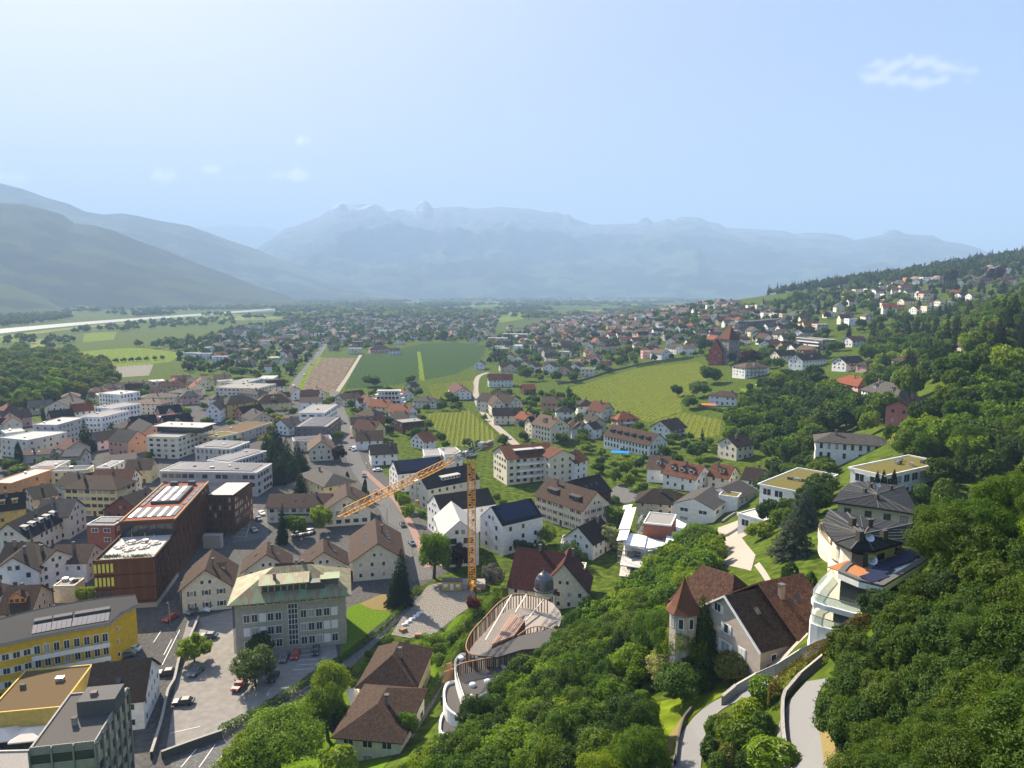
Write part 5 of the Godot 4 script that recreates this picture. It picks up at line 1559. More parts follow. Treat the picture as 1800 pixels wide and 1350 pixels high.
func vines(label: String, pts: Array, a: Vector2, b: Vector2, gap: float) -> void:
	var poly := plan("p", pts)
	var pa := at(a.x, a.y)
	var pb := at(b.x, b.y)
	var dir := Vector2(pb.x - pa.x, pb.z - pa.z).normalized()
	var side := Vector2(-dir.y, dir.x)
	var lo := 1e9
	var hi := -1e9
	var from := 1e9
	var to := -1e9
	for p in poly:
		lo = minf(lo, p.dot(side))
		hi = maxf(hi, p.dot(side))
		from = minf(from, p.dot(dir))
		to = maxf(to, p.dot(dir))
	var s := Shape.new()
	s.tinted = true
	var r := RandomNumberGenerator.new()
	r.seed = int(pa.x * 7)
	var y := lo + gap * 0.5
	while y < hi:
		for seg in Geometry2D.intersect_polyline_with_polygon(PackedVector2Array([side * y + dir * from, side * y + dir * to]), poly):
			var n := int(seg[0].distance_to(seg[1]) / 0.55)
			for k in n:
				var p: Vector2 = seg[0].lerp(seg[1], (k + r.randf()) / n) + side * r.randf_range(-0.18, 0.18)
				if r.randf() < 0.04:
					continue
				for q in 2:
					leaf(s, Vector3(p.x, ground(p.x, p.y) + r.randf_range(0.4, 1.7), p.y), Vector3(side.x * r.randf_range(-1, 1), 0.7, side.y * r.randf_range(-1, 1)), 0.42, 1.2, r)
		y += gap
	var o := MeshInstance3D.new()
	o.name = numbered("vineyard")
	o.mesh = s.mesh()
	o.material_override = M["leaf_vine"]
	add_child(o)
	o.set_meta("kind", "stuff")
	o.set_meta("label", label)
	o.set_meta("category", "vineyard")

func run_of(z: String, pts: Array, step := 1.5) -> Array:   # points along a line on the ground
	var l := plan(z, pts)
	var out := []
	for i in l.size() - 1:
		var n := maxi(1, int(l[i].distance_to(l[i + 1]) / step))
		for k in n:
			var p := l[i].cubic_interpolate(l[i + 1], l[maxi(i - 1, 0)], l[mini(i + 2, l.size() - 1)], k / float(n))
			out.append(Vector3(p.x, ground(p.x, p.y), p.y))
	out.append(Vector3(l[-1].x, ground(l[-1].x, l[-1].y), l[-1].y))
	return out

func wall_along(called: String, label: String, z: String, pts: Array, height: float, thick: float, m: String, cap := "") -> void:
	var path := run_of(z, pts)
	var o := thing(called, label, called.replace("_", " "), path[0])
	var s := Shape.new()
	var c := Shape.new()
	for i in path.size() - 1:
		var a: Vector3 = path[i] - path[0]
		var b: Vector3 = path[i + 1] - path[0]
		var d := (b - a)
		d.y = 0
		var n := Vector3(-d.z, 0, d.x).normalized() * thick / 2.0
		var up := Vector3.UP
		s.quad(a + n + up * height, b + n + up * height, b + n - up * 1.5, a + n - up * 1.5, n)
		s.quad(a - n + up * height, b - n + up * height, b - n - up * 1.5, a - n - up * 1.5, -n)
		s.quad(a - n + up * height, b - n + up * height, b + n + up * height, a + n + up * height, up)
		if cap:
			var n2 := n * 1.35
			c.quad(a - n2 + up * (height + 0.1), b - n2 + up * (height + 0.1), b + n2 + up * (height + 0.1), a + n2 + up * (height + 0.1), up)
			for k in [-1.0, 1.0]:
				c.quad(a + n2 * k + up * (height + 0.1), b + n2 * k + up * (height + 0.1), b + n2 * k + up * (height + 0.01), a + n2 * k + up * (height + 0.01), n2 * k)
	part(o, "wall", s.mesh(), M[m])
	if cap:
		part(o, "coping", c.mesh(), M[cap])

func hedge_along(label: String, z: String, pts: Array, height: float, width: float, tint: String, leaf_size := 0.22) -> void:
	var path := run_of(z, pts, 1.0)
	var s := Shape.new()
	s.tinted = true
	var r := RandomNumberGenerator.new()
	r.seed = int(absf(path[0].x) * 11) + 3
	for i in path.size() - 1:
		var a: Vector3 = path[i] - path[0]
		var b: Vector3 = path[i + 1] - path[0]
		var d := b - a
		d.y = 0
		var n := Vector3(-d.z, 0, d.x).normalized()
		var many := int(d.length() * (height * 2.0 + width) / (leaf_size * leaf_size) * 0.9)
		for k in many:
			var t := r.randf() * (height * 2.0 + width)
			var p := a.lerp(b, r.randf())
			var out := Vector3.UP
			var bulge := 1.0 + 0.12 * sin((p.x + p.z) * 1.3) + 0.08 * sin(p.x * 3.1)
			if t < width:
				p += n * (t - width / 2.0) + Vector3.UP * height * bulge
			elif t < width + height:
				p += n * width / 2.0 * bulge + Vector3.UP * (t - width)
				out = n
			else:
				p += -n * width / 2.0 * bulge + Vector3.UP * (t - width - height)
				out = -n
			leaf(s, p + Vector3(r.randf_range(-1, 1), r.randf_range(-1, 1), r.randf_range(-1, 1)) * 0.1, out, leaf_size, 1.3, r)
	var o := MeshInstance3D.new()
	o.name = numbered("hedge")
	o.mesh = s.mesh()
	o.material_override = M["leaf_" + tint]
	o.position = path[0]
	add_child(o)
	tag(o, label, "hedge")

func make_walls_and_hedges() -> void:
	wall_along("retaining_wall", "pale curved concrete retaining wall beside the cobbled drive", "a4", [[1620, 440], [1480, 540], [1345, 645], [1200, 710], [1060, 800], [940, 850], [820, 920], [740, 990]], 1.5, 0.35, "wall_concrete", "concrete")
	wall_along("retaining_wall", "dark-railed stone wall along the bend under the conifers", "a4", [[1330, 740], [1200, 850], [1110, 960], [1095, 1060], [1100, 1200], [1120, 1350]], 1.3, 0.3, "wall_rubble", "concrete")
	wall_along("garden_wall", "low wall on the outer edge of the cobbled drive", "a4", [[460, 1350], [480, 1200], [515, 1070], [560, 1015]], 0.8, 0.25, "wall_rubble")
	wall_along("vineyard_wall", "long dark stone wall along the top of the large vineyard", "c4", [[0, 880], [200, 850], [450, 775], [700, 715], [900, 680], [1200, 645]], 1.8, 0.5, "wall_rubble")
	wall_along("retaining_wall", "stone wall stepping down beside the school car park", "a1", [[1180, 480], [1130, 600], [1070, 720], [1035, 860], [1000, 920], [960, 1100], [900, 1300]], 1.5, 0.4, "wall_rubble", "concrete")
	wall_along("retaining_wall", "wall between the school car park and the lower yard", "a1", [[960, 1300], [1120, 1240], [1320, 1170]], 1.6, 0.4, "wall_rubble", "concrete")
	wall_along("retaining_wall", "ramp wall of the pale forecourt", "b4", [[1300, 1080], [1420, 1010], [1440, 1110], [1330, 1190]], 1.0, 0.3, "wall_concrete")
	hedge_along("long clipped hedge between the school car park and the garden", "a2", [[125, 1150], [300, 1060], [480, 960], [690, 820], [850, 720]], 1.6, 1.3, "green", 0.2)
	hedge_along("clipped hedge along the shaded lawn beside the path", "a2", [[850, 715], [1000, 600], [1150, 470], [1300, 290]], 1.3, 1.2, "green", 0.2)
	hedge_along("bright hedge between the hip-roofed house and the gravel path", "a3", [[10, 1130], [150, 980], [270, 800], [340, 680], [400, 590]], 1.7, 1.6, "bright", 0.2)
	hedge_along("bright leafy hedge below the building site yard", "a3", [[140, 600], [250, 610], [330, 570], [420, 470], [490, 360]], 1.8, 1.8, "bright", 0.2)
	hedge_along("sunlit hedge beside the garden path at the curved building", "a3", [[500, 450], [540, 390], [600, 330]], 2.2, 1.4, "bright", 0.2)
	hedge_along("low garden hedge between the vegetable plots", "a3", [[170, 730], [260, 650], [330, 600]], 1.0, 1.2, "bright", 0.2)
	hedge_along("second low hedge between the vegetable plots", "a3", [[230, 760], [310, 690], [370, 640]], 1.0, 1.0, "green", 0.2)
	hedge_along("russet clipped hedge above the bend of the cobbled road", "a4", [[1640, 480], [1500, 580], [1345, 690], [1240, 770], [1150, 850], [1080, 930], [1050, 1010]], 2.2, 1.8, "russet", 0.13)
	hedge_along("dark hedge along the vineyard's upper wall", "c4", [[700, 735], [900, 695], [1180, 655]], 1.6, 2.0, "dark", 0.5)
	hedge_along("hedge under the white house with the orange awning", "d7", [[280, 1050], [420, 1085], [600, 1120]], 1.8, 1.6, "dark", 0.4)
	hedge_along("clipped green hedge beside the scaffolded building", "b4", [[300, 1290], [400, 1280], [470, 1270]], 2.0, 2.0, "green", 0.3)

# ---------------------------------------------------------------- the particular buildings
func spot(z: String, u: float, v: float, above := 0.0) -> Vector3:
	var q := zoom(z, Vector2(u, v))
	return at(q.x, q.y, above)

func lv(z: String, u: float, v: float, y: float) -> Vector3:
	var q := zoom(z, Vector2(u, v))
	return level(q.x, q.y, y)

func outline_at(z: String, pts: Array, y: float, about: Vector3, rounds := 0) -> PackedVector2Array:
	var out := PackedVector2Array()
	for p in pts:
		var q := lv(z, p[0], p[1], y)
		out.append(Vector2(q.x - about.x, q.z - about.z))
	for k in rounds:               # round the corners off
		var next := PackedVector2Array()
		for i in out.size():
			var a := out[i]
			var b := out[(i + 1) % out.size()]
			next.append(a.lerp(b, 0.22))
			next.append(a.lerp(b, 0.78))
		out = next
	return out

func prism(parent: Node3D, called: String, poly: PackedVector2Array, y0: float, y1: float, m: String) -> MeshInstance3D:
	var s := Shape.new()
	s.column(poly, y0, y1)
	return part(parent, called, s.mesh(), M[m])

func grown(poly: PackedVector2Array, by: float) -> PackedVector2Array:
	var r := Geometry2D.offset_polygon(poly, by)
	return r[0] if r.size() else poly

func rim(parent: Node3D, called: String, poly: PackedVector2Array, y0: float, y1: float, thick: float, m: String) -> void:   # an upstand round a plan
	var inner := grown(poly, -thick)
	var s := Shape.new()
	s.column(poly, y0, y1, false)
	var n := inner.size()
	for i in n:
		var p := inner[i]
		var q := inner[(i + 1) % n]
		var mid := Vector2.ZERO
		s.quad(Vector3(p.x, y1, p.y), Vector3(q.x, y1, q.y), Vector3(q.x, y0, q.y), Vector3(p.x, y0, p.y), Vector3((q - p).y, 0, -(q - p).x))
	if poly.size() == n:
		for i in n:
			var best := 0
			for k in n:
				if poly[k].distance_to(inner[i]) < poly[best].distance_to(inner[i]):
					best = k
			var p := inner[i]
			var q := inner[(i + 1) % n]
			var a := poly[best]
			var best2 := 0
			for k in n:
				if poly[k].distance_to(q) < poly[best2].distance_to(q):
					best2 = k
			var b := poly[best2]
			s.quad(Vector3(a.x, y1, a.y), Vector3(b.x, y1, b.y), Vector3(q.x, y1, q.y), Vector3(p.x, y1, p.y), Vector3.UP)
	part(parent, called, s.mesh(), M[m])

func mark_plan(about: Vector3, poly: PackedVector2Array) -> void:
	var p := PackedVector2Array()
	for q in grown(poly, 1.0):
		p.append(q + Vector2(about.x, about.z))
	lanes.append(p)

func hero_materials() -> void:
	mat("roof_black", lin(0.05, 0.05, 0.052), 0.9, "speckle", 0.2)
	mat("timber", lin(0.19, 0.088, 0.046), 0.8, "fine", 0.4)
	mat("timber_light", lin(0.235, 0.11, 0.056), 0.8, "fine", 0.4)
	mat("timber_dark", lin(0.070, 0.040, 0.026), 0.85, "fine", 0.4)
	mat("lime_blind", lin(0.52, 0.55, 0.12), 0.6)
	mat("terrace_white", lin(0.60, 0.58, 0.54), 0.9, "speckle", 0.1)
	mat("deck_red", lin(0.30, 0.10, 0.055), 0.9, "speckle", 0.2)
	mat("deck_orange", lin(0.50, 0.22, 0.10), 0.9, "speckle", 0.3)
	mat("tile_pale", lin(0.42, 0.45, 0.37), 0.8, "plaster", 0.3)
	mat("slate", lin(0.034, 0.036, 0.041), 0.7, "speckle", 0.2)
	mat("crane_yellow", lin(0.62, 0.29, 0.035), 0.5)
	mat("crane_green", lin(0.075, 0.10, 0.10), 0.5)
	mat("canvas", lin(0.66, 0.58, 0.50), 0.9)
	mat("sheet_white", lin(0.74, 0.73, 0.74), 0.8)
	mat("blue_awning", lin(0.02, 0.22, 0.55), 0.8)
	mat("orange_awning", lin(0.62, 0.16, 0.07), 0.8)
	mat("pale_green_wall", lin(0.45, 0.52, 0.38), 0.9, "plaster", 0.13)
	mat("zinc", lin(0.20, 0.20, 0.205), 0.4, "speckle", 0.6, 0.6)
	mat("pink_ribs", lin(0.55, 0.36, 0.27), 0.8, "fine", 0.4)
	mat("banner_red", lin(0.55, 0.05, 0.04), 0.8)
	mat("tyre", lin(0.02, 0.02, 0.02), 0.9)
	mat("car_white", lin(0.72, 0.72, 0.72), 0.25)
	mat("car_dark", lin(0.02, 0.022, 0.026), 0.2)
	mat("car_blue", lin(0.03, 0.05, 0.09), 0.2)
	mat("car_grey", lin(0.22, 0.23, 0.24), 0.25, "", 0.2, 0.5)
	mat("car_red", lin(0.35, 0.03, 0.02), 0.25)
	for c in ["car_white", "car_dark", "car_blue", "car_grey", "car_red"]:
		M[c].clearcoat_enabled = true
		M[c].clearcoat = 0.6
	mat("turret_tile", lin(0.20, 0.090, 0.055), 0.8, "fine", 0.5)
	var g := mat("rail_glass", Color(0.80, 0.9, 0.88, 0.25), 0.05)
	g.transparency = BaseMaterial3D.TRANSPARENCY_ALPHA
	# weathered copper sheet: green and brown patches with upright seams
	var n := FastNoiseLite.new()
	n.frequency = 0.012
	n.seed = 9
	var im := Image.create(256, 256, false, Image.FORMAT_RGB8)
	for y in 256:
		for x in 256:
			var t := smoothstep(-0.25, 0.3, n.get_noise_2d(x, y * 0.4) + 0.15 * n.get_noise_2d(x * 6.0, y * 6.0))
			var c := Color(0.47, 0.37, 0.27).lerp(Color(0.43, 0.51, 0.37), t)
			if x % 32 < 3:
				c = c * 0.7
			im.set_pixel(x, y, c)
	T["copper"] = ImageTexture.create_from_image(im)
	var m := StandardMaterial3D.new()
	m.resource_name = "copper"
	m.albedo_texture = T["copper"]
	m.albedo_color = Color(1.0, 1.0, 1.0)
	m.roughness = 0.7
	m.uv1_scale = Vector3(0.19, 0.19, 1)
	M["copper"] = m
	for r in ["roof_maroon", "roof_red_brown"]:
		pass

func make_landmarks() -> void:
	timber_office()
	yellow_building()
	concrete_block()
	school()
	crane()
	curved_building()
	manor()
	turret_house()
	villas()
	scaffolded()
	red_house()
	small_things()

func timber_office() -> void:
	var y0: float = spot("d2", 730, 1270).y
	var low := y0 + 13.5
	var high := y0 + 18.0
	var fl := lv("d2", 75, 885, low)
	var fr := lv("d2", 715, 845, low)
	var ufr := lv("d2", 945, 435, high)
	var ubr := lv("d2", 1290, 45, high)
	var back := (ubr - ufr).normalized()
	var side := Vector3(back.z, 0, -back.x)          # towards the building's other long side
	if side.dot(fl - fr) < 0:
		side = -side
	var width := (fl - fr).dot(side)
	var deep := (ufr - fr).dot(back)
	var long_ := (ubr - ufr).length()
	var o := thing("timber_office", "long brown office building clad in timber slats with a white roof terrace", "office building", Vector3(fr.x, y0, fr.z) + side * width / 2.0, atan2(-back.x, -back.z))
	# local: -z runs back, +z faces the street; x to the street front's right
	footprints.append([Vector2(o.position.x, o.position.z) + Vector2(back.x, back.z) * (deep + long_) / 2.0, (deep + long_) / 2.0, width / 2.0, Vector2(back.x, back.z)])
	var lower := Shape.new()
	lower.box(Vector3(0, 5.25, -deep / 2.0), Vector3(width - 0.3, 16.5, deep))
	part(o, "core_wall", lower.mesh(), M["timber"])
	var upper := Shape.new()
	upper.box(Vector3(0, 7.5, -deep - long_ / 2.0), Vector3(width - 0.3, 21.0, long_))
	part(o, "core_wall", upper.mesh(), M["timber"])
	pane_at(o, "plinth", Vector3(0, 0.4, -deep / 2.0 + 0.2), Vector3(width + 0.1, 1.8, deep + 0.5), 0, M["wall_concrete"])
	pane_at(o, "terrace_floor", Vector3(0, 13.55, -deep / 2.0), Vector3(width - 1.2, 0.14, deep - 0.8), 0, M["terrace_white"])
	for s in [-1.0, 1.0]:
		pane_at(o, "parapet", Vector3(s * (width / 2.0 - 0.2), 13.85, -deep / 2.0), Vector3(0.5, 0.9, deep), 0, M["timber_dark"])
		pane_at(o, "parapet_edge", Vector3(s * (width / 2.0 - 0.15), 18.25, -deep - long_ / 2.0), Vector3(0.5, 0.55, long_), 0, M["wood_pale"])
	pane_at(o, "parapet", Vector3(0, 13.85, -0.2), Vector3(width - 1.0, 0.9, 0.5), 0, M["timber"])
	pane_at(o, "parapet_edge", Vector3(0, 18.25, -deep - 0.1), Vector3(width - 0.9, 0.55, 0.5), 0, M["timber_light"])
	pane_at(o, "roof", Vector3(0, 18.05, -deep - long_ / 2.0), Vector3(width - 1.2, 0.12, long_ - 0.8), 0, M["deck_red"])
	# street front: four bays of windows, then upright boards, in three storeys
	var cols := 15
	for f in 3:
		for c in cols:
			var w := width / cols
			var x := (c + 0.5) * w - width / 2.0
			if c < 5 and (f > 0 or c < 4):
				var win := pane_at(o, "window", Vector3(x, 2.9 + f * 3.9 + 1.2, 0.0), Vector3(w * 0.72, 2.7, 0.3), 0, M["frame_dark"])
				part(win, "pane", unit_box, M["lime_blind" if f > 0 else "glass"], Transform3D(Basis().scaled(Vector3(0.86, 0.92, 1.1)), Vector3(0, 0, 0.05)))
			else:
				for k in 2:
					pane_at(o, "board", Vector3(x + (k - 0.5) * w * 0.5, 2.9 + f * 3.9 + 1.25, 0.02 + 0.03 * ((c + k) % 2)), Vector3(w * 0.43, 3.74, 0.3), 0, M["timber" if (c * 7 + f * 3 + k) % 3 else "timber_light"])
		pane_at(o, "band", Vector3(0, 1.95 + f * 3.9, 0.05), Vector3(width, 0.16, 0.5), 0, M["timber_dark"])
	# the long shaded side
	var n := int((deep + long_) / 1.15)
	for f in 4:
		for c in n:
			var zz := -(c + 0.5) * (deep + long_) / n
			if f == 3 and zz > -deep:
				continue
			if (c + f) % 4 == 0:
				pane_at(o, "window", Vector3(width / 2.0 - 0.1, 4.0 + f * 3.9, zz), Vector3(0.2, 2.6, 0.8), 0, M["glass"])
			else:
				pane_at(o, "board", Vector3(width / 2.0, 3.9 + f * 3.9, zz), Vector3(0.3, 3.5, 0.55), 0, M["timber"])
	# roof panels
	pane_at(o, "panel_table", Vector3(0, 18.6, -deep - long_ * 0.62), Vector3(width * 0.55, 0.9, long_ * 0.42), 0, M["concrete_dark"])
	for r in 2:
		for c in 6:
			pane_at(o, "solar_panel", Vector3((c - 2.5) * width * 0.088, 19.12, -deep - long_ * (0.52 + r * 0.2)), Vector3(width * 0.08, 0.08, long_ * 0.185), 0, M["solar" if c % 2 else "metal_grey"])
	for c in 10:
		pane_at(o, "solar_panel", Vector3((c - 4.5) * width * 0.088, 18.3, -deep - long_ * 0.2), Vector3(width * 0.07, 0.1, long_ * 0.22), 0, M["solar" if c % 2 else "metal_grey"])
	for r in 5:
		for s in [-1.0, 1.0]:
			pane_at(o, "solar_panel", Vector3(s * width * 0.41, 18.3, -deep - long_ * (0.42 + r * 0.11)), Vector3(width * 0.08, 0.1, long_ * 0.1), 0, M["solar"])
	for c in 2:
		pane_at(o, "roof_vent", Vector3((c - 0.5) * 6.0, 18.9, -deep - long_ * 0.92), Vector3(2.4, 1.5, 1.5), 0, M["concrete_dark"])
	for c in 6:
		pane_at(o, "window", Vector3((c - 2.5) * width / 6.5, 15.6, -deep + 0.03), Vector3(width / 7.2, 2.9, 0.14), 0, M["glass"])
	for spread in [[-0.3, 0.12], [0.18, 0.06]]:
		var s := Shape.new()
		s.tinted = true
		for k in 260:
			leaf(s, Vector3(width * spread[0] + rng.randfn() * 1.8, 13.75 + rng.randf() * 0.25, -deep * spread[1] - 1.6 + rng.randfn() * 0.7), Vector3.UP, 0.28, 1.2, rng)
		part(o, "planting", s.mesh(), M["leaf_silver"])
	# tables on the terrace
	for k in 6:
		var at_ := Vector3(([-0.3, -0.16, 0.06, 0.26, -0.1, 0.12][k]) * width, 13.62, -deep * [0.55, 0.7, 0.72, 0.62, 0.42, 0.48][k])
		var t := thing("terrace_table", "round table with benches and a closed parasol pole on the white roof terrace", "table", o.transform * at_, 0.0, "tables on the white roof terrace")
		var s := Shape.new()
		s.lathe(Vector3(0, 0.7, 0), [[0.0, 0.08], [1.0, 0.08], [1.0, 0.0], [0.0, 0.0]], 12)
		part(t, "table_top", s.mesh(), M["canvas"])
		pane_at(t, "pole", Vector3(0, 1.4, 0), Vector3(0.09, 2.8, 0.09), 0, M["metal_grey"])
		for b in 4:
			pane_at(t, "bench", Basis(Vector3.UP, b * PI / 2.0) * Vector3(0, 0.22, 1.5), Vector3(1.2, 0.45, 0.45), b * PI / 2.0, M["canvas"])
	block("d2", [1240, 182], [1528, 182], [1572, 42], 14.5, "timber", "terrace_white", "", {"called": "office_building", "kind": "office", "label": "dark timber annex with a white flat roof beside the long timber office", "y": y0 + 14.5, "gap": 1.6, "wide": 0.8, "tall": 2.4, "frame": "frame_dark", "vents": 0, "edge": "timber_dark"})
	block("d2", [1210, 600], [1390, 600], [1390, 575], 4.5, "wall_concrete", "concrete", "", {"called": "ramp_house", "kind": "ramp house", "label": "small grey concrete cube beside the long timber office", "blind": 1, "vents": 0})

func yellow_building() -> void:
	var y0: float = spot("a1", 808, 618).y
	var h := 11.0
	var c := lv("a1", 400, 500, y0 + h)
	c.y = y0
	var o := thing("yellow_building", "bright yellow curved apartment house with two white balcony bands and a solar roof", "apartment building", c)
	var pts := [[-150, 650], [60, 612], [185, 582], [300, 560], [420, 538], [540, 518], [645, 500], [715, 437], [806, 392], [790, 335], [640, 350], [500, 370], [370, 392], [250, 415], [100, 452], [-150, 520]]
	var poly := outline_at("a1", pts, y0 + h, c)
	mark_plan(c, poly)
	prism(o, "wall", poly, -2.0, h, "wall_bright_yellow")
	prism(o, "roof", grown(poly, 0.5), h + 0.01, h + 0.35, "roof_black")
	rim(o, "roof_edge", grown(poly, 0.55), h - 0.1, h + 0.5, 0.4, "concrete")
	var front := []
	for k in range(2, 7):
		front.append(Vector3(poly[k].x, 0, poly[k].y))
	for f in [3.2, 6.4]:
		var s := Shape.new()
		var r := Shape.new()
		for i in front.size() - 1:
			var a: Vector3 = front[i]
			var b: Vector3 = front[i + 1]
			var n := Vector3(-(b - a).z, 0, (b - a).x).normalized()
			if n.z < 0:
				n = -n
			s.slab(Transform3D(Basis((b - a).normalized(), Vector3.UP, (b - a).normalized().cross(Vector3.UP)), (a + b) / 2.0 + n * 0.8 + Vector3.UP * f), Vector3((b - a).length() + 0.1, 0.2, 1.6))
			r.slab(Transform3D(Basis((b - a).normalized(), Vector3.UP, (b - a).normalized().cross(Vector3.UP)), (a + b) / 2.0 + n * 1.66 + Vector3.UP * (f + 0.45)), Vector3((b - a).length() + 0.12, 1.05, 0.12))
		part(o, "balcony", s.mesh(), M["wall_white"])
		part(o, "balcony_rail", r.mesh(), M["wall_white"])
	for i in range(0, 6):
		var a := Vector3(poly[i].x, 0, poly[i].y)
		var b := Vector3(poly[i + 1].x, 0, poly[i + 1].y)
		var n := Vector3(-(b - a).z, 0, (b - a).x).normalized()
		var turn := atan2(n.x, n.z)
		if n.z < 0:
			turn += PI
		var cols := 2 if i > 0 else 3
		for f in 3:
			for k in cols:
				window(o, a.lerp(b, (k + 0.5) / cols) + Vector3.UP * (1.7 + f * 3.2), 1.1 if i > 1 else 1.3, 2.0 if i > 1 else 1.4, turn, true, "frame_white", "shutter_white" if i < 2 else "")
	for f in 3:
		window(o, Vector3(poly[6].x, 0, poly[6].y).lerp(Vector3(poly[7].x, 0, poly[7].y), 0.6) + Vector3.UP * (2.0 + f * 3.2), 0.8, 1.0, PI / 4.0, true)
	for i in range(2, 6):
		var a := Vector3(poly[i].x, h + 0.6, poly[i].y)
		var b := Vector3(poly[i + 1].x, h + 0.6, poly[i + 1].y)
		var d := (b - a).normalized()
		var n := d.cross(Vector3.UP).normalized()
		if n.z > 0:
			n = -n
		for r in 2:
			for k in 4:
				part(o, "solar_panel", unit_box, M["solar"], Transform3D(Basis(d, Vector3.UP, -n) * Basis(Vector3.RIGHT, 0.15), a.lerp(b, (k + 0.5) / 4.0) + n * (2.4 + r * 2.3)) * Transform3D(Basis().scaled(Vector3((b - a).length() / 4.3, 0.08, 1.9)), Vector3.ZERO))
		part(o, "roof_light", unit_box, M["concrete_dark"], Transform3D(Basis(d, Vector3.UP, -n), a.lerp(b, 0.5) + n * 8.2) * Transform3D(Basis().scaled(Vector3((b - a).length() * 0.96, 0.7, 1.8)), Vector3.ZERO))
	block("d1", [-160, 745], [690, 665], [1060, 185], 6.0, "wall_yellow", "roof_brown_sedum", "", {"called": "hall", "kind": "hall", "label": "low hall with a large brown planted roof and yellow fascia", "blind": 1, "vents": 2, "edge": "wall_yellow"})
	house("a1", [562, 735], [888, 700], 11.5, 14, 6.5, "gable", "wall_white", "roof_dark_brown", "", {"skylights": 1, "group": "houses at the planted hall", "label": "white house with long brown tiled roof at the end of the planted hall", "gap": 2.4, "plain": 1})

func concrete_block() -> void:
	var o := block("d1", [330, 1145], [1075, 1065], [1440, 455], 16.0, "wall_grey", "roof_asphalt", "", {"called": "concrete_building", "kind": "office building", "label": "grey concrete-framed office tower with flat dark roof and white roof edge", "blind": 1, "vents": 0, "edge": "concrete", "deep": 4.0})
	var poly := (o.get_node("wall") as MeshInstance3D).mesh.get_aabb().size
	var l := poly.x
	var w := poly.z
	var faces := []
	for side in 4:
		var b := Basis(Vector3.UP, side * PI / 2.0)
		if not seen(o, b.z):
			continue
		var along := l if side % 2 == 0 else w
		var out := w / 2.0 if side % 2 == 0 else l / 2.0
		var n := int(along / 2.6)
		for k in n + 1:
			pane_at(o, "fin", b * Vector3((k - n / 2.0) * along / n, 7.9, out + 0.1), Vector3(0.22, 16.4, 0.5), side * PI / 2.0, M["concrete"])
		for f in 5:
			for k in n:
				var x := (k + 0.5 - n / 2.0) * along / n
				pane_at(o, "window", b * Vector3(x, 1.4 + f * 3.2, out + 0.02), Vector3(along / n - 0.3, 1.5, 0.1), side * PI / 2.0, M["glass"])
				pane_at(o, "panel", b * Vector3(x, 2.95 + f * 3.2, out + 0.03), Vector3(along / n - 0.3, 1.3, 0.16), side * PI / 2.0, M["wall_school_grey" if f % 2 else "concrete"])
	var p := lv("d1", 1140, 500, o.position.y + 18.6)
	var hut_ := part(o, "lift_house", unit_box, M["concrete_dark"], o.transform.affine_inverse() * Transform3D(o.basis.scaled_local(Vector3(6.0, 2.8, 5.0)), Vector3(p.x, o.position.y + 17.2, p.z)))
	part(hut_, "vent", unit_box, M["chimney"], Transform3D(Basis().scaled(Vector3(0.16, 0.25, 0.2)), Vector3(-0.15, 0.6, 0.1)))
	var q := lv("d1", 845, 860, o.position.y + 16)
	chimney(o, o.transform.affine_inverse() * q, 1.2, "concrete")
	block("d1", [-300, 1420], [345, 1400], [318, 1152], 9.0, "wall_grey", "roof_gravel", "", {"called": "annex", "kind": "annex", "label": "low grey annex with one pale roof hatch against the concrete office tower", "blind": 1, "vents": 1})
	for k in 3:
		var u: float = [40, 330, -190][k]
		var t := spot("d1", u, 940, 3.0)
		var s := thing("parasol", "square cream parasol open over the cafe terrace beside the planted hall", "parasol", foot(t), 0.2, "cream parasols beside the planted hall")
		var c := Shape.new()
		for i in 4:
			var a := Basis(Vector3.UP, i * PI / 2.0) * Vector3(-2.7, 2.6, 2.7)
			var b := Basis(Vector3.UP, i * PI / 2.0) * Vector3(2.7, 2.6, 2.7)
			c.tri(a, b, Vector3(0, 3.7, 0), (a + b) / 2.0 + Vector3.UP * 4.0)
			c.quad(a, b, b - Vector3.UP * 0.25, a - Vector3.UP * 0.25, (a + b) * Vector3(1, 0, 1))
		part(s, "canopy", c.mesh(), M["canvas"])
		pane_at(s, "pole", Vector3(0, 1.6, 0), Vector3(0.12, 3.4, 0.12), 0, M["frame_dark"])

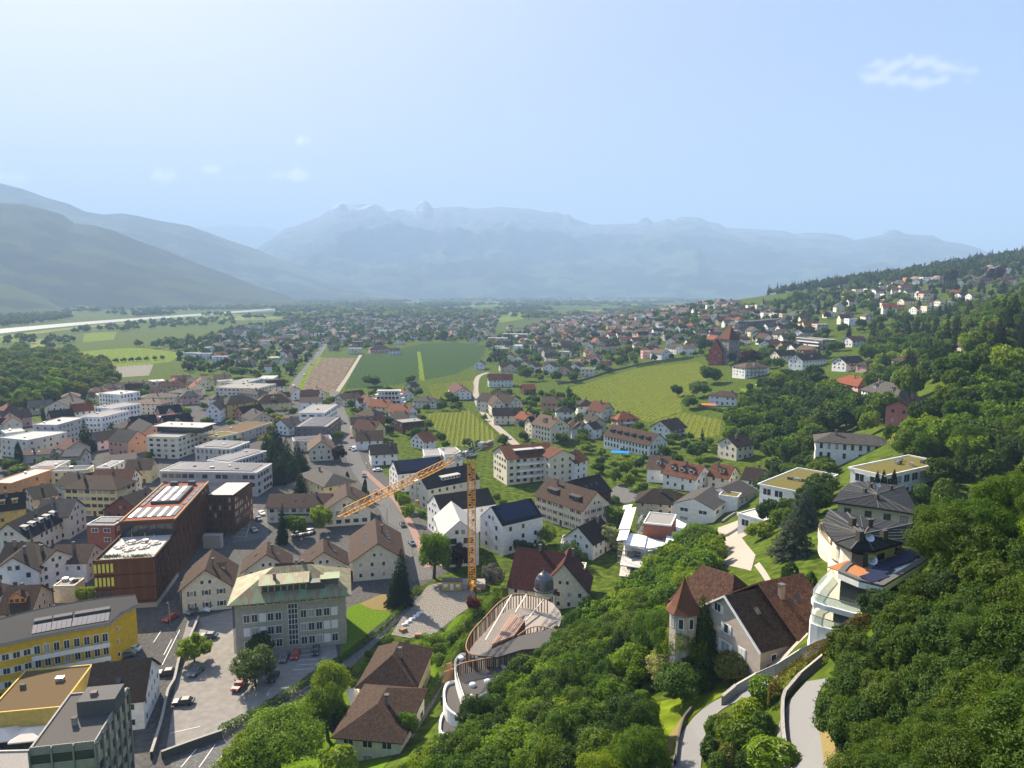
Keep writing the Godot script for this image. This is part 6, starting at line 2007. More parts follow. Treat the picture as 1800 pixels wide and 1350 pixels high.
func school() -> void:
	var y0: float = spot("a2", 213, 652).y
	var eave := 14.0
	var fl := lv("a2", 208, 355, y0 + eave)
	var fr := lv("a2", 866, 297, y0 + eave)
	var d := (fr - fl).normalized()
	var l := (fr - fl).length()
	var back := Vector3(d.z, 0, -d.x)
	var w := 15.0
	var c := (fl + fr) / 2.0 + back * w / 2.0
	c.y = y0
	var o := thing("school", "grey school building with green and rust copper hipped roof and tall stair window", "school", c, atan2(-d.z, d.x))
	footprints.append([Vector2(c.x, c.z), l / 2.0, w / 2.0, Vector2(d.x, d.z)])
	part(o, "wall", box_shell(l, w, eave), M["wall_school_grey"])
	var roof := part(o, "roof", hip_roof(l, w, eave, eave + 4.6, l - w * 1.15, 1.5), M["copper"])
	var f := w / 2.0
	var stair := pane_at(o, "stair_window", Vector3(l * 0.015, 6.6, f + 0.03), Vector3(l * 0.085, 10.6, 0.12), 0, M["glass"])
	for k in 4:
		part(stair, "mullion", unit_box, M["frame_white"], Transform3D(Basis().scaled(Vector3(0.05, 1.0, 1.3)), Vector3(-0.5 + k / 3.0, 0, 0.1)))
	for k in 9:
		part(stair, "mullion", unit_box, M["frame_white"], Transform3D(Basis().scaled(Vector3(1.0, 0.012, 1.25)), Vector3(0, -0.5 + k / 8.0, 0.1)))
	for row in 4:
		var y: float = [2.2, 5.6, 9.0, 12.6][row]
		for g in [-1.0, 1.0]:
			for k in 5:
				var x: float = l * (-0.40 if g < 0 else 0.11) + k * l * 0.071
				var high: float = 2.0 if row < 3 else 0.9
				window(o, Vector3(x, y, f), l * 0.054, high, 0, true, "frame_white", "", "frame_white" if rng.randf() < 0.45 and row < 3 else "glass")
	for row in 3:
		for k in 3:
			window(o, Vector3(l / 2.0, 2.2 + row * 3.4, (k - 1) * 4.0), 1.6, 1.9, PI / 2.0, true)
			window(o, Vector3(-l / 2.0, 2.2 + row * 3.4, (k - 1) * 4.0), 1.6, 1.9, -PI / 2.0, true)
	var dm := Node3D.new()
	dm.name = "dormer"
	o.add_child(dm)
	pane_at(dm, "wall", Vector3(-l * 0.06, eave + 1.4, f - 3.2), Vector3(l * 0.42, 2.5, 4.0), 0, M["wall_school_grey"])
	var s := Shape.new()
	roof_plane(s, Vector3(-l * 0.29, eave + 3.7, f - 6.0), Vector3(l * 0.17, eave + 3.7, f - 6.0), Vector3(l * 0.17, eave + 2.75, f - 0.6), Vector3(-l * 0.29, eave + 2.75, f - 0.6), 0.2)
	part(dm, "dormer_roof", s.mesh(), M["copper"])
	for k in 7:
		pane_at(dm, "window", Vector3(-l * 0.06 + (k - 3) * l * 0.057, eave + 1.5, f - 1.18), Vector3(l * 0.046, 1.3, 0.1), 0, M["glass"])
	var d2 := Node3D.new()
	d2.name = "dormer"
	o.add_child(d2, true)
	pane_at(d2, "wall", Vector3(l * 0.36, eave + 1.5, f - 3.6), Vector3(4.0, 2.2, 3.6), 0, M["concrete_dark"])
	pane_at(d2, "roof", Vector3(l * 0.36, eave + 2.75, f - 3.6), Vector3(4.8, 0.25, 4.4), 0, M["copper"])
	pane_at(o, "roof_terrace", Vector3(l * 0.23, eave + 1.3, f - 2.4), Vector3(4.2, 2.2, 3.2), 0, M["frame_dark"])
	chimney(o, Vector3(-l * 0.15, eave + 2.9, f - 3.4), 1.5)
	chimney(o, Vector3(l * 0.1, eave + 3.8, -1.0), 1.6)
	house("a2", [460, 140], [668, 132], 10, 10, 6, "gable", "wall_cream", "roof_dark_brown", "", {"label": "low brown-roofed wing behind the copper-roofed school", "group": "houses behind the school"})
	var h1 := house("a2", [1148, 682], [1188, 605], 10.5, 11.5, 6.6, "hip", "wall_pale_yellow", "roof_brown", "", {"label": "pale yellow house with brown hipped roof and two roof stacks beside the garden hedge", "group": "hip-roofed garden houses", "hip": 0.95})
	var h2 := house("a2", [1062, 965], [1105, 890], 8.5, 12, 5.6, "hip", "wall_cream", "roof_brown", "", {"label": "cream house with brown hipped roof and a cream awning in the leafy garden", "group": "hip-roofed garden houses", "wide": 1.8, "hip": 0.95})
	var aw := spot("a2", 940, 930, 4.0)
	part(h2, "awning", unit_box, M["canvas"], h2.transform.affine_inverse() * Transform3D(Basis(Vector3.UP, 0.4) * Basis(Vector3.RIGHT, 0.25) * Basis().scaled(Vector3(3.6, 0.08, 5.5)), aw))

func crane() -> void:
	var base := spot("p", 830, 1032)
	base = foot(base)
	var r := ray(832, 803)
	var run := Vector2(base.x, base.z).length()
	var top := EYE.y + r.y / Vector2(r.x, r.z).length() * run - base.y
	var o := thing("tower_crane", "tall yellow tower crane with a long lattice jib over the building site", "crane", base)
	lanes.append(PackedVector2Array([Vector2(base.x - 4, base.z - 4), Vector2(base.x + 4, base.z - 4), Vector2(base.x + 4, base.z + 4), Vector2(base.x - 4, base.z + 4)]))
	for k in 4:
		pane_at(o, "ballast", Vector3(-2.6 if k % 2 else 2.6, 0.5 + (k / 2) * 0.85, 0), Vector3(2.6, 0.8, 4.2), 0, M["concrete"])
	pane_at(o, "ballast", Vector3(0, 0.3, 0), Vector3(8.0, 0.5, 0.9), 0, M["crane_yellow"])
	pane_at(o, "ballast", Vector3(0, 0.32, 0), Vector3(0.9, 0.5, 8.0), 0, M["crane_yellow"])
	var sec := Shape.new()
	var w := 1.05
	var h := top / 13.0
	for s in [[-1, -1], [1, -1], [1, 1], [-1, 1]]:
		sec.bar(Vector3(s[0] * w, 0, s[1] * w), Vector3(s[0] * w, h, s[1] * w), 0.22)
	for k in 4:
		var a := Basis(Vector3.UP, k * PI / 2.0) * Vector3(-w, 0, w)
		var b := Basis(Vector3.UP, k * PI / 2.0) * Vector3(w, 0, w)
		sec.bar(a, b + Vector3.UP * h / 2.0, 0.11)
		sec.bar(b + Vector3.UP * h / 2.0, a + Vector3.UP * h, 0.11)
		sec.bar(a, b, 0.11)
		sec.bar(a + Vector3.UP * h / 2.0, b + Vector3.UP * h / 2.0, 0.09)
	var sm := sec.mesh()
	for k in 13:
		part(o, "mast_section", sm, M["crane_yellow"], Transform3D(Basis(), Vector3(0, h * k, 0)))
	var ladder := Shape.new()
	ladder.bar(Vector3(0.3, 0, 0.3), Vector3(0.3, top, 0.3), 0.06)
	ladder.bar(Vector3(-0.1, 0, 0.3), Vector3(-0.1, top, 0.3), 0.06)
	for k in int(top / 0.6):
		ladder.bar(Vector3(0.3, k * 0.6, 0.3), Vector3(-0.1, k * 0.6, 0.3), 0.05)
	part(o, "ladder", ladder.mesh(), M["crane_green"])
	var ring := Shape.new()
	ring.lathe(Vector3(0, top - 0.3, 0), [[0.0, 0.0], [1.7, 0.0], [1.7, 0.9], [0.0, 0.9]], 14)
	part(o, "slewing_ring", ring.mesh(), M["crane_green"])
	var y1 := top + 1.2
	var tip := lv("p", 598, 910, base.y + y1) - base
	tip.y = 0
	var dir := tip.normalized()
	var across := Vector3(-dir.z, 0, dir.x)
	var length := tip.length()
	var n := 22
	var js := length / n
	var jib := Shape.new()
	var hi := Vector3.UP * 1.7
	for s in [-1.0, 1.0]:
		jib.bar(across * s * 0.75, dir * js + across * s * 0.75, 0.17)
		jib.bar(across * s * 0.75, dir * js / 2.0 + hi, 0.09)
		jib.bar(dir * js / 2.0 + hi, dir * js + across * s * 0.75, 0.09)
	jib.bar(hi - dir * js / 2.0, hi + dir * js / 2.0, 0.17)
	jib.bar(across * -0.75, across * 0.75, 0.09)
	jib.bar(across * -0.75, dir * js + across * 0.75, 0.07)
	var jm := jib.mesh()
	for k in n:
		part(o, "jib_section", jm, M["crane_green" if k < 4 else "crane_yellow"], Transform3D(Basis(), Vector3.UP * y1 + dir * js * k))
	var cj := Shape.new()
	for s in [-1.0, 1.0]:
		cj.bar(across * s * 0.9, -dir * 16.0 + across * s * 0.9, 0.3)
		cj.bar(across * s * 0.9 + Vector3.UP * 1.1, -dir * 16.0 + across * s * 0.9 + Vector3.UP * 1.1, 0.08)
	for k in 9:
		cj.bar(-dir * k * 2.0 + across * 0.9, -dir * k * 2.0 - across * 0.9, 0.14)
	part(o, "counter_jib", cj.mesh(), M["crane_green"], Transform3D(Basis(), Vector3.UP * y1))
	for k in 3:
		part(o, "counterweight", unit_box, M["concrete" if k else "wood_pale"], Transform3D(Basis(across, Vector3.UP, dir) * Basis().scaled(Vector3(1.7, 2.3, 1.1)), Vector3.UP * (y1 - 0.2) - dir * (11.0 + k * 1.6)))
	part(o, "winch", unit_box, M["metal_grey"], Transform3D(Basis(across, Vector3.UP, dir) * Basis().scaled(Vector3(1.6, 1.5, 2.4)), Vector3.UP * (y1 + 0.9) - dir * 7.5))
	var cab := part(o, "cab", unit_box, M["sheet_white"], Transform3D(Basis(across, Vector3.UP, dir) * Basis().scaled(Vector3(1.5, 2.1, 1.7)), Vector3.UP * (y1 - 0.6) + across * 1.9 + dir * 0.6))
	part(cab, "cab_window", unit_box, M["glass"], Transform3D(Basis().scaled(Vector3(0.9, 0.6, 1.04)), Vector3(0, 0.1, 0.02)))
	var apex := Shape.new()
	for s in [-1.0, 1.0]:
		apex.bar(across * s * 0.8, Vector3.UP * 3.6 + across * s * 0.2, 0.2)
		apex.bar(across * s * 0.8 - dir * 1.2, Vector3.UP * 3.6 + across * s * 0.2, 0.2)
		apex.bar(Vector3.UP * 3.6 + across * s * 0.2, -dir * 13.0 + across * s * 0.8, 0.08)
	apex.bar(Vector3.UP * 3.6, dir * js * 5.5 + hi, 0.09)
	part(o, "tower_head", apex.mesh(), M["crane_green"], Transform3D(Basis(), Vector3.UP * y1))
	var trolley := dir * length * 0.5 + Vector3.UP * (y1 - 0.3)
	part(o, "trolley", unit_box, M["sheet_white"], Transform3D(Basis(across, Vector3.UP, dir) * Basis().scaled(Vector3(1.9, 0.5, 1.6)), trolley))
	var rope := Shape.new()
	rope.bar(trolley, trolley - Vector3.UP * 5.0, 0.07)
	part(o, "rope", rope.mesh(), M["frame_dark"])
	part(o, "hook_block", unit_box, M["crane_yellow"], Transform3D(Basis().scaled(Vector3(0.6, 1.0, 0.6)), trolley - Vector3.UP * 5.4))
	# site cabin and blocks
	var cb := foot(spot("a3", 320, 288))
	var cabin := thing("site_cabin", "yellow site cabin with grey roof beside the crane", "cabin", cb)
	pane_at(cabin, "body", Vector3(0, 1.3, 0), Vector3(5.8, 2.7, 2.6), 0, M["wall_yellow"])
	pane_at(cabin, "roof", Vector3(0, 2.75, 0), Vector3(6.1, 0.2, 2.9), 0, M["concrete_dark"])
	pane_at(cabin, "door", Vector3(0, 1.15, 1.31), Vector3(0.9, 2.0, 0.06), 0, M["sheet_white"])
	for s in [-1.0, 1.0]:
		pane_at(cabin, "window", Vector3(s * 1.8, 1.6, 1.31), Vector3(1.1, 0.9, 0.06), 0, M["sheet_white"])
	for k in 5:
		var p := foot(spot("a3", 40 + k * 22, 505 - k * 17))
		var b := thing("concrete_block", "white concrete block lying in a row on the building site", "block", p, 0.6, "row of white blocks on the building site")
		var s := Shape.new()
		s.box(Vector3(0, 0.28, 0), Vector3(1.7, 0.5, 0.7))
		s.box(Vector3(0, 0.56, 0), Vector3(1.5, 0.1, 0.5))
		part(b, "slab", s.mesh(), M["sheet_white"])
	for k in 3:
		var q := foot(spot("a3", [120, 30, 480][k], [570, 540, 300][k]))
		var st := thing("timber_stack", "small stack of orange boards on the building site", "timber stack", q, k * 0.7, "board stacks on the building site")
		for i in 3:
			pane_at(st, "board", Vector3(0, 0.15 + i * 0.28, 0), Vector3(1.9 - i * 0.1, 0.26, 1.2), 0, M["wood_pale"])

func slats(o: Node3D, z: String, pts: Array, y: float, about: Vector3, drop: float, gap: float, m: String, lean := 0.0) -> void:
	# a curved rail with upright wooden slats hung below it
	var line := PackedVector2Array()
	for p in pts:
		var q := lv(z, p[0], p[1], y)
		line.append(Vector2(q.x - about.x, q.z - about.z))
	var fine := []
	for i in line.size() - 1:
		for k in 8:
			fine.append(line[i].cubic_interpolate(line[i + 1], line[maxi(i - 1, 0)], line[mini(i + 2, line.size() - 1)], k / 8.0))
	fine.append(line[-1])
	var rail := Shape.new()
	var h := y - about.y
	for i in fine.size() - 1:
		rail.bar(Vector3(fine[i].x, h, fine[i].y), Vector3(fine[i + 1].x, h, fine[i + 1].y), 0.2)
	part(o, "screen_rail", rail.mesh(), M["wood_pale"])
	var left := 0.0
	var n := 0
	for i in fine.size() - 1:
		var a: Vector2 = fine[i]
		var b: Vector2 = fine[i + 1]
		var l := a.distance_to(b)
		while left < l:
			var p := a.lerp(b, left / l)
			pane_at(o, "slat", Vector3(p.x, h - drop / 2.0, p.y), Vector3(0.13, drop, 0.24), n * 0.9, M[m if n % 3 else "wood_pale"])
			n += 1
			left += gap
		left -= l

func curved_building() -> void:
	var p0 := spot("d3", 60, 1340)
	var y0 := p0.y
	var c := lv("d3", 330, 950, y0 + 6.0)
	c.y = y0
	var o := thing("curved_building", "white curved terraced kindergarten with wooden slat screens and gravel roofs", "kindergarten", c)
	var levels := [[[[45, 1290], [75, 1235], [130, 1255], [200, 1330], [230, 1400], [40, 1400]], 2.4], [[[66, 1110], [90, 1050], [150, 1035], [215, 1060], [240, 1250], [200, 1300], [80, 1220]], 4.6], [[[142, 900], [190, 852], [260, 870], [420, 890], [520, 980], [470, 1080], [330, 1130], [250, 1195], [205, 1165], [170, 1060], [148, 980]], 6.8]]
	for l in levels:
		var poly := outline_at("d3", l[0], y0 + l[1], c, 2)
		mark_plan(c, poly)
		prism(o, "wall", poly, -4.0, l[1] - 0.5, "wall_white")
		rim(o, "parapet", poly, l[1] - 0.5, l[1] + 0.15, 0.4, "wall_white")
		prism(o, "gravel_roof", grown(poly, -0.42), l[1] - 0.5, l[1] - 0.35, "roof_asphalt")
	for d in [[265, 1060], [362, 1037], [263, 1140], [190, 885], [440, 1010]]:
		var q := lv("d3", d[0], d[1], y0 + 6.8) - c
		var s := Shape.new()
		s.lathe(q, [[0.62, -0.4], [0.62, 0.05], [0.5, 0.2], [0.28, 0.3], [0.0, 0.33]], 14)
		part(o, "skylight_dome", s.mesh(), M["sheet_white"])
	var yard := outline_at("d3", [[225, 850], [240, 760], [330, 650], [430, 545], [520, 480], [640, 475], [780, 510], [860, 600], [830, 700], [640, 720], [560, 760], [420, 830], [300, 880]], y0 + 5.6, c, 1)
	mark_plan(c, yard)
	prism(o, "courtyard_floor", yard, -4.0, 5.6, "paving")
	var slab := outline_at("d3", [[298, 872], [470, 792], [575, 742], [760, 700], [900, 700], [900, 760], [740, 818], [590, 832], [430, 880]], y0 + 9.0, c)
	prism(o, "slate_roof", slab, 8.6, 9.0, "roof_asphalt")
	prism(o, "pavilion_wall", grown(slab, -0.6), 5.0, 8.6, "wall_cream")
	slats(o, "d3", [[300, 868], [245, 858], [222, 800], [262, 710], [345, 620], [430, 530], [520, 472], [610, 465], [690, 485], [772, 500]], y0 + 9.2, c, 3.5, 0.75, "wood_brown")
	slats(o, "d3", [[160, 938], [240, 912], [430, 876], [570, 836], [710, 818], [760, 810]], y0 + 8.8, c, 3.6, 0.42, "wood_brown")
	slats(o, "d3", [[560, 740], [640, 690], [720, 680], [800, 700], [870, 720]], y0 + 9.0, c, 3.0, 0.8, "wood_brown")
	for q in [[[520, 475], [350, 770]], [[620, 470], [545, 590]], [[735, 500], [620, 640]]]:
		var b := Shape.new()
		b.bar(lv("d3", q[0][0], q[0][1], y0 + 9.2) - c, lv("d3", q[1][0], q[1][1], y0 + 8.0) - c, 0.25)
		part(o, "tie_beam", b.mesh(), M["canvas"])
	# ribbed ramp roof
	var a := lv("d3", 392, 795, y0 + 9.1) - c
	var b2 := lv("d3", 540, 738, y0 + 9.1) - c
	var d2 := lv("d3", 612, 640, y0 + 9.1) - c
	var e := lv("d3", 520, 595, y0 + 9.1) - c
	for k in 8:
		var s := Shape.new()
		var t0 := k / 8.0
		var t1 := (k + 0.82) / 8.0
		roof_plane(s, e.lerp(d2, t0), e.lerp(d2, t1), a.lerp(b2, t1), a.lerp(b2, t0), 0.3 + 0.12 * (k % 2))
		part(o, "roof_plank", s.mesh(), M["pink_ribs"])
	prism(o, "ramp_wall", PackedVector2Array([Vector2(a.x, a.z), Vector2(b2.x, b2.z), Vector2(d2.x, d2.z), Vector2(e.x, e.z)]), 5.6, 8.6, "wood_brown")
	for q in [[110, 940], [135, 975], [95, 990]]:
		var p := lv("d3", q[0], q[1], y0 + 5.6) - c
		pane_at(o, "timber_panel", Vector3(p.x, 4.6, p.z), Vector3(1.2, 3.2, 0.2), 0.6, M["wood_pale"])
	for q in [[85, 1160, 3.0], [75, 1320, 1.0]]:
		var p := lv("d3", q[0], q[1], y0 + q[2]) - c
		pane_at(o, "window", Vector3(p.x, q[2], p.z + 0.2), Vector3(1.6, 1.8, 1.0), 0.9, M["glass"])

func manor() -> void:
	var h := house("d3", [562, 160], [862, 198], 13.5, 15, 5.0, "gable", "wall_cream", "roof_maroon", "", {"called": "manor_house", "kind": "manor", "over": 0.6, "label": "manor house with a huge maroon tiled roof and an onion-domed turret", "group": "manor houses", "plain": 1})
	house("d3", [872, 250], [895, 180], 13.0, 13, 5.5, "gable", "wall_cream", "roof_maroon", "", {"called": "manor_wing", "kind": "manor wing", "label": "maroon-roofed cross wing of the domed manor with a white-framed gable", "group": "manor wings", "least": 12.0})
	block("d3", [900, 292], [1005, 300], [1012, 262], 8, "wall_cream", "roof_pale", "", {"called": "annex", "kind": "annex", "label": "small cream annex with pale metal roof behind the domed manor", "vents": 0})
	chimney(h, Vector3(0, 12.6, 0), 2.4)
	var base := foot(spot("d3", 735, 640))
	var o := thing("turret", "round white turret with a grey metal onion dome on the manor", "turret", base)
	var s := Shape.new()
	s.lathe(Vector3.ZERO, [[2.3, -2.0], [2.3, 8.0], [2.5, 8.1], [2.5, 8.4]], 24)
	part(o, "wall", s.mesh(), M["wall_cream"])
	var d := Shape.new()
	d.lathe(Vector3(0, 8.4, 0), [[2.75, 0.0], [2.75, 0.25], [2.5, 0.5], [2.55, 1.4], [2.5, 2.4], [2.2, 3.3], [1.6, 4.1], [0.8, 4.7], [0.35, 5.2], [0.15, 5.9], [0.05, 6.9]], 24)
	part(o, "dome", d.mesh(), M["zinc"])
	for k in 5:
		var a := -1.0 + k * 0.55
		for f in 2:
			window(o, Vector3(sin(a) * 2.3, 2.2 + f * 4.0, cos(a) * 2.3), 0.9, 1.5, a, true)
	footprints.append([Vector2(base.x, base.z), 2.6, 2.6, Vector2.RIGHT])

func height_over(u: float, v: float, place: Vector3) -> float:   # the height at which a sight line passes over a place
	var r := ray(u, v)
	return EYE.y + r.y / Vector2(r.x, r.z).length() * Vector2(place.x, place.z).length()

func turret_house() -> void:
	var q := func(u: float, v: float) -> Vector2: return zoom("a4", Vector2(u, v))
	var base := spot("a4", 957, 792)
	var pe: Vector2 = q.call(970, 648)
	var ye := height_over(pe.x, pe.y, base)
	var right := lv("a4", 970, 648, ye)
	var left := lv("a4", 575, 410, ye)
	var mid := (left + right) / 2.0
	var pa: Vector2 = q.call(708, 326)
	var ya := height_over(pa.x, pa.y, mid)
	var across := (right - left).normalized()
	var back := Vector3(across.z, 0, -across.x)
	var far := lv("a4", 1150, 372, ye + 0.5)
	var long_ := clampf((far - right).dot(back), 12.0, 20.0)
	var width := (right - left).length()
	var c := mid + back * long_ / 2.0
	c.y = base.y
	# local x runs along the ridge towards the front gable's back, z to the shaded right-hand eave
	var o := thing("turreted_house", "tall taupe house with steep brown tiled roof, white shutters and a spired turret", "house", c, atan2(-back.z, back.x))
	var eave := ye - base.y
	var top := ya - base.y
	footprints.append([Vector2(c.x, c.z), long_ / 2.0, width / 2.0, Vector2(back.x, back.z)])
	var zs := 1.0 if (o.basis.inverse() * across).z > 0 else -1.0
	var fl := long_ * 0.42
	part(o, "wall", gable_shell(long_, width, eave, top, 5.0), M["wall_taupe"])
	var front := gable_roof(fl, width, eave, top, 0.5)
	part(o, "front_roof", front, M["roof_dark_brown"], Transform3D(Basis(), Vector3(-long_ / 2.0 + fl / 2.0, 0, 0)))  # darker than the rear tiles: the slope's shade is put into its colour
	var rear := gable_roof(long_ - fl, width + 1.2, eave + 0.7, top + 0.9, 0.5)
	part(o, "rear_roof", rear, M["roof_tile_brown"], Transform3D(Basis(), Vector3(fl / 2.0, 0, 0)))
	for s in [-1.0, 1.0]:
		var bb := Shape.new()
		bb.bar(Vector3(-long_ / 2.0 - 0.5, top + 0.12, 0), Vector3(-long_ / 2.0 - 0.5, eave - 0.3, s * (width / 2.0 + 0.45)), 0.24)
		part(o, "bargeboard", bb.mesh(), M["frame_white"])
	var slope := (top - eave) / (width / 2.0)
	for k in 3:
		var zz: float = width * [0.2, 0.24, 0.22][k]
		part(o, "skylight", unit_box, M["glass"], Transform3D(Basis(Vector3.RIGHT, atan(slope) * zs).scaled_local(Vector3(0.8, 0.12, 1.2)), Vector3([-long_ * 0.28, long_ * 0.12, long_ * 0.24][k], top - slope * zz + 0.3 + (0.9 if k else 0.0), zs * zz)))
	chimney(o, Vector3(long_ * 0.05, top - 1.2, zs * width * 0.18), 2.4)
	var inv := o.transform.affine_inverse()
	for w in [[715, 395, 1.3, 1.2, true], [765, 522, 0.9, 1.3, true], [760, 632, 1.7, 1.6, true], [858, 670, 1.3, 1.5, false]]:
		var px: Vector2 = q.call(w[0], w[1])
		var r := ray(px.x, px.y)
		var t := (mid - EYE).dot(back) / r.dot(back)
		var hit: Vector3 = inv * (EYE + r * t)
		window(o, Vector3(-long_ / 2.0, hit.y, hit.z), w[2], w[3], -PI / 2.0, true, "frame_white", "shutter_white" if w[4] else "", "glass" if w[4] else "shutter_white")
	for k in 4:
		window(o, Vector3((k - 1.5) * long_ / 4.5, 1.7, zs * width / 2.0), 0.9, 1.3, 0.0 if zs > 0 else PI, true)
	pane_at(o, "door", Vector3(long_ * 0.36, 1.0, zs * (width / 2.0 + 0.02)), Vector3(1.1, 2.1, 0.12), 0, M["door_brown"])
	# the side wing with the lighter tiles, and the turret
	var wa := lv("a4", 622, 150, base.y + top - 0.6)
	var wb := lv("a4", 812, 208, base.y + top - 0.6)
	var wd := wb - wa
	var wing := Node3D.new()
	wing.name = "wing"
	o.add_child(wing)
	wing.transform = inv * Transform3D(Basis(Vector3.UP, atan2(-wd.z, wd.x)), Vector3((wa.x + wb.x) / 2.0, base.y, (wa.z + wb.z) / 2.0))
	part(wing, "wing_wall", box_shell(wd.length() + 3.0, 10.0, top - 5.2, 5.0), M["wall_taupe"])
	part(wing, "wing_roof", hip_roof(wd.length() + 4.0, 10.0, top - 5.2, top - 0.6, wd.length(), 0.6), M["roof_tile_brown"])
	footprints.append([Vector2((wa.x + wb.x) / 2.0, (wa.z + wb.z) / 2.0), 7.0, 6.0, Vector2.RIGHT])
	var te := base.y + eave + 1.6
	var p := lv("a4", 512, 405, te)
	var tw := Node3D.new()
	tw.name = "turret"
	o.add_child(tw)
	tw.transform = inv * Transform3D(Basis(), Vector3(p.x, base.y, p.z))
	var th := te - base.y
	var pt: Vector2 = q.call(530, 208)
	var rise := height_over(pt.x, pt.y, p) - te
	var s := Shape.new()
	s.lathe(Vector3.ZERO, [[2.1, -6.0], [2.1, th]], 8)
	part(tw, "turret_wall", s.mesh(), M["wall_taupe"])
	var d := Shape.new()
	d.lathe(Vector3(0, th - 0.1, 0), [[2.75, 0.0], [2.0, rise * 0.16], [1.25, rise * 0.42], [0.6, rise * 0.7], [0.1, rise * 0.94], [0.05, rise]], 8)
	part(tw, "spire", d.mesh(), M["turret_tile"])
	for k in 4:
		var a := -1.18 + k * PI / 4.0
		window(tw, Vector3(sin(a) * 1.96, th - 1.6, cos(a) * 1.96), 0.7, 1.6, a, true)
	footprints.append([Vector2(p.x, p.z), 3.0, 3.0, Vector2.RIGHT])

func faceted(z: String, called: String, label: String, eaves: Array, apex: Array, rise: float, wall_h: float, wall: String, y_eave: float) -> Node3D:
	var c := lv(z, apex[0], apex[1], y_eave + rise)
	c.y = y_eave - wall_h
	var o := thing(called, label, "villa", c)
	var poly := outline_at(z, eaves, y_eave, c)
	mark_plan(c, poly)
	var inner := grown(poly, -1.0)
	prism(o, "wall", inner, -4.0, wall_h - 0.05, wall)
	var s := Shape.new()
	var top := Vector3(0, wall_h + rise, 0)
	for i in poly.size():
		var a := Vector3(poly[i].x, wall_h + 0.1, poly[i].y)
		var b := Vector3(poly[(i + 1) % poly.size()].x, wall_h + 0.1, poly[(i + 1) % poly.size()].y)
		s.tri(a, b, top, Vector3.UP)
		s.quad(a, b, b - Vector3.UP * 0.35, a - Vector3.UP * 0.35, (a + b) * Vector3(1, 0, 1))
		s.tri(a - Vector3.UP * 0.35, b - Vector3.UP * 0.35, Vector3(0, wall_h - 0.25, 0), Vector3.DOWN)
	var roof := part(o, "roof", s.mesh(), M["slate"])
	for i in poly.size():
		var a := Vector3(poly[i].x, wall_h + 0.14, poly[i].y)
		var b := Vector3(poly[(i + 1) % poly.size()].x, wall_h + 0.14, poly[(i + 1) % poly.size()].y)
		var g := Shape.new()
		g.bar(a, top + Vector3.UP * 0.04, 0.16)
		part(roof, "ridge_cap", g.mesh(), M["concrete_dark"])
		var n := int(a.distance_to(b) / 1.5)
		for k in range(1, n):
			var q := a.lerp(b, k / float(n))
			var f := minf(k, n - k) / (n * 0.5)
			var seam := Shape.new()
			var along := (top - (a + b) / 2.0)
			seam.bar(q, q + along * f * 0.96 + Vector3.UP * 0.02, 0.07)
			part(roof, "seam", seam.mesh(), M["concrete_dark"])
	for i in inner.size():
		var a := Vector3(inner[i].x, 0, inner[i].y)
		var b := Vector3(inner[(i + 1) % inner.size()].x, 0, inner[(i + 1) % inner.size()].y)
		var n := Vector3((b - a).z, 0, -(b - a).x).normalized()
		if n.dot((a + b) / 2.0) < 0:
			n = -n
		if not seen(o, n):
			continue
		var k_ := int(a.distance_to(b) / 3.2)
		for k in k_:
			window(o, a.lerp(b, (k + 0.5) / k_) + Vector3.UP * (wall_h - 1.9), 1.3, 1.3, atan2(n.x, n.z), true, "frame_dark")
	for k in 4:
		var e: Vector2 = poly[(k * 2 + 1) % poly.size()] * [0.3, 0.45, 0.5, 0.35][k]
		pane_at(o, "chimney", Vector3(e.x, wall_h + rise * (1.0 - [0.3, 0.45, 0.5, 0.35][k]) + 0.5, e.y), Vector3(0.7, 1.3, 0.7), 0.3, M["frame_dark"])
	var de := poly[int(poly.size() * 0.6)] * 0.55
	var dish := Shape.new()
	dish.lathe(Vector3.ZERO, [[0.0, 0.0], [0.32, 0.05], [0.55, 0.15]], 14)
	part(o, "satellite_dish", dish.mesh(), M["metal_grey"], Transform3D(Basis(Vector3.RIGHT, 0.9), Vector3(de.x, wall_h + rise * 0.45 + 0.7, de.y)))
	return o

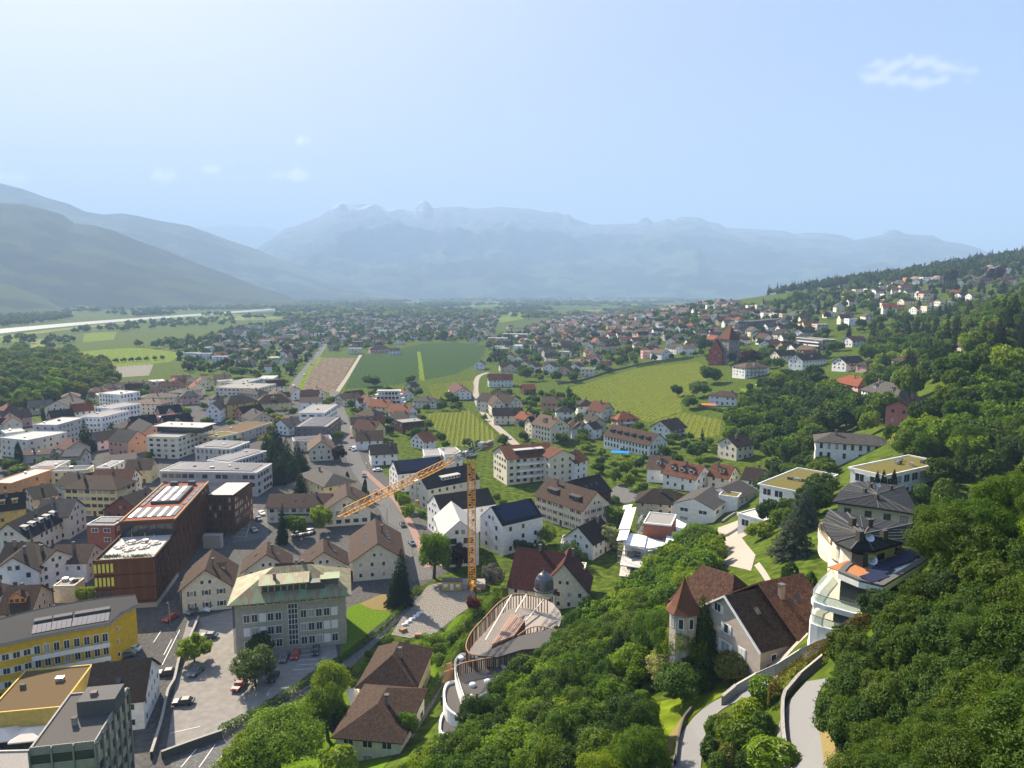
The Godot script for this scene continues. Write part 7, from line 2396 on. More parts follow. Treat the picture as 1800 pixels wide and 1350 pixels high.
func villas() -> void:
	var p := spot("b5", 1000, 1080)
	faceted("b5", "slate_villa", "beige villa with faceted dark slate roof and a white satellite dish, upper of two", [[735, 912], [800, 820], [866, 764], [990, 748], [1110, 765], [1305, 785], [1420, 1012], [1100, 962]], [1078, 850], 1.8, 7.5, "wall_beige", spot("b5", 1090, 1000, 7.5).y)
	var v2 := faceted("b5", "slate_villa", "pinkish villa with faceted dark slate roof and curved balconies, lower of two", [[655, 1075], [705, 975], [850, 1000], [1060, 1050], [1370, 1090], [1290, 1235], [1060, 1300], [880, 1292], [760, 1235], [690, 1150]], [985, 1165], 1.7, 9.0, "wall_cream", spot("b5", 900, 1340, 9.0).y)
	var yb := v2.position.y
	for k in 2:
		var bal := outline_at("b5", [[615, 1150 + k * 110], [640, 1110 + k * 90], [720, 1180 + k * 80], [830, 1290 + k * 60], [930, 1330 + k * 40], [900, 1400 + k * 20], [740, 1340 + k * 50], [640, 1240 + k * 90]], yb + 6.4 - k * 3.2, v2.position, 2)
		prism(v2, "balcony", bal, 5.9 - k * 3.2, 6.4 - k * 3.2, "wall_cream")
		rim(v2, "balcony_rail", bal, 6.4 - k * 3.2, 7.4 - k * 3.2, 0.18, "wall_cream")
	block("b5", [160, 768], [470, 828], [745, 692], 7.5, "wall_white", "roof_sedum", "", {"called": "modern_villa", "kind": "villa", "label": "white modern villa with mossy flat roof and six white skylights", "wide": 2.6, "gap": 3.6, "tall": 2.1, "vents": 5, "edge": "wall_white", "rim": 0.5})
	block("b5", [880, 640], [1150, 700], [1345, 545], 7.5, "wall_white", "roof_sedum", "", {"called": "modern_villa", "kind": "villa", "label": "white modern villa with mossy flat roof behind three columnar cypresses", "wide": 2.6, "gap": 3.6, "tall": 2.1, "vents": 5, "edge": "wall_white", "rim": 0.5})
	block("b5", [-10, 1000], [195, 1060], [290, 960], 4.5, "wall_white", "terrace_white", "", {"called": "terrace_house", "kind": "terrace", "label": "white terraced lower storey with potted shrubs below the mossy-roofed villa", "vents": 0, "wide": 2.6, "tall": 2.1})
	house("b5", [730, 362], [1050, 382], 9.0, 13, 6.6, "hip", "wall_white", "roof_grey", "", {"called": "classical_villa", "kind": "villa", "label": "white villa with grey hipped roof and tall classical columns", "group": "classical villas", "tall": 2.2, "gap": 2.6})
	# the modern house with the curved glass terraces
	var y0 := spot("d5", 300, 1200).y
	var c := lv("d5", 700, 600, y0 + 8.0)
	c.y = y0
	var o := thing("terrace_villa", "modern white villa with curved glass-railed terraces and orange roof paving", "villa", c)
	var roof := outline_at("d5", [[545, 455], [600, 390], [740, 300], [990, 165], [1480, 300], [1400, 372], [1010, 605], [760, 545]], y0 + 11.2, c)
	prism(o, "roof", roof, 10.5, 11.2, "wall_white")
	rim(o, "roof_rim", roof, 11.2, 11.5, 0.7, "concrete_dark")
	var t1 := outline_at("d5", [[262, 700], [560, 365], [700, 280], [1010, 600], [960, 770], [830, 905], [300, 762]], y0 + 7.3, c, 1)
	var t2 := outline_at("d5", [[248, 940], [290, 810], [560, 780], [760, 920], [590, 1078], [265, 975]], y0 + 4.0, c, 1)
	var t3 := outline_at("d5", [[228, 1150], [280, 1020], [430, 1000], [540, 1085], [350, 1210], [240, 1185]], y0 + 0.8, c, 1)
	mark_plan(c, t1)
	mark_plan(c, roof)
	var body := grown(roof, -1.6)
	prism(o, "wall", body, -3.0, 10.5, "wall_white")
	for t in [[t1, 7.3], [t2, 4.0], [t3, 0.8]]:
		prism(o, "terrace_slab", t[0], t[1] - 0.6, t[1], "wall_white")
		prism(o, "terrace_floor", grown(t[0], -0.5), t[1], t[1] + 0.03, "tile_pale")
		rim(o, "glass_rail", grown(t[0], -0.15), t[1] + 0.04, t[1] + 1.05, 0.04, "rail_glass")
		rim(o, "handrail", grown(t[0], -0.12), t[1] + 1.06, t[1] + 1.14, 0.12, "metal_grey")
		prism(o, "storey_wall", grown(t[0], -2.6), t[1] - 3.4, t[1] - 0.62, "wall_white")
		prism(o, "glazing", grown(t[0], -2.5), t[1] - 2.9, t[1] - 0.9, "glass")
	var wa := lv("d5", 575, 540, y0 + 10.0) - c
	var wb := lv("d5", 935, 640, y0 + 10.0) - c
	var wd := wb - wa
	part(o, "window_wall", unit_box, M["glass"], Transform3D(Basis(Vector3.UP, atan2(-wd.z, wd.x)).scaled_local(Vector3(wd.length(), 2.7, 0.3)), (wa + wb) / 2.0 * Vector3(1, 0, 1) + Vector3.UP * 8.8))
	for q in [[720, 420], [930, 300], [1090, 215]]:
		var e := lv("d5", q[0], q[1], y0 + 11.3) - c
		pane_at(o, "roof_paving", Vector3(e.x, 11.32, e.z), Vector3(4.4, 0.1, 4.6), 0.55, M["deck_orange"])
	for q in [[925, 490], [985, 425], [1060, 360], [1000, 245], [1200, 310], [1290, 260]]:
		var e := lv("d5", q[0], q[1], y0 + 11.6) - c
		part(o, "solar_panel", unit_box, M["solar"], Transform3D(Basis(Vector3.UP, 0.55) * Basis(Vector3.RIGHT, 0.12) * Basis().scaled(Vector3(3.6, 0.1, 1.7)), Vector3(e.x, 11.6, e.z)))
	var ch := lv("d5", 770, 320, y0 + 12.0) - c
	pane_at(o, "chimney", Vector3(ch.x, 12.0, ch.z), Vector3(1.0, 1.7, 1.6), 0.5, M["frame_dark"])
	var dish := Shape.new()
	dish.lathe(Vector3.ZERO, [[0.0, 0.0], [0.4, 0.05], [0.65, 0.18]], 14)
	part(o, "satellite_dish", dish.mesh(), M["metal_grey"], Transform3D(Basis(Vector3.RIGHT, 1.0), Vector3(ch.x + 1.4, 12.1, ch.z + 0.3)))
	for q in [[695, 660], [838, 705]]:
		var e := lv("d5", q[0], q[1], y0 + 8.4)
		var t := thing("bistro_table", "round high table standing on the glass-railed terrace", "table", Vector3(e.x, y0 + 7.36, e.z), 0.0, "tables on the glass-railed terrace")
		var s := Shape.new()
		s.lathe(Vector3(0, 1.0, 0), [[0.0, 0.06], [0.62, 0.06], [0.62, 0.0], [0.0, 0.0]], 16)
		part(t, "table_top", s.mesh(), M["canvas"])
		pane_at(t, "stem", Vector3(0, 0.5, 0), Vector3(0.09, 1.0, 0.09), 0, M["frame_dark"])
		pane_at(t, "foot", Vector3(0, 0.03, 0), Vector3(0.5, 0.05, 0.5), 0, M["frame_dark"])

func scaffolded() -> void:
	var core := block("d4", [480, 330], [810, 365], [825, 232], 11.0, "wall_brick", "roof_gravel", "", {"called": "scaffolded_building", "kind": "building", "label": "half-built brick storey with gravel roof wrapped in scaffolding and white sheets", "blind": 1, "vents": 0, "edge": "sheet_white"})
	var y0 := core.position.y
	var inv := core.transform.affine_inverse()
	var put := func(called: String, m: String, pts: Array, y: float, thick: float) -> void:
		var s := Shape.new()
		var q := []
		for p in pts:
			q.append(inv * lv("d4", p[0], p[1], y + (p[2] if p.size() > 2 else 0.0)))
		roof_plane(s, q[0], q[1], q[2], q[3], thick)
		part(core, called, s.mesh(), M[m])
	put.call("sheet", "sheet_white", [[270, 165], [395, 145], [320, 400], [185, 405]], y0 + 8.5, 0.15)
	put.call("sheet", "sheet_white", [[205, 405], [325, 390], [280, 530], [160, 540]], y0 + 8.2, 0.15)
	put.call("sheet", "sheet_white", [[245, 125], [350, 110], [330, 160], [232, 168]], y0 + 8.6, 0.15)
	put.call("sheet", "sheet_white", [[775, 405], [880, 455], [830, 570], [735, 575]], y0 + 7.6, 0.12)
	put.call("sheet", "sheet_white", [[840, 270], [990, 345], [940, 440], [870, 420]], y0 + 7.0, 0.12)
	put.call("roof", "sheet_white", [[330, 450], [520, 490], [490, 620], [230, 580]], y0 + 7.0, 0.4)
	put.call("roof", "terrace_white", [[520, 500], [740, 540], [760, 640], [520, 670]], y0 + 6.0, 0.4)
	put.call("terrace", "terrace_white", [[250, 590], [500, 640], [470, 870], [200, 830]], y0 + 3.4, 0.3)
	put.call("terrace", "terrace_white", [[230, 740], [480, 790], [450, 980], [190, 960]], y0 + 0.4, 0.3)
	var body := outline_at("d4", [[330, 460], [520, 490], [730, 560], [740, 640], [490, 625], [260, 590]], y0 + 6.6, core.position)
	var s := Shape.new()
	for i in body.size():
		var q := core.basis.inverse() * Vector3(body[i].x, 0, body[i].y)
		body[i] = Vector2(q.x, q.z)
	s.column(body, -5.0, 6.5)
	part(core, "lower_wall", s.mesh(), M["wall_white"])
	for k in 4:
		var q: Vector3 = inv * lv("d4", 330 + (k % 2) * 70, 700 + (k / 2) * 150, y0 + 4.6 - (k / 2) * 3.2)
		pane_at(core, "window", q, Vector3(2.4, 1.6, 0.4), 0, M["glass"])
	for k in 9:
		for f in 2:
			var u: float = [180, 240, 500, 640, 720, 410, 470, 820, 930][k]
			var v: float = [560, 640, 700, 620, 600, 330, 260, 300, 380][k]
			var q: Vector3 = inv * lv("d4", u + f * 24, v + f * 12, y0 + 7.0)
			var b := Shape.new()
			b.bar(Vector3(q.x, -4.0, q.z), Vector3(q.x, 9.4, q.z), 0.09)
			part(core, "scaffold_pole", b.mesh(), M["metal_grey"])
	for lift in 5:
		for run in [[[180, 560], [500, 640]], [[500, 640], [740, 600]], [[410, 330], [470, 230]], [[740, 600], [930, 400]]]:
			var y := y0 - 1.5 + lift * 2.1
			var b := Shape.new()
			var a0 := lv("d4", run[0][0], run[0][1], y0 + 7.0)
			var a1 := lv("d4", run[1][0], run[1][1], y0 + 7.0)
			b.bar(inv * Vector3(a0.x, y, a0.z), inv * Vector3(a1.x, y, a1.z), 0.08)
			b.bar(inv * Vector3(a0.x, y + 1.0, a0.z), inv * Vector3(a1.x, y + 1.0, a1.z), 0.06)
			part(core, "scaffold_rail", b.mesh(), M["metal_grey"])
			var pl := Shape.new()
			var d := (a1 - a0).normalized()
			pl.slab(inv * Transform3D(Basis(d, Vector3.UP, d.cross(Vector3.UP)), Vector3((a0.x + a1.x) / 2.0, y - 0.1, (a0.z + a1.z) / 2.0)), Vector3((a1 - a0).length(), 0.06, 0.8))
			part(core, "scaffold_board", pl.mesh(), M["wood_pale" if lift % 2 else "metal_grey"])

func red_house() -> void:
	house("d7", [470, 348], [530, 330], 22, 12, 12.0, "gable", "wall_red", "roof_red_brown", "", {"called": "red_house", "kind": "mansion", "label": "bright red step-gabled mansion at the top of the large vineyard", "group": "red mansions", "plain": 1, "over": 0.2, "least": 12.0, "tall": 1.6})
	house("d7", [585, 204], [645, 208], 33, 12, 23.0, "hip", "wall_stone", "roof_red_brown", "", {"called": "stone_tower", "kind": "tower", "label": "square stone tower with steep red-brown roof beside the red mansion", "group": "stone towers", "plain": 1, "over": 0.8, "gap": 5.0, "hip": 0.8, "long": 4.0, "most": 5.0})

var car_mesh := {}

func car(z: String, u: float, v: float, turn: float, paint: String, label: String, van := false) -> void:
	if car_mesh.is_empty():
		for kind in ["car", "van"]:
			var tall: bool = kind == "van"
			var b := Shape.new()
			var side := [[-2.15, 0.35], [-2.2, 0.75], [-2.05, 0.95], [-1.0, 1.02], [1.55, 1.05], [2.1, 0.98], [2.2, 0.7], [2.15, 0.35]]
			var cab := [[-1.05, 1.0], [-0.35, 1.45], [1.15, 1.48], [1.85, 1.02]]
			if tall:
				side = [[-2.4, 0.35], [-2.45, 0.9], [-2.2, 1.1], [-1.7, 1.2], [2.4, 1.2], [2.45, 0.8], [2.4, 0.35]]
				cab = [[-1.7, 1.18], [-1.1, 2.0], [-0.9, 2.1], [2.35, 2.1], [2.42, 1.18]]
			for set_ in [[side, 0.88], [cab, 0.74]]:
				var pr: Array = set_[0]
				var w: float = set_[1]
				for i in pr.size():
					var p: Array = pr[i]
					var q: Array = pr[(i + 1) % pr.size()]
					b.quad(Vector3(p[0], p[1], -w), Vector3(q[0], q[1], -w), Vector3(q[0], q[1], w), Vector3(p[0], p[1], w), Vector3((p[0] + q[0]) / 2.0, (p[1] + q[1]) / 2.0 - 0.8, 0))
				var poly := PackedVector2Array()
				for p in pr:
					poly.append(Vector2(p[0], p[1]))
				var ids := Geometry2D.triangulate_polygon(poly)
				for s in [-1.0, 1.0]:
					for i in range(0, ids.size(), 3):
						b.tri(Vector3(poly[ids[i]].x, poly[ids[i]].y, s * w), Vector3(poly[ids[i + 1]].x, poly[ids[i + 1]].y, s * w), Vector3(poly[ids[i + 2]].x, poly[ids[i + 2]].y, s * w), Vector3(0, 0, s))
			car_mesh[kind] = b.mesh()
		var wh := Shape.new()
		wh.lathe(Vector3.ZERO, [[0.0, -0.11], [0.32, -0.11], [0.34, 0.0], [0.32, 0.11], [0.0, 0.11]], 12)
		car_mesh["wheel"] = wh.mesh()
	var o := thing("parked_van" if van else "parked_car", label, "van" if van else "car", foot(spot(z, u, v)) + Vector3.UP * 0.1, deg_to_rad(turn), "vehicles in the town")
	part(o, "body", car_mesh["van" if van else "car"], M[paint])
	for s in [-1.0, 1.0]:
		pane_at(o, "side_window", Vector3(0.35 if not van else -1.0, 1.25 if not van else 1.6, s * 0.745), Vector3(1.7 if not van else 0.9, 0.3 if not van else 0.5, 0.03), 0, M["glass"])
		for x in [-1.35, 1.35]:
			part(o, "wheel", car_mesh["wheel"], M["tyre"], Transform3D(Basis(Vector3.RIGHT, PI / 2.0), Vector3(x, 0.33, s * 0.8)))
	part(o, "windscreen", unit_box, M["glass"], Transform3D(Basis(Vector3.BACK, 0.57 if not van else 0.93) * Basis().scaled(Vector3(0.75, 0.03, 1.3)), Vector3(-0.71 if not van else -1.42, 1.25 if not van else 1.62, 0)))
	part(o, "rear_window", unit_box, M["glass"], Transform3D(Basis(Vector3.BACK, -0.58 if not van else -1.5) * Basis().scaled(Vector3(0.7, 0.03, 1.25)), Vector3(1.52 if not van else 2.41, 1.27 if not van else 1.65, 0)))
	for s in [-1.0, 1.0]:
		pane_at(o, "headlight", Vector3(-2.15 if not van else -2.42, 0.76, s * 0.62), Vector3(0.1, 0.16, 0.3), 0, M["frame_white"])

func small_things() -> void:
	car("a1", 780, 660, 5, "car_white", "white car parked beside the bright yellow apartment house")
	car("a1", 990, 800, 10, "car_dark", "dark car parked beside the car park wall by the white gable")
	car("a1", 1090, 975, 8, "car_dark", "black car parked alone on the pale car park")
	car("a1", 1240, 580, 0, "car_blue", "dark blue car parked beside the pollarded tree by the school")
	car("a1", 750, 690, 15, "car_grey", "grey car parked tight beside the yellow house wall")
	car("b2", 1268, 505, 95, "car_white", "white van parked on the main street kerb", true)
	car("b2", 1455, 668, 12, "car_white", "white car parked before the white house with the dark roof")
	car("d7", 925, 828, 5, "car_white", "white car parked beside the villa with tan balconies")
	car("b4", 645, 880, 30, "car_dark", "dark car under the street trees by the brown barn")
	car("b4", 690, 890, 30, "car_grey", "grey car under the street trees by the brown barn")
	car("a1", 1190, 388, 8, "car_dark", "dark car parked before the green-shuttered gabled house")
	car("c2", 880, 905, 75, "car_white", "white van on the road beside the ploughed field", true)
	for k in 6:
		car("c2", 810 + (k % 3) * 42, 765 + (k / 3) * 22, 70 + k * 5, ["car_grey", "car_white", "car_red", "car_dark", "car_blue", "car_grey"][k], "%s car on the forecourt beside the tall red and white banners" % ["silver", "white", "red", "black", "dark blue", "pale grey"][k])
	for k in 7:
		car("b2", 800 + k * 22, 1090 - k * 4 + 90, 95, ["car_grey", "car_dark", "car_white"][k % 3], "car parked in the row behind the two round trees")
	var along := [["p", 616, 790], ["p", 618, 770], ["p", 606, 745], ["p", 640, 838], ["p", 662, 868], ["p", 708, 925], ["p", 724, 958], ["p", 535, 660], ["p", 548, 642], ["p", 455, 915], ["p", 460, 905], ["p", 446, 935], ["p", 850, 735], ["p", 893, 772], ["p", 340, 1078], ["p", 300, 1090], ["p", 372, 1072], ["p", 345, 1185], ["p", 420, 1210], ["p", 480, 1195], ["p", 500, 1160], ["p", 520, 1155], ["p", 555, 1148]]
	for k in along.size():
		car(along[k][0], along[k][1], along[k][2], 95 + k * 3 if k < 14 else 12 + k * 4, ["car_grey", "car_dark", "car_white", "car_red", "car_blue"][(k * 3 + k / 4) % 5], "%s car standing on the town's asphalt" % ["silver", "black", "white", "red", "dark blue"][(k * 3 + k / 4) % 5])
	for k in 3:
		var p := foot(spot("c2", 625 + k * 22, 785))
		var o := thing("banner", "tall white and red banner on a pole by the ploughed field", "banner", p, 0.0, "banners by the ploughed field")
		pane_at(o, "pole", Vector3(0, 5.0, 0), Vector3(0.2, 10.0, 0.2), 0, M["metal_grey"])
		pane_at(o, "cloth", Vector3(1.4, 5.6, 0), Vector3(2.5, 8.0, 0.1), 0, M["sheet_white"])
		pane_at(o, "emblem", Vector3(1.4, 8.3, 0.06), Vector3(2.3, 2.2, 0.06), 0, M["banner_red"])
	for k in 8:
		var z: String = ["a1", "d6", "d6", "d6", "b3", "b2", "b2", "a1"][k]
		var q: Array = [[1072, 385], [452, 720], [290, 360], [650, 960], [95, 1080], [1180, 330], [1240, 640], [1010, 505]][k]
		var p := foot(spot(z, q[0], q[1]))
		var o := thing("street_lamp", "slim grey street lamp at the edge of the road", "street lamp", p, k * 0.7, "street lamps in the town")
		var s := Shape.new()
		s.tube([Vector3.ZERO, Vector3(0, 5.5, 0), Vector3(0.3, 6.6, 0), Vector3(1.2, 6.9, 0)], [0.10, 0.07, 0.06, 0.05], 8)
		part(o, "post", s.mesh(), M["metal_grey"])
		pane_at(o, "lamp_head", Vector3(1.4, 6.86, 0), Vector3(0.7, 0.12, 0.3), 0, M["concrete_dark"])
	# awnings belong to their houses
	for n in [["blue_awning", "b4", 495, 515, 3.2, 9.0, "white terraced row"], ["orange_awning", "d7", 397, 1025, 3.0, 9.0, "orange awning"]]:
		for c in get_children():
			if c.has_meta("label") and n[6] in str(c.get_meta("label")):
				var p := spot(n[1], n[2], n[3], n[4])
				part(c, "awning", unit_box, M[n[0]], c.transform.affine_inverse() * Transform3D(Basis(Vector3.UP, -0.25) * Basis(Vector3.RIGHT, 0.3) * Basis().scaled(Vector3(n[5], 0.1, 2.6)), p))
				break

func distant_town() -> void:   # the far villages across the valley, too small and too many to tell apart
	var s := Shape.new()
	s.tinted = true
	s.tint = Color(0.75, 0.74, 0.7)
	s.box(Vector3(0, 0.3, 0), Vector3(1, 0.6, 0.8))
	s.tint = Color(0.22, 0.14, 0.11)
	for k in [-1.0, 1.0]:
		s.quad(Vector3(-0.55, 1.0, 0), Vector3(0.55, 1.0, 0), Vector3(0.55, 0.55, 0.48 * k), Vector3(-0.55, 0.55, 0.48 * k), Vector3(0, 1, k))
		s.tint = Color(0.75, 0.74, 0.7)
		s.tri(Vector3(0.5 * k, 0.6, -0.4), Vector3(0.5 * k, 0.6, 0.4), Vector3(0.5 * k, 0.97, 0), Vector3(k, 0, 0))
		s.tint = Color(0.22, 0.14, 0.11)
	var places := []
	var r := RandomNumberGenerator.new()
	r.seed = 77
	for k in 620:
		var u := r.randf_range(-20, 1000)
		var v := r.randf_range(516, 534)
		if r.randf() < 0.5:
			u = r.randf_range(120, 520)
			v = r.randf_range(515, 530)
		var p := level(u, v, 2.0)
		if relief(p.x, p.z) > 12.0 or p.length() > 5200.0:
			continue
		var w := r.randf_range(14, 34)
		places.append(Transform3D(Basis(Vector3.UP, r.randf() * TAU).scaled(Vector3(w, r.randf_range(8, 13), w * 0.8)), Vector3(p.x, relief(p.x, p.z), p.z)))
	for q in far_lots:
		var w := r.randf_range(12, 16)
		places.append(Transform3D(Basis(Vector3.UP, r.randf() * TAU).scaled(Vector3(w, r.randf_range(8, 11), w * 0.9)), Vector3(q.x, relief(q.x, q.y), q.y)))
	var mm := MultiMesh.new()
	mm.transform_format = MultiMesh.TRANSFORM_3D
	mm.mesh = s.mesh()
	mm.instance_count = places.size()
	for i in places.size():
		mm.set_instance_transform(i, places[i])
	var o := MultiMeshInstance3D.new()
	o.name = "distant_town"
	o.multimesh = mm
	o.material_override = M["painted"]
	o.set_meta("kind", "stuff")
	o.set_meta("label", "mass of small far houses of the villages across the valley")
	add_child(o)

# ---------------------------------------------------------------- all that grows
func make_trees() -> void:
	# single trees one can point to
	tree("p", 762, 968, 16, 11, "broad", "bright", "large bright leafy tree in front of the white gabled house by the crane")
	tree("p", 701, 1008, 17, 9, "conifer", "fir", "tall dark spruce standing on the dry lawn")
	tree("a2", 330, 740, 9, 10, "broad", "olive", "pale green pollarded tree on the school car park", "pollarded trees of the car park")
	tree("a2", 370, 620, 7, 6, "broad", "dark", "dark tree against the school's front wall")
	tree("a1", 1150, 630, 7, 8, "broad", "bright", "light green pollarded tree beside the stone car park wall")
	tree("a2", 470, 1190, 14, 16, "broad", "bright", "very large bright green tree at the foot of the garden")
	tree("a2", 300, 1290, 11, 12, "broad", "bright", "broad bright tree beside the lower yard wall")
	tree("a2", 790, 830, 11, 8, "broad", "bright", "round bright tree behind the garden hedge")
	tree("a2", 760, 1000, 12, 8, "broad", "green", "green tree between the garden and the cream hipped house")
	tree("a2", 830, 1050, 8, 6, "broad", "dark", "dark tree beside the cream hipped house")
	tree("a2", 1235, 1090, 6, 4, "broad", "bright", "bright bush tree beside the hipped house wall")
	tree("a2", 820, 1320, 6, 6, "ball", "bright", "bright shrub beside the slate shed")
	tree("a3", 740, 260, 7, 7, "broad", "red", "dark red maple in front of the domed manor")
	tree("a3", 440, 370, 5, 4, "broad", "red", "small purple-red tree behind the ballast of the crane")
	tree("a3", 360, 90, 9, 6, "broad", "purple", "purple tree behind the site cabin")
	tree("a3", 1050, 60, 9, 8, "conifer", "yew", "young fir behind the domed manor")
	tree("a3", 560, 200, 7, 6, "broad", "haw", "pinkish bushy tree beside the crane mast")
	tree("b4", 115, 1270, 6, 5, "conifer", "green", "light green young conifer by the low pale annex")
	tree("b3", 1500, 1280, 7, 6, "conifer", "green", "small conifer between the solar house and the brick chimney")
	tree("a4", 620, 560, 14, 8, "conifer", "yew", "tall green conifer in front of the turreted house gable")
	tree("a4", 420, 740, 7, 7, "broad", "cream", "cream flowering elder below the turreted house")
	tree("a4", 500, 820, 6, 8, "broad", "green", "leafy shrub tree under the turreted house")
	tree("a4", 810, 740, 4, 5, "ball", "olive", "reddish leaved bush against the taupe wall")
	tree("a4", 370, 560, 11, 9, "broad", "green", "green tree beside the turret", "trees beside the turret")
	tree("a4", 440, 590, 13, 9, "broad", "green", "green bushy tree hiding the foot of the turret")
	tree("a4", 530, 640, 11, 8, "broad", "bright", "light bushy tree below the turret")
	tree("a4", 480, 570, 10, 7, "broad", "dark", "dark tree under the eight-sided turret")
	# clipped shrubs between the two drives
	for a in [[990, 880, 3.4, 3.4, "bright"], [900, 1030, 3.6, 4.2, "bright"], [840, 1180, 3.8, 4.4, "green"], [980, 1090, 3.0, 3.0, "green"], [1040, 1290, 3.6, 4.8, "bright"], [760, 1110, 3.2, 2.8, "olive"], [690, 1110, 3.2, 2.6, "green"], [680, 1250, 3.4, 2.8, "dark"], [720, 1330, 2.6, 2.6, "green"], [780, 1280, 3.0, 2.4, "olive"], [900, 1330, 2.6, 2.6, "dark"], [945, 1200, 2.6, 2.4, "green"]]:
		tree("a4", a[0], a[1], a[2], a[3], "ball", a[4], "%s clipped round shrub between the two cobbled drives" % {"bright": "bright green", "green": "green", "olive": "olive", "dark": "dark green"}[a[4]], "clipped shrubs between the drives")
	tree("a4", 1150, 190, 4.5, 3.5, "ball", "dark", "dark rounded shrub on the lawn below the pink terrace")
	tree("a4", 1265, 230, 3.6, 2.6, "spindle", "green", "square clipped shrub below the pink terrace")
	for a in [[180, 790], [245, 784], [320, 784]]:
		tree("b6", a[0], a[1], 8.5, 1.9, "spindle", "fir", "dark columnar cypress behind the slate-roofed villa", "cypresses behind the slate-roofed villa")
	for a in [[540, 830, 4.5, 4.5], [730, 840, 7.5, 5.5], [840, 880, 4, 6]]:
		tree("b6", a[0], a[1], a[2], a[3], "ball", "green", "large clipped green dome in the villa garden", "clipped domes in the villa garden")
	tree("b6", 890, 990, 3, 5, "ball", "purple", "low purple maple bush in the villa garden")
	tree("b6", 410, 420, 8, 8, "broad", "cream", "cream flowering tree above the mossy-roofed villa")
	tree("b6", 670, 690, 5, 6, "broad", "cream", "cream flowering shrub above the clipped domes")
	tree("b5", 500, 930, 13, 11, "conifer", "silver", "silvery cedar between the mossy villa and the slate villas")
	tree("b5", 430, 1120, 12, 11, "conifer", "silver", "silvery cedar beside the pink terrace")
	tree("b5", 640, 780, 9, 9, "broad", "dark", "dark yew behind the slate villa's corner")
	tree("b5", 160, 1130, 5, 8, "broad", "bright", "bright spreading shrub on the pale forecourt")
	tree("b4", 1090, 1200, 11, 11, "broad", "bright", "large round bright green tree beside the forecourt")
	tree("b4", 560, 620, 8, 6, "broad", "bright", "bright street tree by the white terraced row", "street trees by the brown barn")
	tree("b4", 465, 700, 7, 5, "broad", "green", "round street tree by the barn yard", "street trees by the brown barn")
	tree("b4", 570, 740, 8, 6, "broad", "bright", "bright round street tree above the parked cars", "street trees by the brown barn")
	tree("b4", 675, 800, 6, 5, "broad", "green", "round green street tree beside the square hipped house", "street trees by the brown barn")
	tree("b4", 340, 640, 6, 5, "broad", "dark", "dark round tree beside the white house with green shutters")
	tree("b4", 1155, 400, 13, 5, "conifer", "fir", "slim dark spruce above the terraced row")
	tree("b4", 1115, 490, 9, 11, "broad", "green", "broad tree beside the slim spruce")
	tree("b4", 495, 250, 9, 11, "broad", "olive", "olive round tree at the foot of the large vineyard")
	tree("b4", 80, 150, 14, 13, "broad", "green", "big dark round tree at the lower corner of the large vineyard")
	tree("b4", 90, 60, 16, 7, "conifer", "fir", "dark fir at the lower corner of the large vineyard")
	tree("b4", 1040, 120, 8, 9, "broad", "green", "green tree at the vineyard edge")
	tree("b4", 420, 1180, 9, 7, "broad", "cream", "cream flowering tree beside the scaffolded building")
	tree("b4", 460, 1030, 10, 8, "broad", "green", "green tree beside the painted town house")
	tree("b3", 1360, 1160, 7, 8, "broad", "bright", "bright tree beside the solar gabled house")
	tree("b3", 1160, 1270, 6, 7, "broad", "dark", "dark bushy tree below the solar gabled house")
	tree("b3", 220, 900, 8, 5, "broad", "bright", "bright street tree beside the pink footway", "street trees beside the pink footway")
	tree("b3", 262, 985, 8, 5, "broad", "bright", "bright street tree beside the pink footway", "street trees beside the pink footway")
	tree("b3", 195, 870, 7, 5, "broad", "bright", "bright street tree beside the pink footway", "street trees beside the pink footway")
	tree("b3", 450, 960, 7, 4, "broad", "bright", "slim bright tree between two white gabled houses")
	tree("b2", 695, 1060, 15, 4.5, "conifer", "fir", "very slim dark fir in front of the cream wing")
	tree("b2", 800, 1090, 9, 9, "broad", "green", "green round tree in front of the cream wing")
	tree("b2", 1005, 1030, 10, 9, "broad", "bright", "light green round tree in front of the cream wing")
	tree("b2", 1345, 800, 9, 2.6, "spindle", "fir", "dark slender conifer at the street corner", "slender conifers at the main street")
	tree("b2", 1220, 720, 6, 2.2, "spindle", "fir", "dark slender conifer at the street corner", "slender conifers at the main street")
	for a in [[660, 400, 17, 11], [740, 500, 16, 10], [620, 520, 16, 10], [820, 520, 14, 9], [700, 620, 15, 10], [860, 580, 13, 8], [570, 450, 13, 9], [840, 720, 13, 6], [780, 620, 12, 8], [640, 660, 12, 9]]:
		tree("b2", a[0], a[1], a[2], a[3], "conifer", "fir", "dark conifer in the dense clump beside the office blocks", "dark conifers beside the office blocks")
	for a in [[640, 240, 7, 12, "yellow"], [580, 320, 6, 10, "yellow"], [570, 410, 6, 8, "yellow"], [690, 260, 6, 9, "yellow"], [770, 280, 6, 5, "bright"], [1085, 190, 6, 5, "yellow"], [1280, 185, 5, 8, "yellow"]]:
		tree("b2", a[0], a[1], a[2], a[3], "broad", a[4], "%s tree near the rust-coloured planted roof" % {"yellow": "golden yellow", "bright": "light green"}[a[4]], "golden trees near the planted roof")
	tree("b2", 1150, 520, 9, 7, "broad", "purple", "purple tree beside the pale-roofed gabled house")
	tree("b1", 680, 370, 18, 11, "conifer", "fir", "big dark spruce beside the grey balconied block", "dark spruces beside the grey block")
	tree("b1", 560, 190, 14, 6, "conifer", "fir", "dark pointed spruce behind the grey balconied block", "dark spruces behind the grey block")
	tree("b1", 490, 270, 9, 4, "conifer", "fir", "small dark spruce behind the grey balconied block")
	tree("b1", 148, 520, 11, 4, "spindle", "fir", "dark columnar tree beside the low brown shed")
	tree("b1", 345, 220, 8, 3, "spindle", "fir", "dark columnar tree before the long cream house")
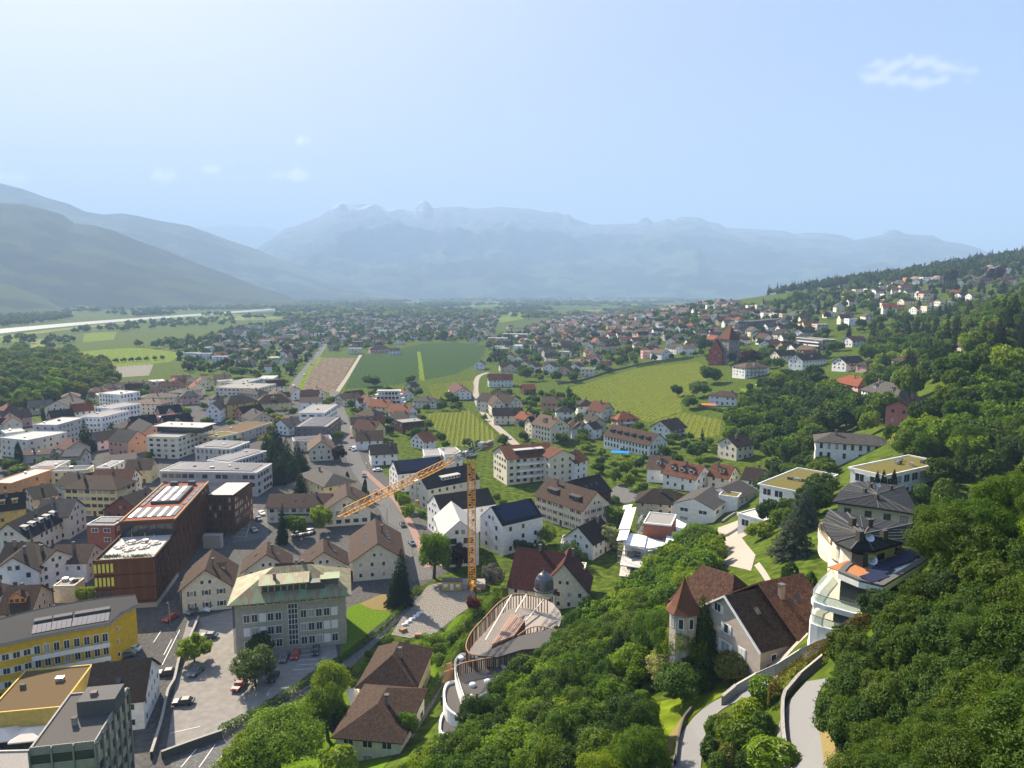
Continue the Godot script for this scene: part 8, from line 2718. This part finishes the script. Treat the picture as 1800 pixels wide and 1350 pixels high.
	tree("b1", 1450, 190, 8, 10, "broad", "bright", "bright tree beside the large cream corner building")
	tree("b1", 1110, 60, 12, 13, "broad", "green", "big green tree beside the white apartments")
	tree("b1", 670, 480, 6, 6, "broad", "bright", "bright tree behind the solar-roofed grey house")
	tree("b1", 150, 660, 7, 9, "broad", "green", "green bushes beside the cream solar house", "bushes beside the cream solar house")
	tree("b1", 80, 620, 7, 8, "broad", "dark", "dark bushes beside the cream solar house")
	tree("b1", 370, 850, 6, 8, "broad", "green", "green tree between the dark brown roofs")
	tree("a1", 505, 320, 6, 5, "broad", "bright", "small yellow-green tree at the corner of the timber office")
	tree("d7", 820, 520, 15, 17, "broad", "purple", "very large purple beech beside the stone tower")
	tree("d7", 330, 400, 17, 10, "broad", "dark", "tall dark tree beside the red mansion")
	tree("d7", 450, 330, 9, 6, "broad", "bright", "yellow-green tree behind the red mansion")
	tree("d7", 640, 520, 12, 9, "broad", "silver", "grey-green tree below the stone tower")
	tree("d7", 400, 700, 15, 16, "broad", "green", "broad green tree at the vineyard's upper corner", "broad trees at the vineyard's upper edge")
	tree("d7", 290, 850, 12, 15, "broad", "green", "broad green tree in the vineyard's edge", "broad trees at the vineyard's upper edge")
	tree("d7", 60, 870, 9, 9, "broad", "dark", "dark tree standing in the vineyard")
	tree("d7", 200, 990, 10, 9, "broad", "green", "green tree before the white house with the orange awning")
	tree("d7", 1130, 770, 15, 14, "broad", "bright", "bright round tree below the white dark-roofed house")
	tree("d7", 825, 830, 4, 5, "ball", "dark", "dark round clipped bush on the lawn")
	tree("c3", 600, 440, 20, 18, "broad", "dark", "huge dark tree beyond the dark green field")
	tree("c3", 780, 430, 16, 13, "broad", "olive", "broad grey-green tree beyond the dark green field")
	tree("c3", 1320, 780, 14, 13, "broad", "green", "big round tree between the lane houses")
	tree("c3", 310, 830, 9, 11, "broad", "green", "round green tree at the lower edge of the dark green field")
	tree("c2", 1560, 840, 11, 16, "broad", "green", "round dark tree at the field's lower corner")
	tree("c2", 380, 760, 12, 16, "broad", "bright", "bright wide tree before the white banners")
	tree("c2", 820, 560, 14, 13, "broad", "purple", "dark purple beech by the country road")
	tree("c2", 300, 690, 14, 14, "broad", "purple", "dark purple tree among the garden houses")
	tree("c4", 615, 570, 14, 14, "broad", "olive", "grey-green tree behind the pale yellow mansion")
	tree("c4", 1275, 500, 17, 9, "broad", "dark", "tall dark tree beside the red mansion's village side")
	tree("c4", 470, 300, 13, 13, "broad", "purple", "purple beech among the far village roofs")
	tree("c5", 370, 430, 22, 26, "broad", "bright", "very large bright round tree on the hillside edge")
	tree("c5", 240, 400, 14, 14, "broad", "yellow", "yellow-green tree on the hillside edge")
	tree("c5", 960, 380, 11, 14, "broad", "yellow", "golden yellow tree among the hillside houses")
	tree("c5", 1335, 310, 26, 22, "broad", "purple", "large dark purple beech above the hillside houses")
	tree("c5", 1620, 290, 24, 24, "broad", "purple", "dark purple beech beside the white hillside villa")
	for a in [[850, 660, 34, 15], [905, 640, 32, 14], [1060, 640, 34, 15], [1180, 650, 36, 16], [1120, 600, 32, 14], [1310, 680, 38, 18], [1360, 640, 36, 16], [960, 720, 26, 12], [1000, 660, 30, 13], [1330, 560, 34, 14], [1700, 600, 36, 16], [1750, 540, 36, 16], [1240, 610, 30, 13], [1650, 660, 30, 14], [1780, 640, 34, 16], [870, 740, 24, 11], [1270, 760, 28, 13]]:
		tree("c5", a[0], a[1], a[2] * 0.72, a[3] * 0.72, "conifer", "fir" if int(a[0]) % 3 else "yew", "tall dark conifer in the belt above the slope houses", "tall conifers above the slope houses")
	# woods and gardens
	var near := [[0.5, "broad", "green", 6, 9, 0.85], [0.2, "broad", "dark", 6, 9, 0.85], [0.3, "broad", "bright", 5, 8, 0.95]]
	grove("p", [[730, 1390], [790, 1345], [840, 1290], [900, 1230], [960, 1175], [1010, 1125], [1060, 1090], [1100, 1100], [1150, 1090], [1195, 1130], [1215, 1170], [1170, 1250], [1125, 1270], [1150, 1352], [1130, 1440], [700, 1440]], 4.4, near, "%s leafy tree on the steep wooded bank below the turreted house", "trees of the steep wooded bank", 0.6)
	grove("p", [[1085, 1090], [1130, 1030], [1180, 990], [1235, 965], [1268, 985], [1262, 1010], [1190, 1095], [1130, 1100]], 4.6, [[0.6, "broad", "bright", 6.5, 9, 0.9], [0.4, "broad", "green", 6.5, 9, 0.9]], "%s dense tree between the scaffolded building and the turreted house", "trees between scaffold and turret", 0.6)
	grove("p", [[1472, 1330], [1462, 1250], [1470, 1185], [1525, 1125], [1600, 1075], [1670, 1035], [1740, 1000], [1800, 970], [1900, 930], [2000, 1400], [1850, 1480], [1520, 1480], [1485, 1400]], 2.7, [[0.66, "broad", "yew", 3.8, 5.6, 0.95], [0.2, "conifer", "yew", 4.5, 6.5, 0.8], [0.14, "broad", "dark", 3.8, 5.4, 0.95]], "%s conifer-like tree in the dense thicket above the bend", "trees of the dense thicket above the bend", 0.4)
	grove("p", [[1610, 1000], [1680, 940], [1720, 900], [1800, 870], [1900, 850], [1900, 1010], [1800, 1030], [1700, 1050], [1640, 1040]], 5.0, [[0.5, "broad", "green", 6, 9, 0.9], [0.3, "broad", "yew", 6, 9, 0.9], [0.2, "broad", "bright", 4, 6, 1.0]], "%s garden tree beside the slate villas", "garden trees beside the slate villas", 1.0)
	grove("p", [[1560, 800], [1620, 740], [1700, 700], [1800, 660], [1900, 640], [1900, 860], [1800, 880], [1740, 900], [1690, 870], [1640, 860], [1600, 840]], 8.5, [[0.45, "broad", "green", 9, 13, 0.9], [0.2, "broad", "dark", 9, 13, 0.9], [0.22, "broad", "bright", 8, 12, 0.95], [0.13, "conifer", "yew", 10, 15, 0.45]], "%s tree in the garden wood above the villas", "trees in the garden wood above the villas", 2.0)
	grove("p", [[1270, 780], [1300, 730], [1340, 690], [1420, 670], [1470, 690], [1500, 720], [1560, 740], [1600, 760], [1560, 790], [1470, 760], [1440, 800], [1380, 830], [1300, 800]], 9.5, [[0.5, "broad", "dark", 11, 16, 0.85], [0.35, "broad", "green", 10, 15, 0.9], [0.15, "broad", "bright", 10, 14, 0.9]], "%s tree in the wood behind the mossy-roofed villas", "trees in the wood behind the mossy-roofed villas", 2.0)
	grove("p", [[1500, 640], [1560, 600], [1640, 570], [1740, 540], [1900, 520], [1900, 660], [1780, 680], [1680, 700], [1600, 720], [1530, 690]], 14, [[0.35, "broad", "green", 12, 18, 0.85], [0.25, "broad", "bright", 11, 16, 0.9], [0.2, "broad", "olive", 10, 15, 0.95], [0.2, "conifer", "fir", 16, 24, 0.42]], "%s tree on the upper slope among the tall conifers", "trees on the upper slope among the conifers", 3.0)
	grove("p", [[1300, 545], [1420, 520], [1560, 490], [1700, 460], [1800, 445], [1950, 420], [1950, 540], [1750, 560], [1600, 590], [1500, 600], [1400, 570]], 22, [[0.4, "broad", "green", 8, 13, 0.95], [0.2, "broad", "dark", 8, 13, 0.9], [0.2, "broad", "bright", 7, 12, 0.95], [0.2, "conifer", "fir", 11, 18, 0.45]], "%s tree among the hillside houses", "trees among the hillside houses", 7.0)
	hill_wood()
	var mixed := [[0.45, "broad", "green", 6, 11, 0.95], [0.25, "broad", "dark", 6, 11, 0.9], [0.18, "broad", "bright", 5, 9, 1.0], [0.04, "broad", "purple", 7, 10, 0.9], [0.08, "conifer", "fir", 9, 14, 0.45]]
	grove("p", [[860, 600], [980, 560], [1120, 545], [1300, 535], [1420, 560], [1480, 620], [1440, 650], [1300, 660], [1230, 630], [1120, 640], [1000, 678], [940, 670], [900, 650], [855, 640]], 17, mixed, "%s garden tree among the village houses beyond the vineyards", "garden trees among the village houses", 2.5)
	grove("p", [[300, 610], [420, 575], [560, 560], [720, 555], [880, 552], [860, 602], [740, 600], [640, 615], [570, 620], [520, 690], [440, 660], [330, 660]], 18, mixed, "%s garden tree at the far end of the main street", "garden trees at the far end of the street", 2.5)
	grove("p", [[600, 700], [700, 690], [760, 700], [830, 700], [870, 690], [1000, 690], [1040, 720], [1130, 750], [1280, 780], [1200, 840], [1080, 860], [1000, 790], [880, 790], [740, 790], [650, 760], [610, 720]], 12.5, [[0.5, "broad", "green", 4, 8, 1.0], [0.25, "broad", "bright", 3.5, 6, 1.0], [0.25, "broad", "dark", 4, 8, 1.0]], "%s garden tree around the small vineyard and the lane", "garden trees around the small vineyard", 1.8)
	grove("p", [[0, 690], [200, 690], [330, 670], [480, 690], [580, 700], [600, 780], [480, 800], [300, 830], [100, 850], [0, 830]], 19, [[0.5, "broad", "green", 4, 8, 1.0], [0.3, "broad", "bright", 3.5, 6.5, 1.0], [0.2, "broad", "dark", 4, 8, 1.0]], "%s small town tree between the yellow and cream buildings", "small trees between the town buildings", 1.5)
	grove("p", [[640, 870], [760, 860], [960, 880], [1090, 870], [1100, 980], [1040, 1010], [900, 960], [780, 980], [660, 960]], 13, [[0.6, "ball", "green", 2, 3.5, 1.2], [0.4, "broad", "bright", 3, 5, 1.0]], "%s small tree or shrub between the houses round the crane", "shrubs between the houses round the crane", 1.2)
	grove("p", [[1330, 850], [1450, 800], [1480, 840], [1440, 900], [1390, 960], [1330, 930]], 7, [[0.5, "broad", "green", 5, 8, 1.0], [0.5, "broad", "dark", 6, 9, 0.9]], "%s garden tree around the mossy-roofed villa", "garden trees around the mossy-roofed villa", 1.0)
	grove("p", [[640, 1120], [720, 1130], [830, 1090], [800, 1160], [740, 1250], [700, 1320], [640, 1300], [610, 1240], [600, 1180]], 4.6, [[0.5, "ball", "bright", 1.4, 2.6, 1.2], [0.5, "ball", "green", 1.2, 2.4, 1.3]], "%s garden shrub in the plots below the building site", "garden shrubs below the building site", 0.5)
	grove("a4", [[20, 950], [220, 900], [420, 880], [640, 850], [640, 900], [460, 950], [260, 1010], [250, 1200], [150, 1330], [20, 1330]], 2.6, [[0.6, "ball", "green", 1.4, 3.0, 1.3], [0.4, "ball", "bright", 1.2, 2.2, 1.4]], "%s low shrub at the edge of the sunny grass slope", "low shrubs at the grass slope", 0.2)
	grove("p", [[-100, 640], [0, 628], [120, 625], [195, 650], [200, 690], [130, 715], [0, 735], [-120, 740]], 13, [[0.4, "broad", "green", 10, 19, 0.9], [0.4, "broad", "olive", 10, 19, 0.9], [0.2, "broad", "bright", 9, 16, 0.9]], "%s tree of the riverside wood behind the white apartments", "trees of the riverside wood", 1.0)
	for c in 8:
		tree("c1", 950 + c * 68, 668 - c * 4, 6, 7, "broad", "green", "round orchard tree in the row on the bright meadow", "orchard trees in a row")
	grove("p", [[-100, 596], [60, 590], [200, 575], [260, 560], [400, 545], [420, 590], [330, 620], [200, 612], [80, 625], [-100, 640]], 39, [[0.3, "broad", "green", 10, 15, 1.1], [0.2, "broad", "bright", 10, 15, 1.1], [0.3, "broad", "olive", 9, 14, 1.2]], "%s riverside tree on the meadows", "riverside trees on the meadows", 1.0)
	grove("p", [[-100, 562], [120, 545], [126, 560], [50, 572], [-100, 580]], 32, [[0.5, "broad", "olive", 13, 18, 1.0], [0.5, "broad", "green", 13, 18, 1.0]], "%s tree of the wood beyond the river", "trees of the wood beyond the river", 0.0)
	grove("p", [[160, 552], [300, 540], [500, 532], [700, 530], [900, 536], [980, 545], [880, 556], [700, 560], [560, 552], [400, 545], [260, 558]], 40, [[0.5, "broad", "green", 13, 20, 1.1], [0.3, "broad", "dark", 13, 20, 1.1]], "%s far tree on the valley floor", "far trees on the valley floor", 0.0)
	var r := RandomNumberGenerator.new()
	r.seed = 91
	for k in 2600:             # the wooded valley floor beyond
		var d := r.randf_range(2200, 7200)
		var x := r.randf_range(-0.75, 0.30) * d
		if sin(x * 0.004 + d * 0.0013) + sin(d * 0.0031 - x * 0.002) < -0.1 or relief(x, -d) > 40.0:
			continue
		sow("broad", Vector3(x, 0, -d), r.randf_range(13, 24), r.randf_range(22, 60), ["green", "bright", "olive"][r.randi() % 3], "far tree on the valley floor", "far trees on the valley floor")

func hill_wood() -> void:      # the forest along the top of the slope, up to its skyline
	var r := RandomNumberGenerator.new()
	r.seed = 17
	for k in 5200:
		var d := r.randf_range(950, 2150)
		var x := r.randf_range(-30, 0.78 * d)
		var y := relief(x, -d)
		var v := 510.0 + (92.0 - y) / d * 1300.0            # about where it shows
		var u := 900.0 + x / d * 1300.0
		var edge := lerpf(548.0, 478.0, clampf((u - 1000.0) / 800.0, 0, 1))
		if v > edge + 2.0 or blocked(Vector2(x, -d), 9.0):
			continue
		if r.randf() < (0.4 if v < edge - 10.0 else 0.75):
			var fir := r.randf() < 0.32
			sow("conifer" if fir else "broad", Vector3(x, 0, -d), r.randf_range(16, 26) if fir else r.randf_range(12, 19), r.randf_range(7, 10) if fir else r.randf_range(11, 17), "fir" if fir else ["green", "dark", "yew", "dark"][r.randi() % 4], "forest tree on the crest of the wooded hillside", "forest trees on the hillside crest")

func base_materials() -> void:
	mat("meadow", lin(0.105, 0.155, 0.018), 0.95, "mottle", 0.05)
	var p := mat("painted", Color.WHITE, 0.95)
	p.vertex_color_use_as_albedo = true

func _ready() -> void:
	rng.seed = 7
	make_view()
	make_textures()
	base_materials()
	house_materials()
	ground_materials()
	hero_materials()
	for k in ["painted", "meadow", "asphalt", "asphalt_pale", "road_grey", "soil", "dry_grass", "lawn", "bright_grass", "crop", "crop_pale", "vine_floor", "gravel", "paving", "pink_paving", "river"]:
		M[k].metallic_specular = 0.1
	make_leaves()
	make_ground()
	make_mountains()
	make_ground_cover()
	make_walls_and_hedges()
	make_town()
	make_landmarks()
	distant_town()
	make_trees()
	plant_all()
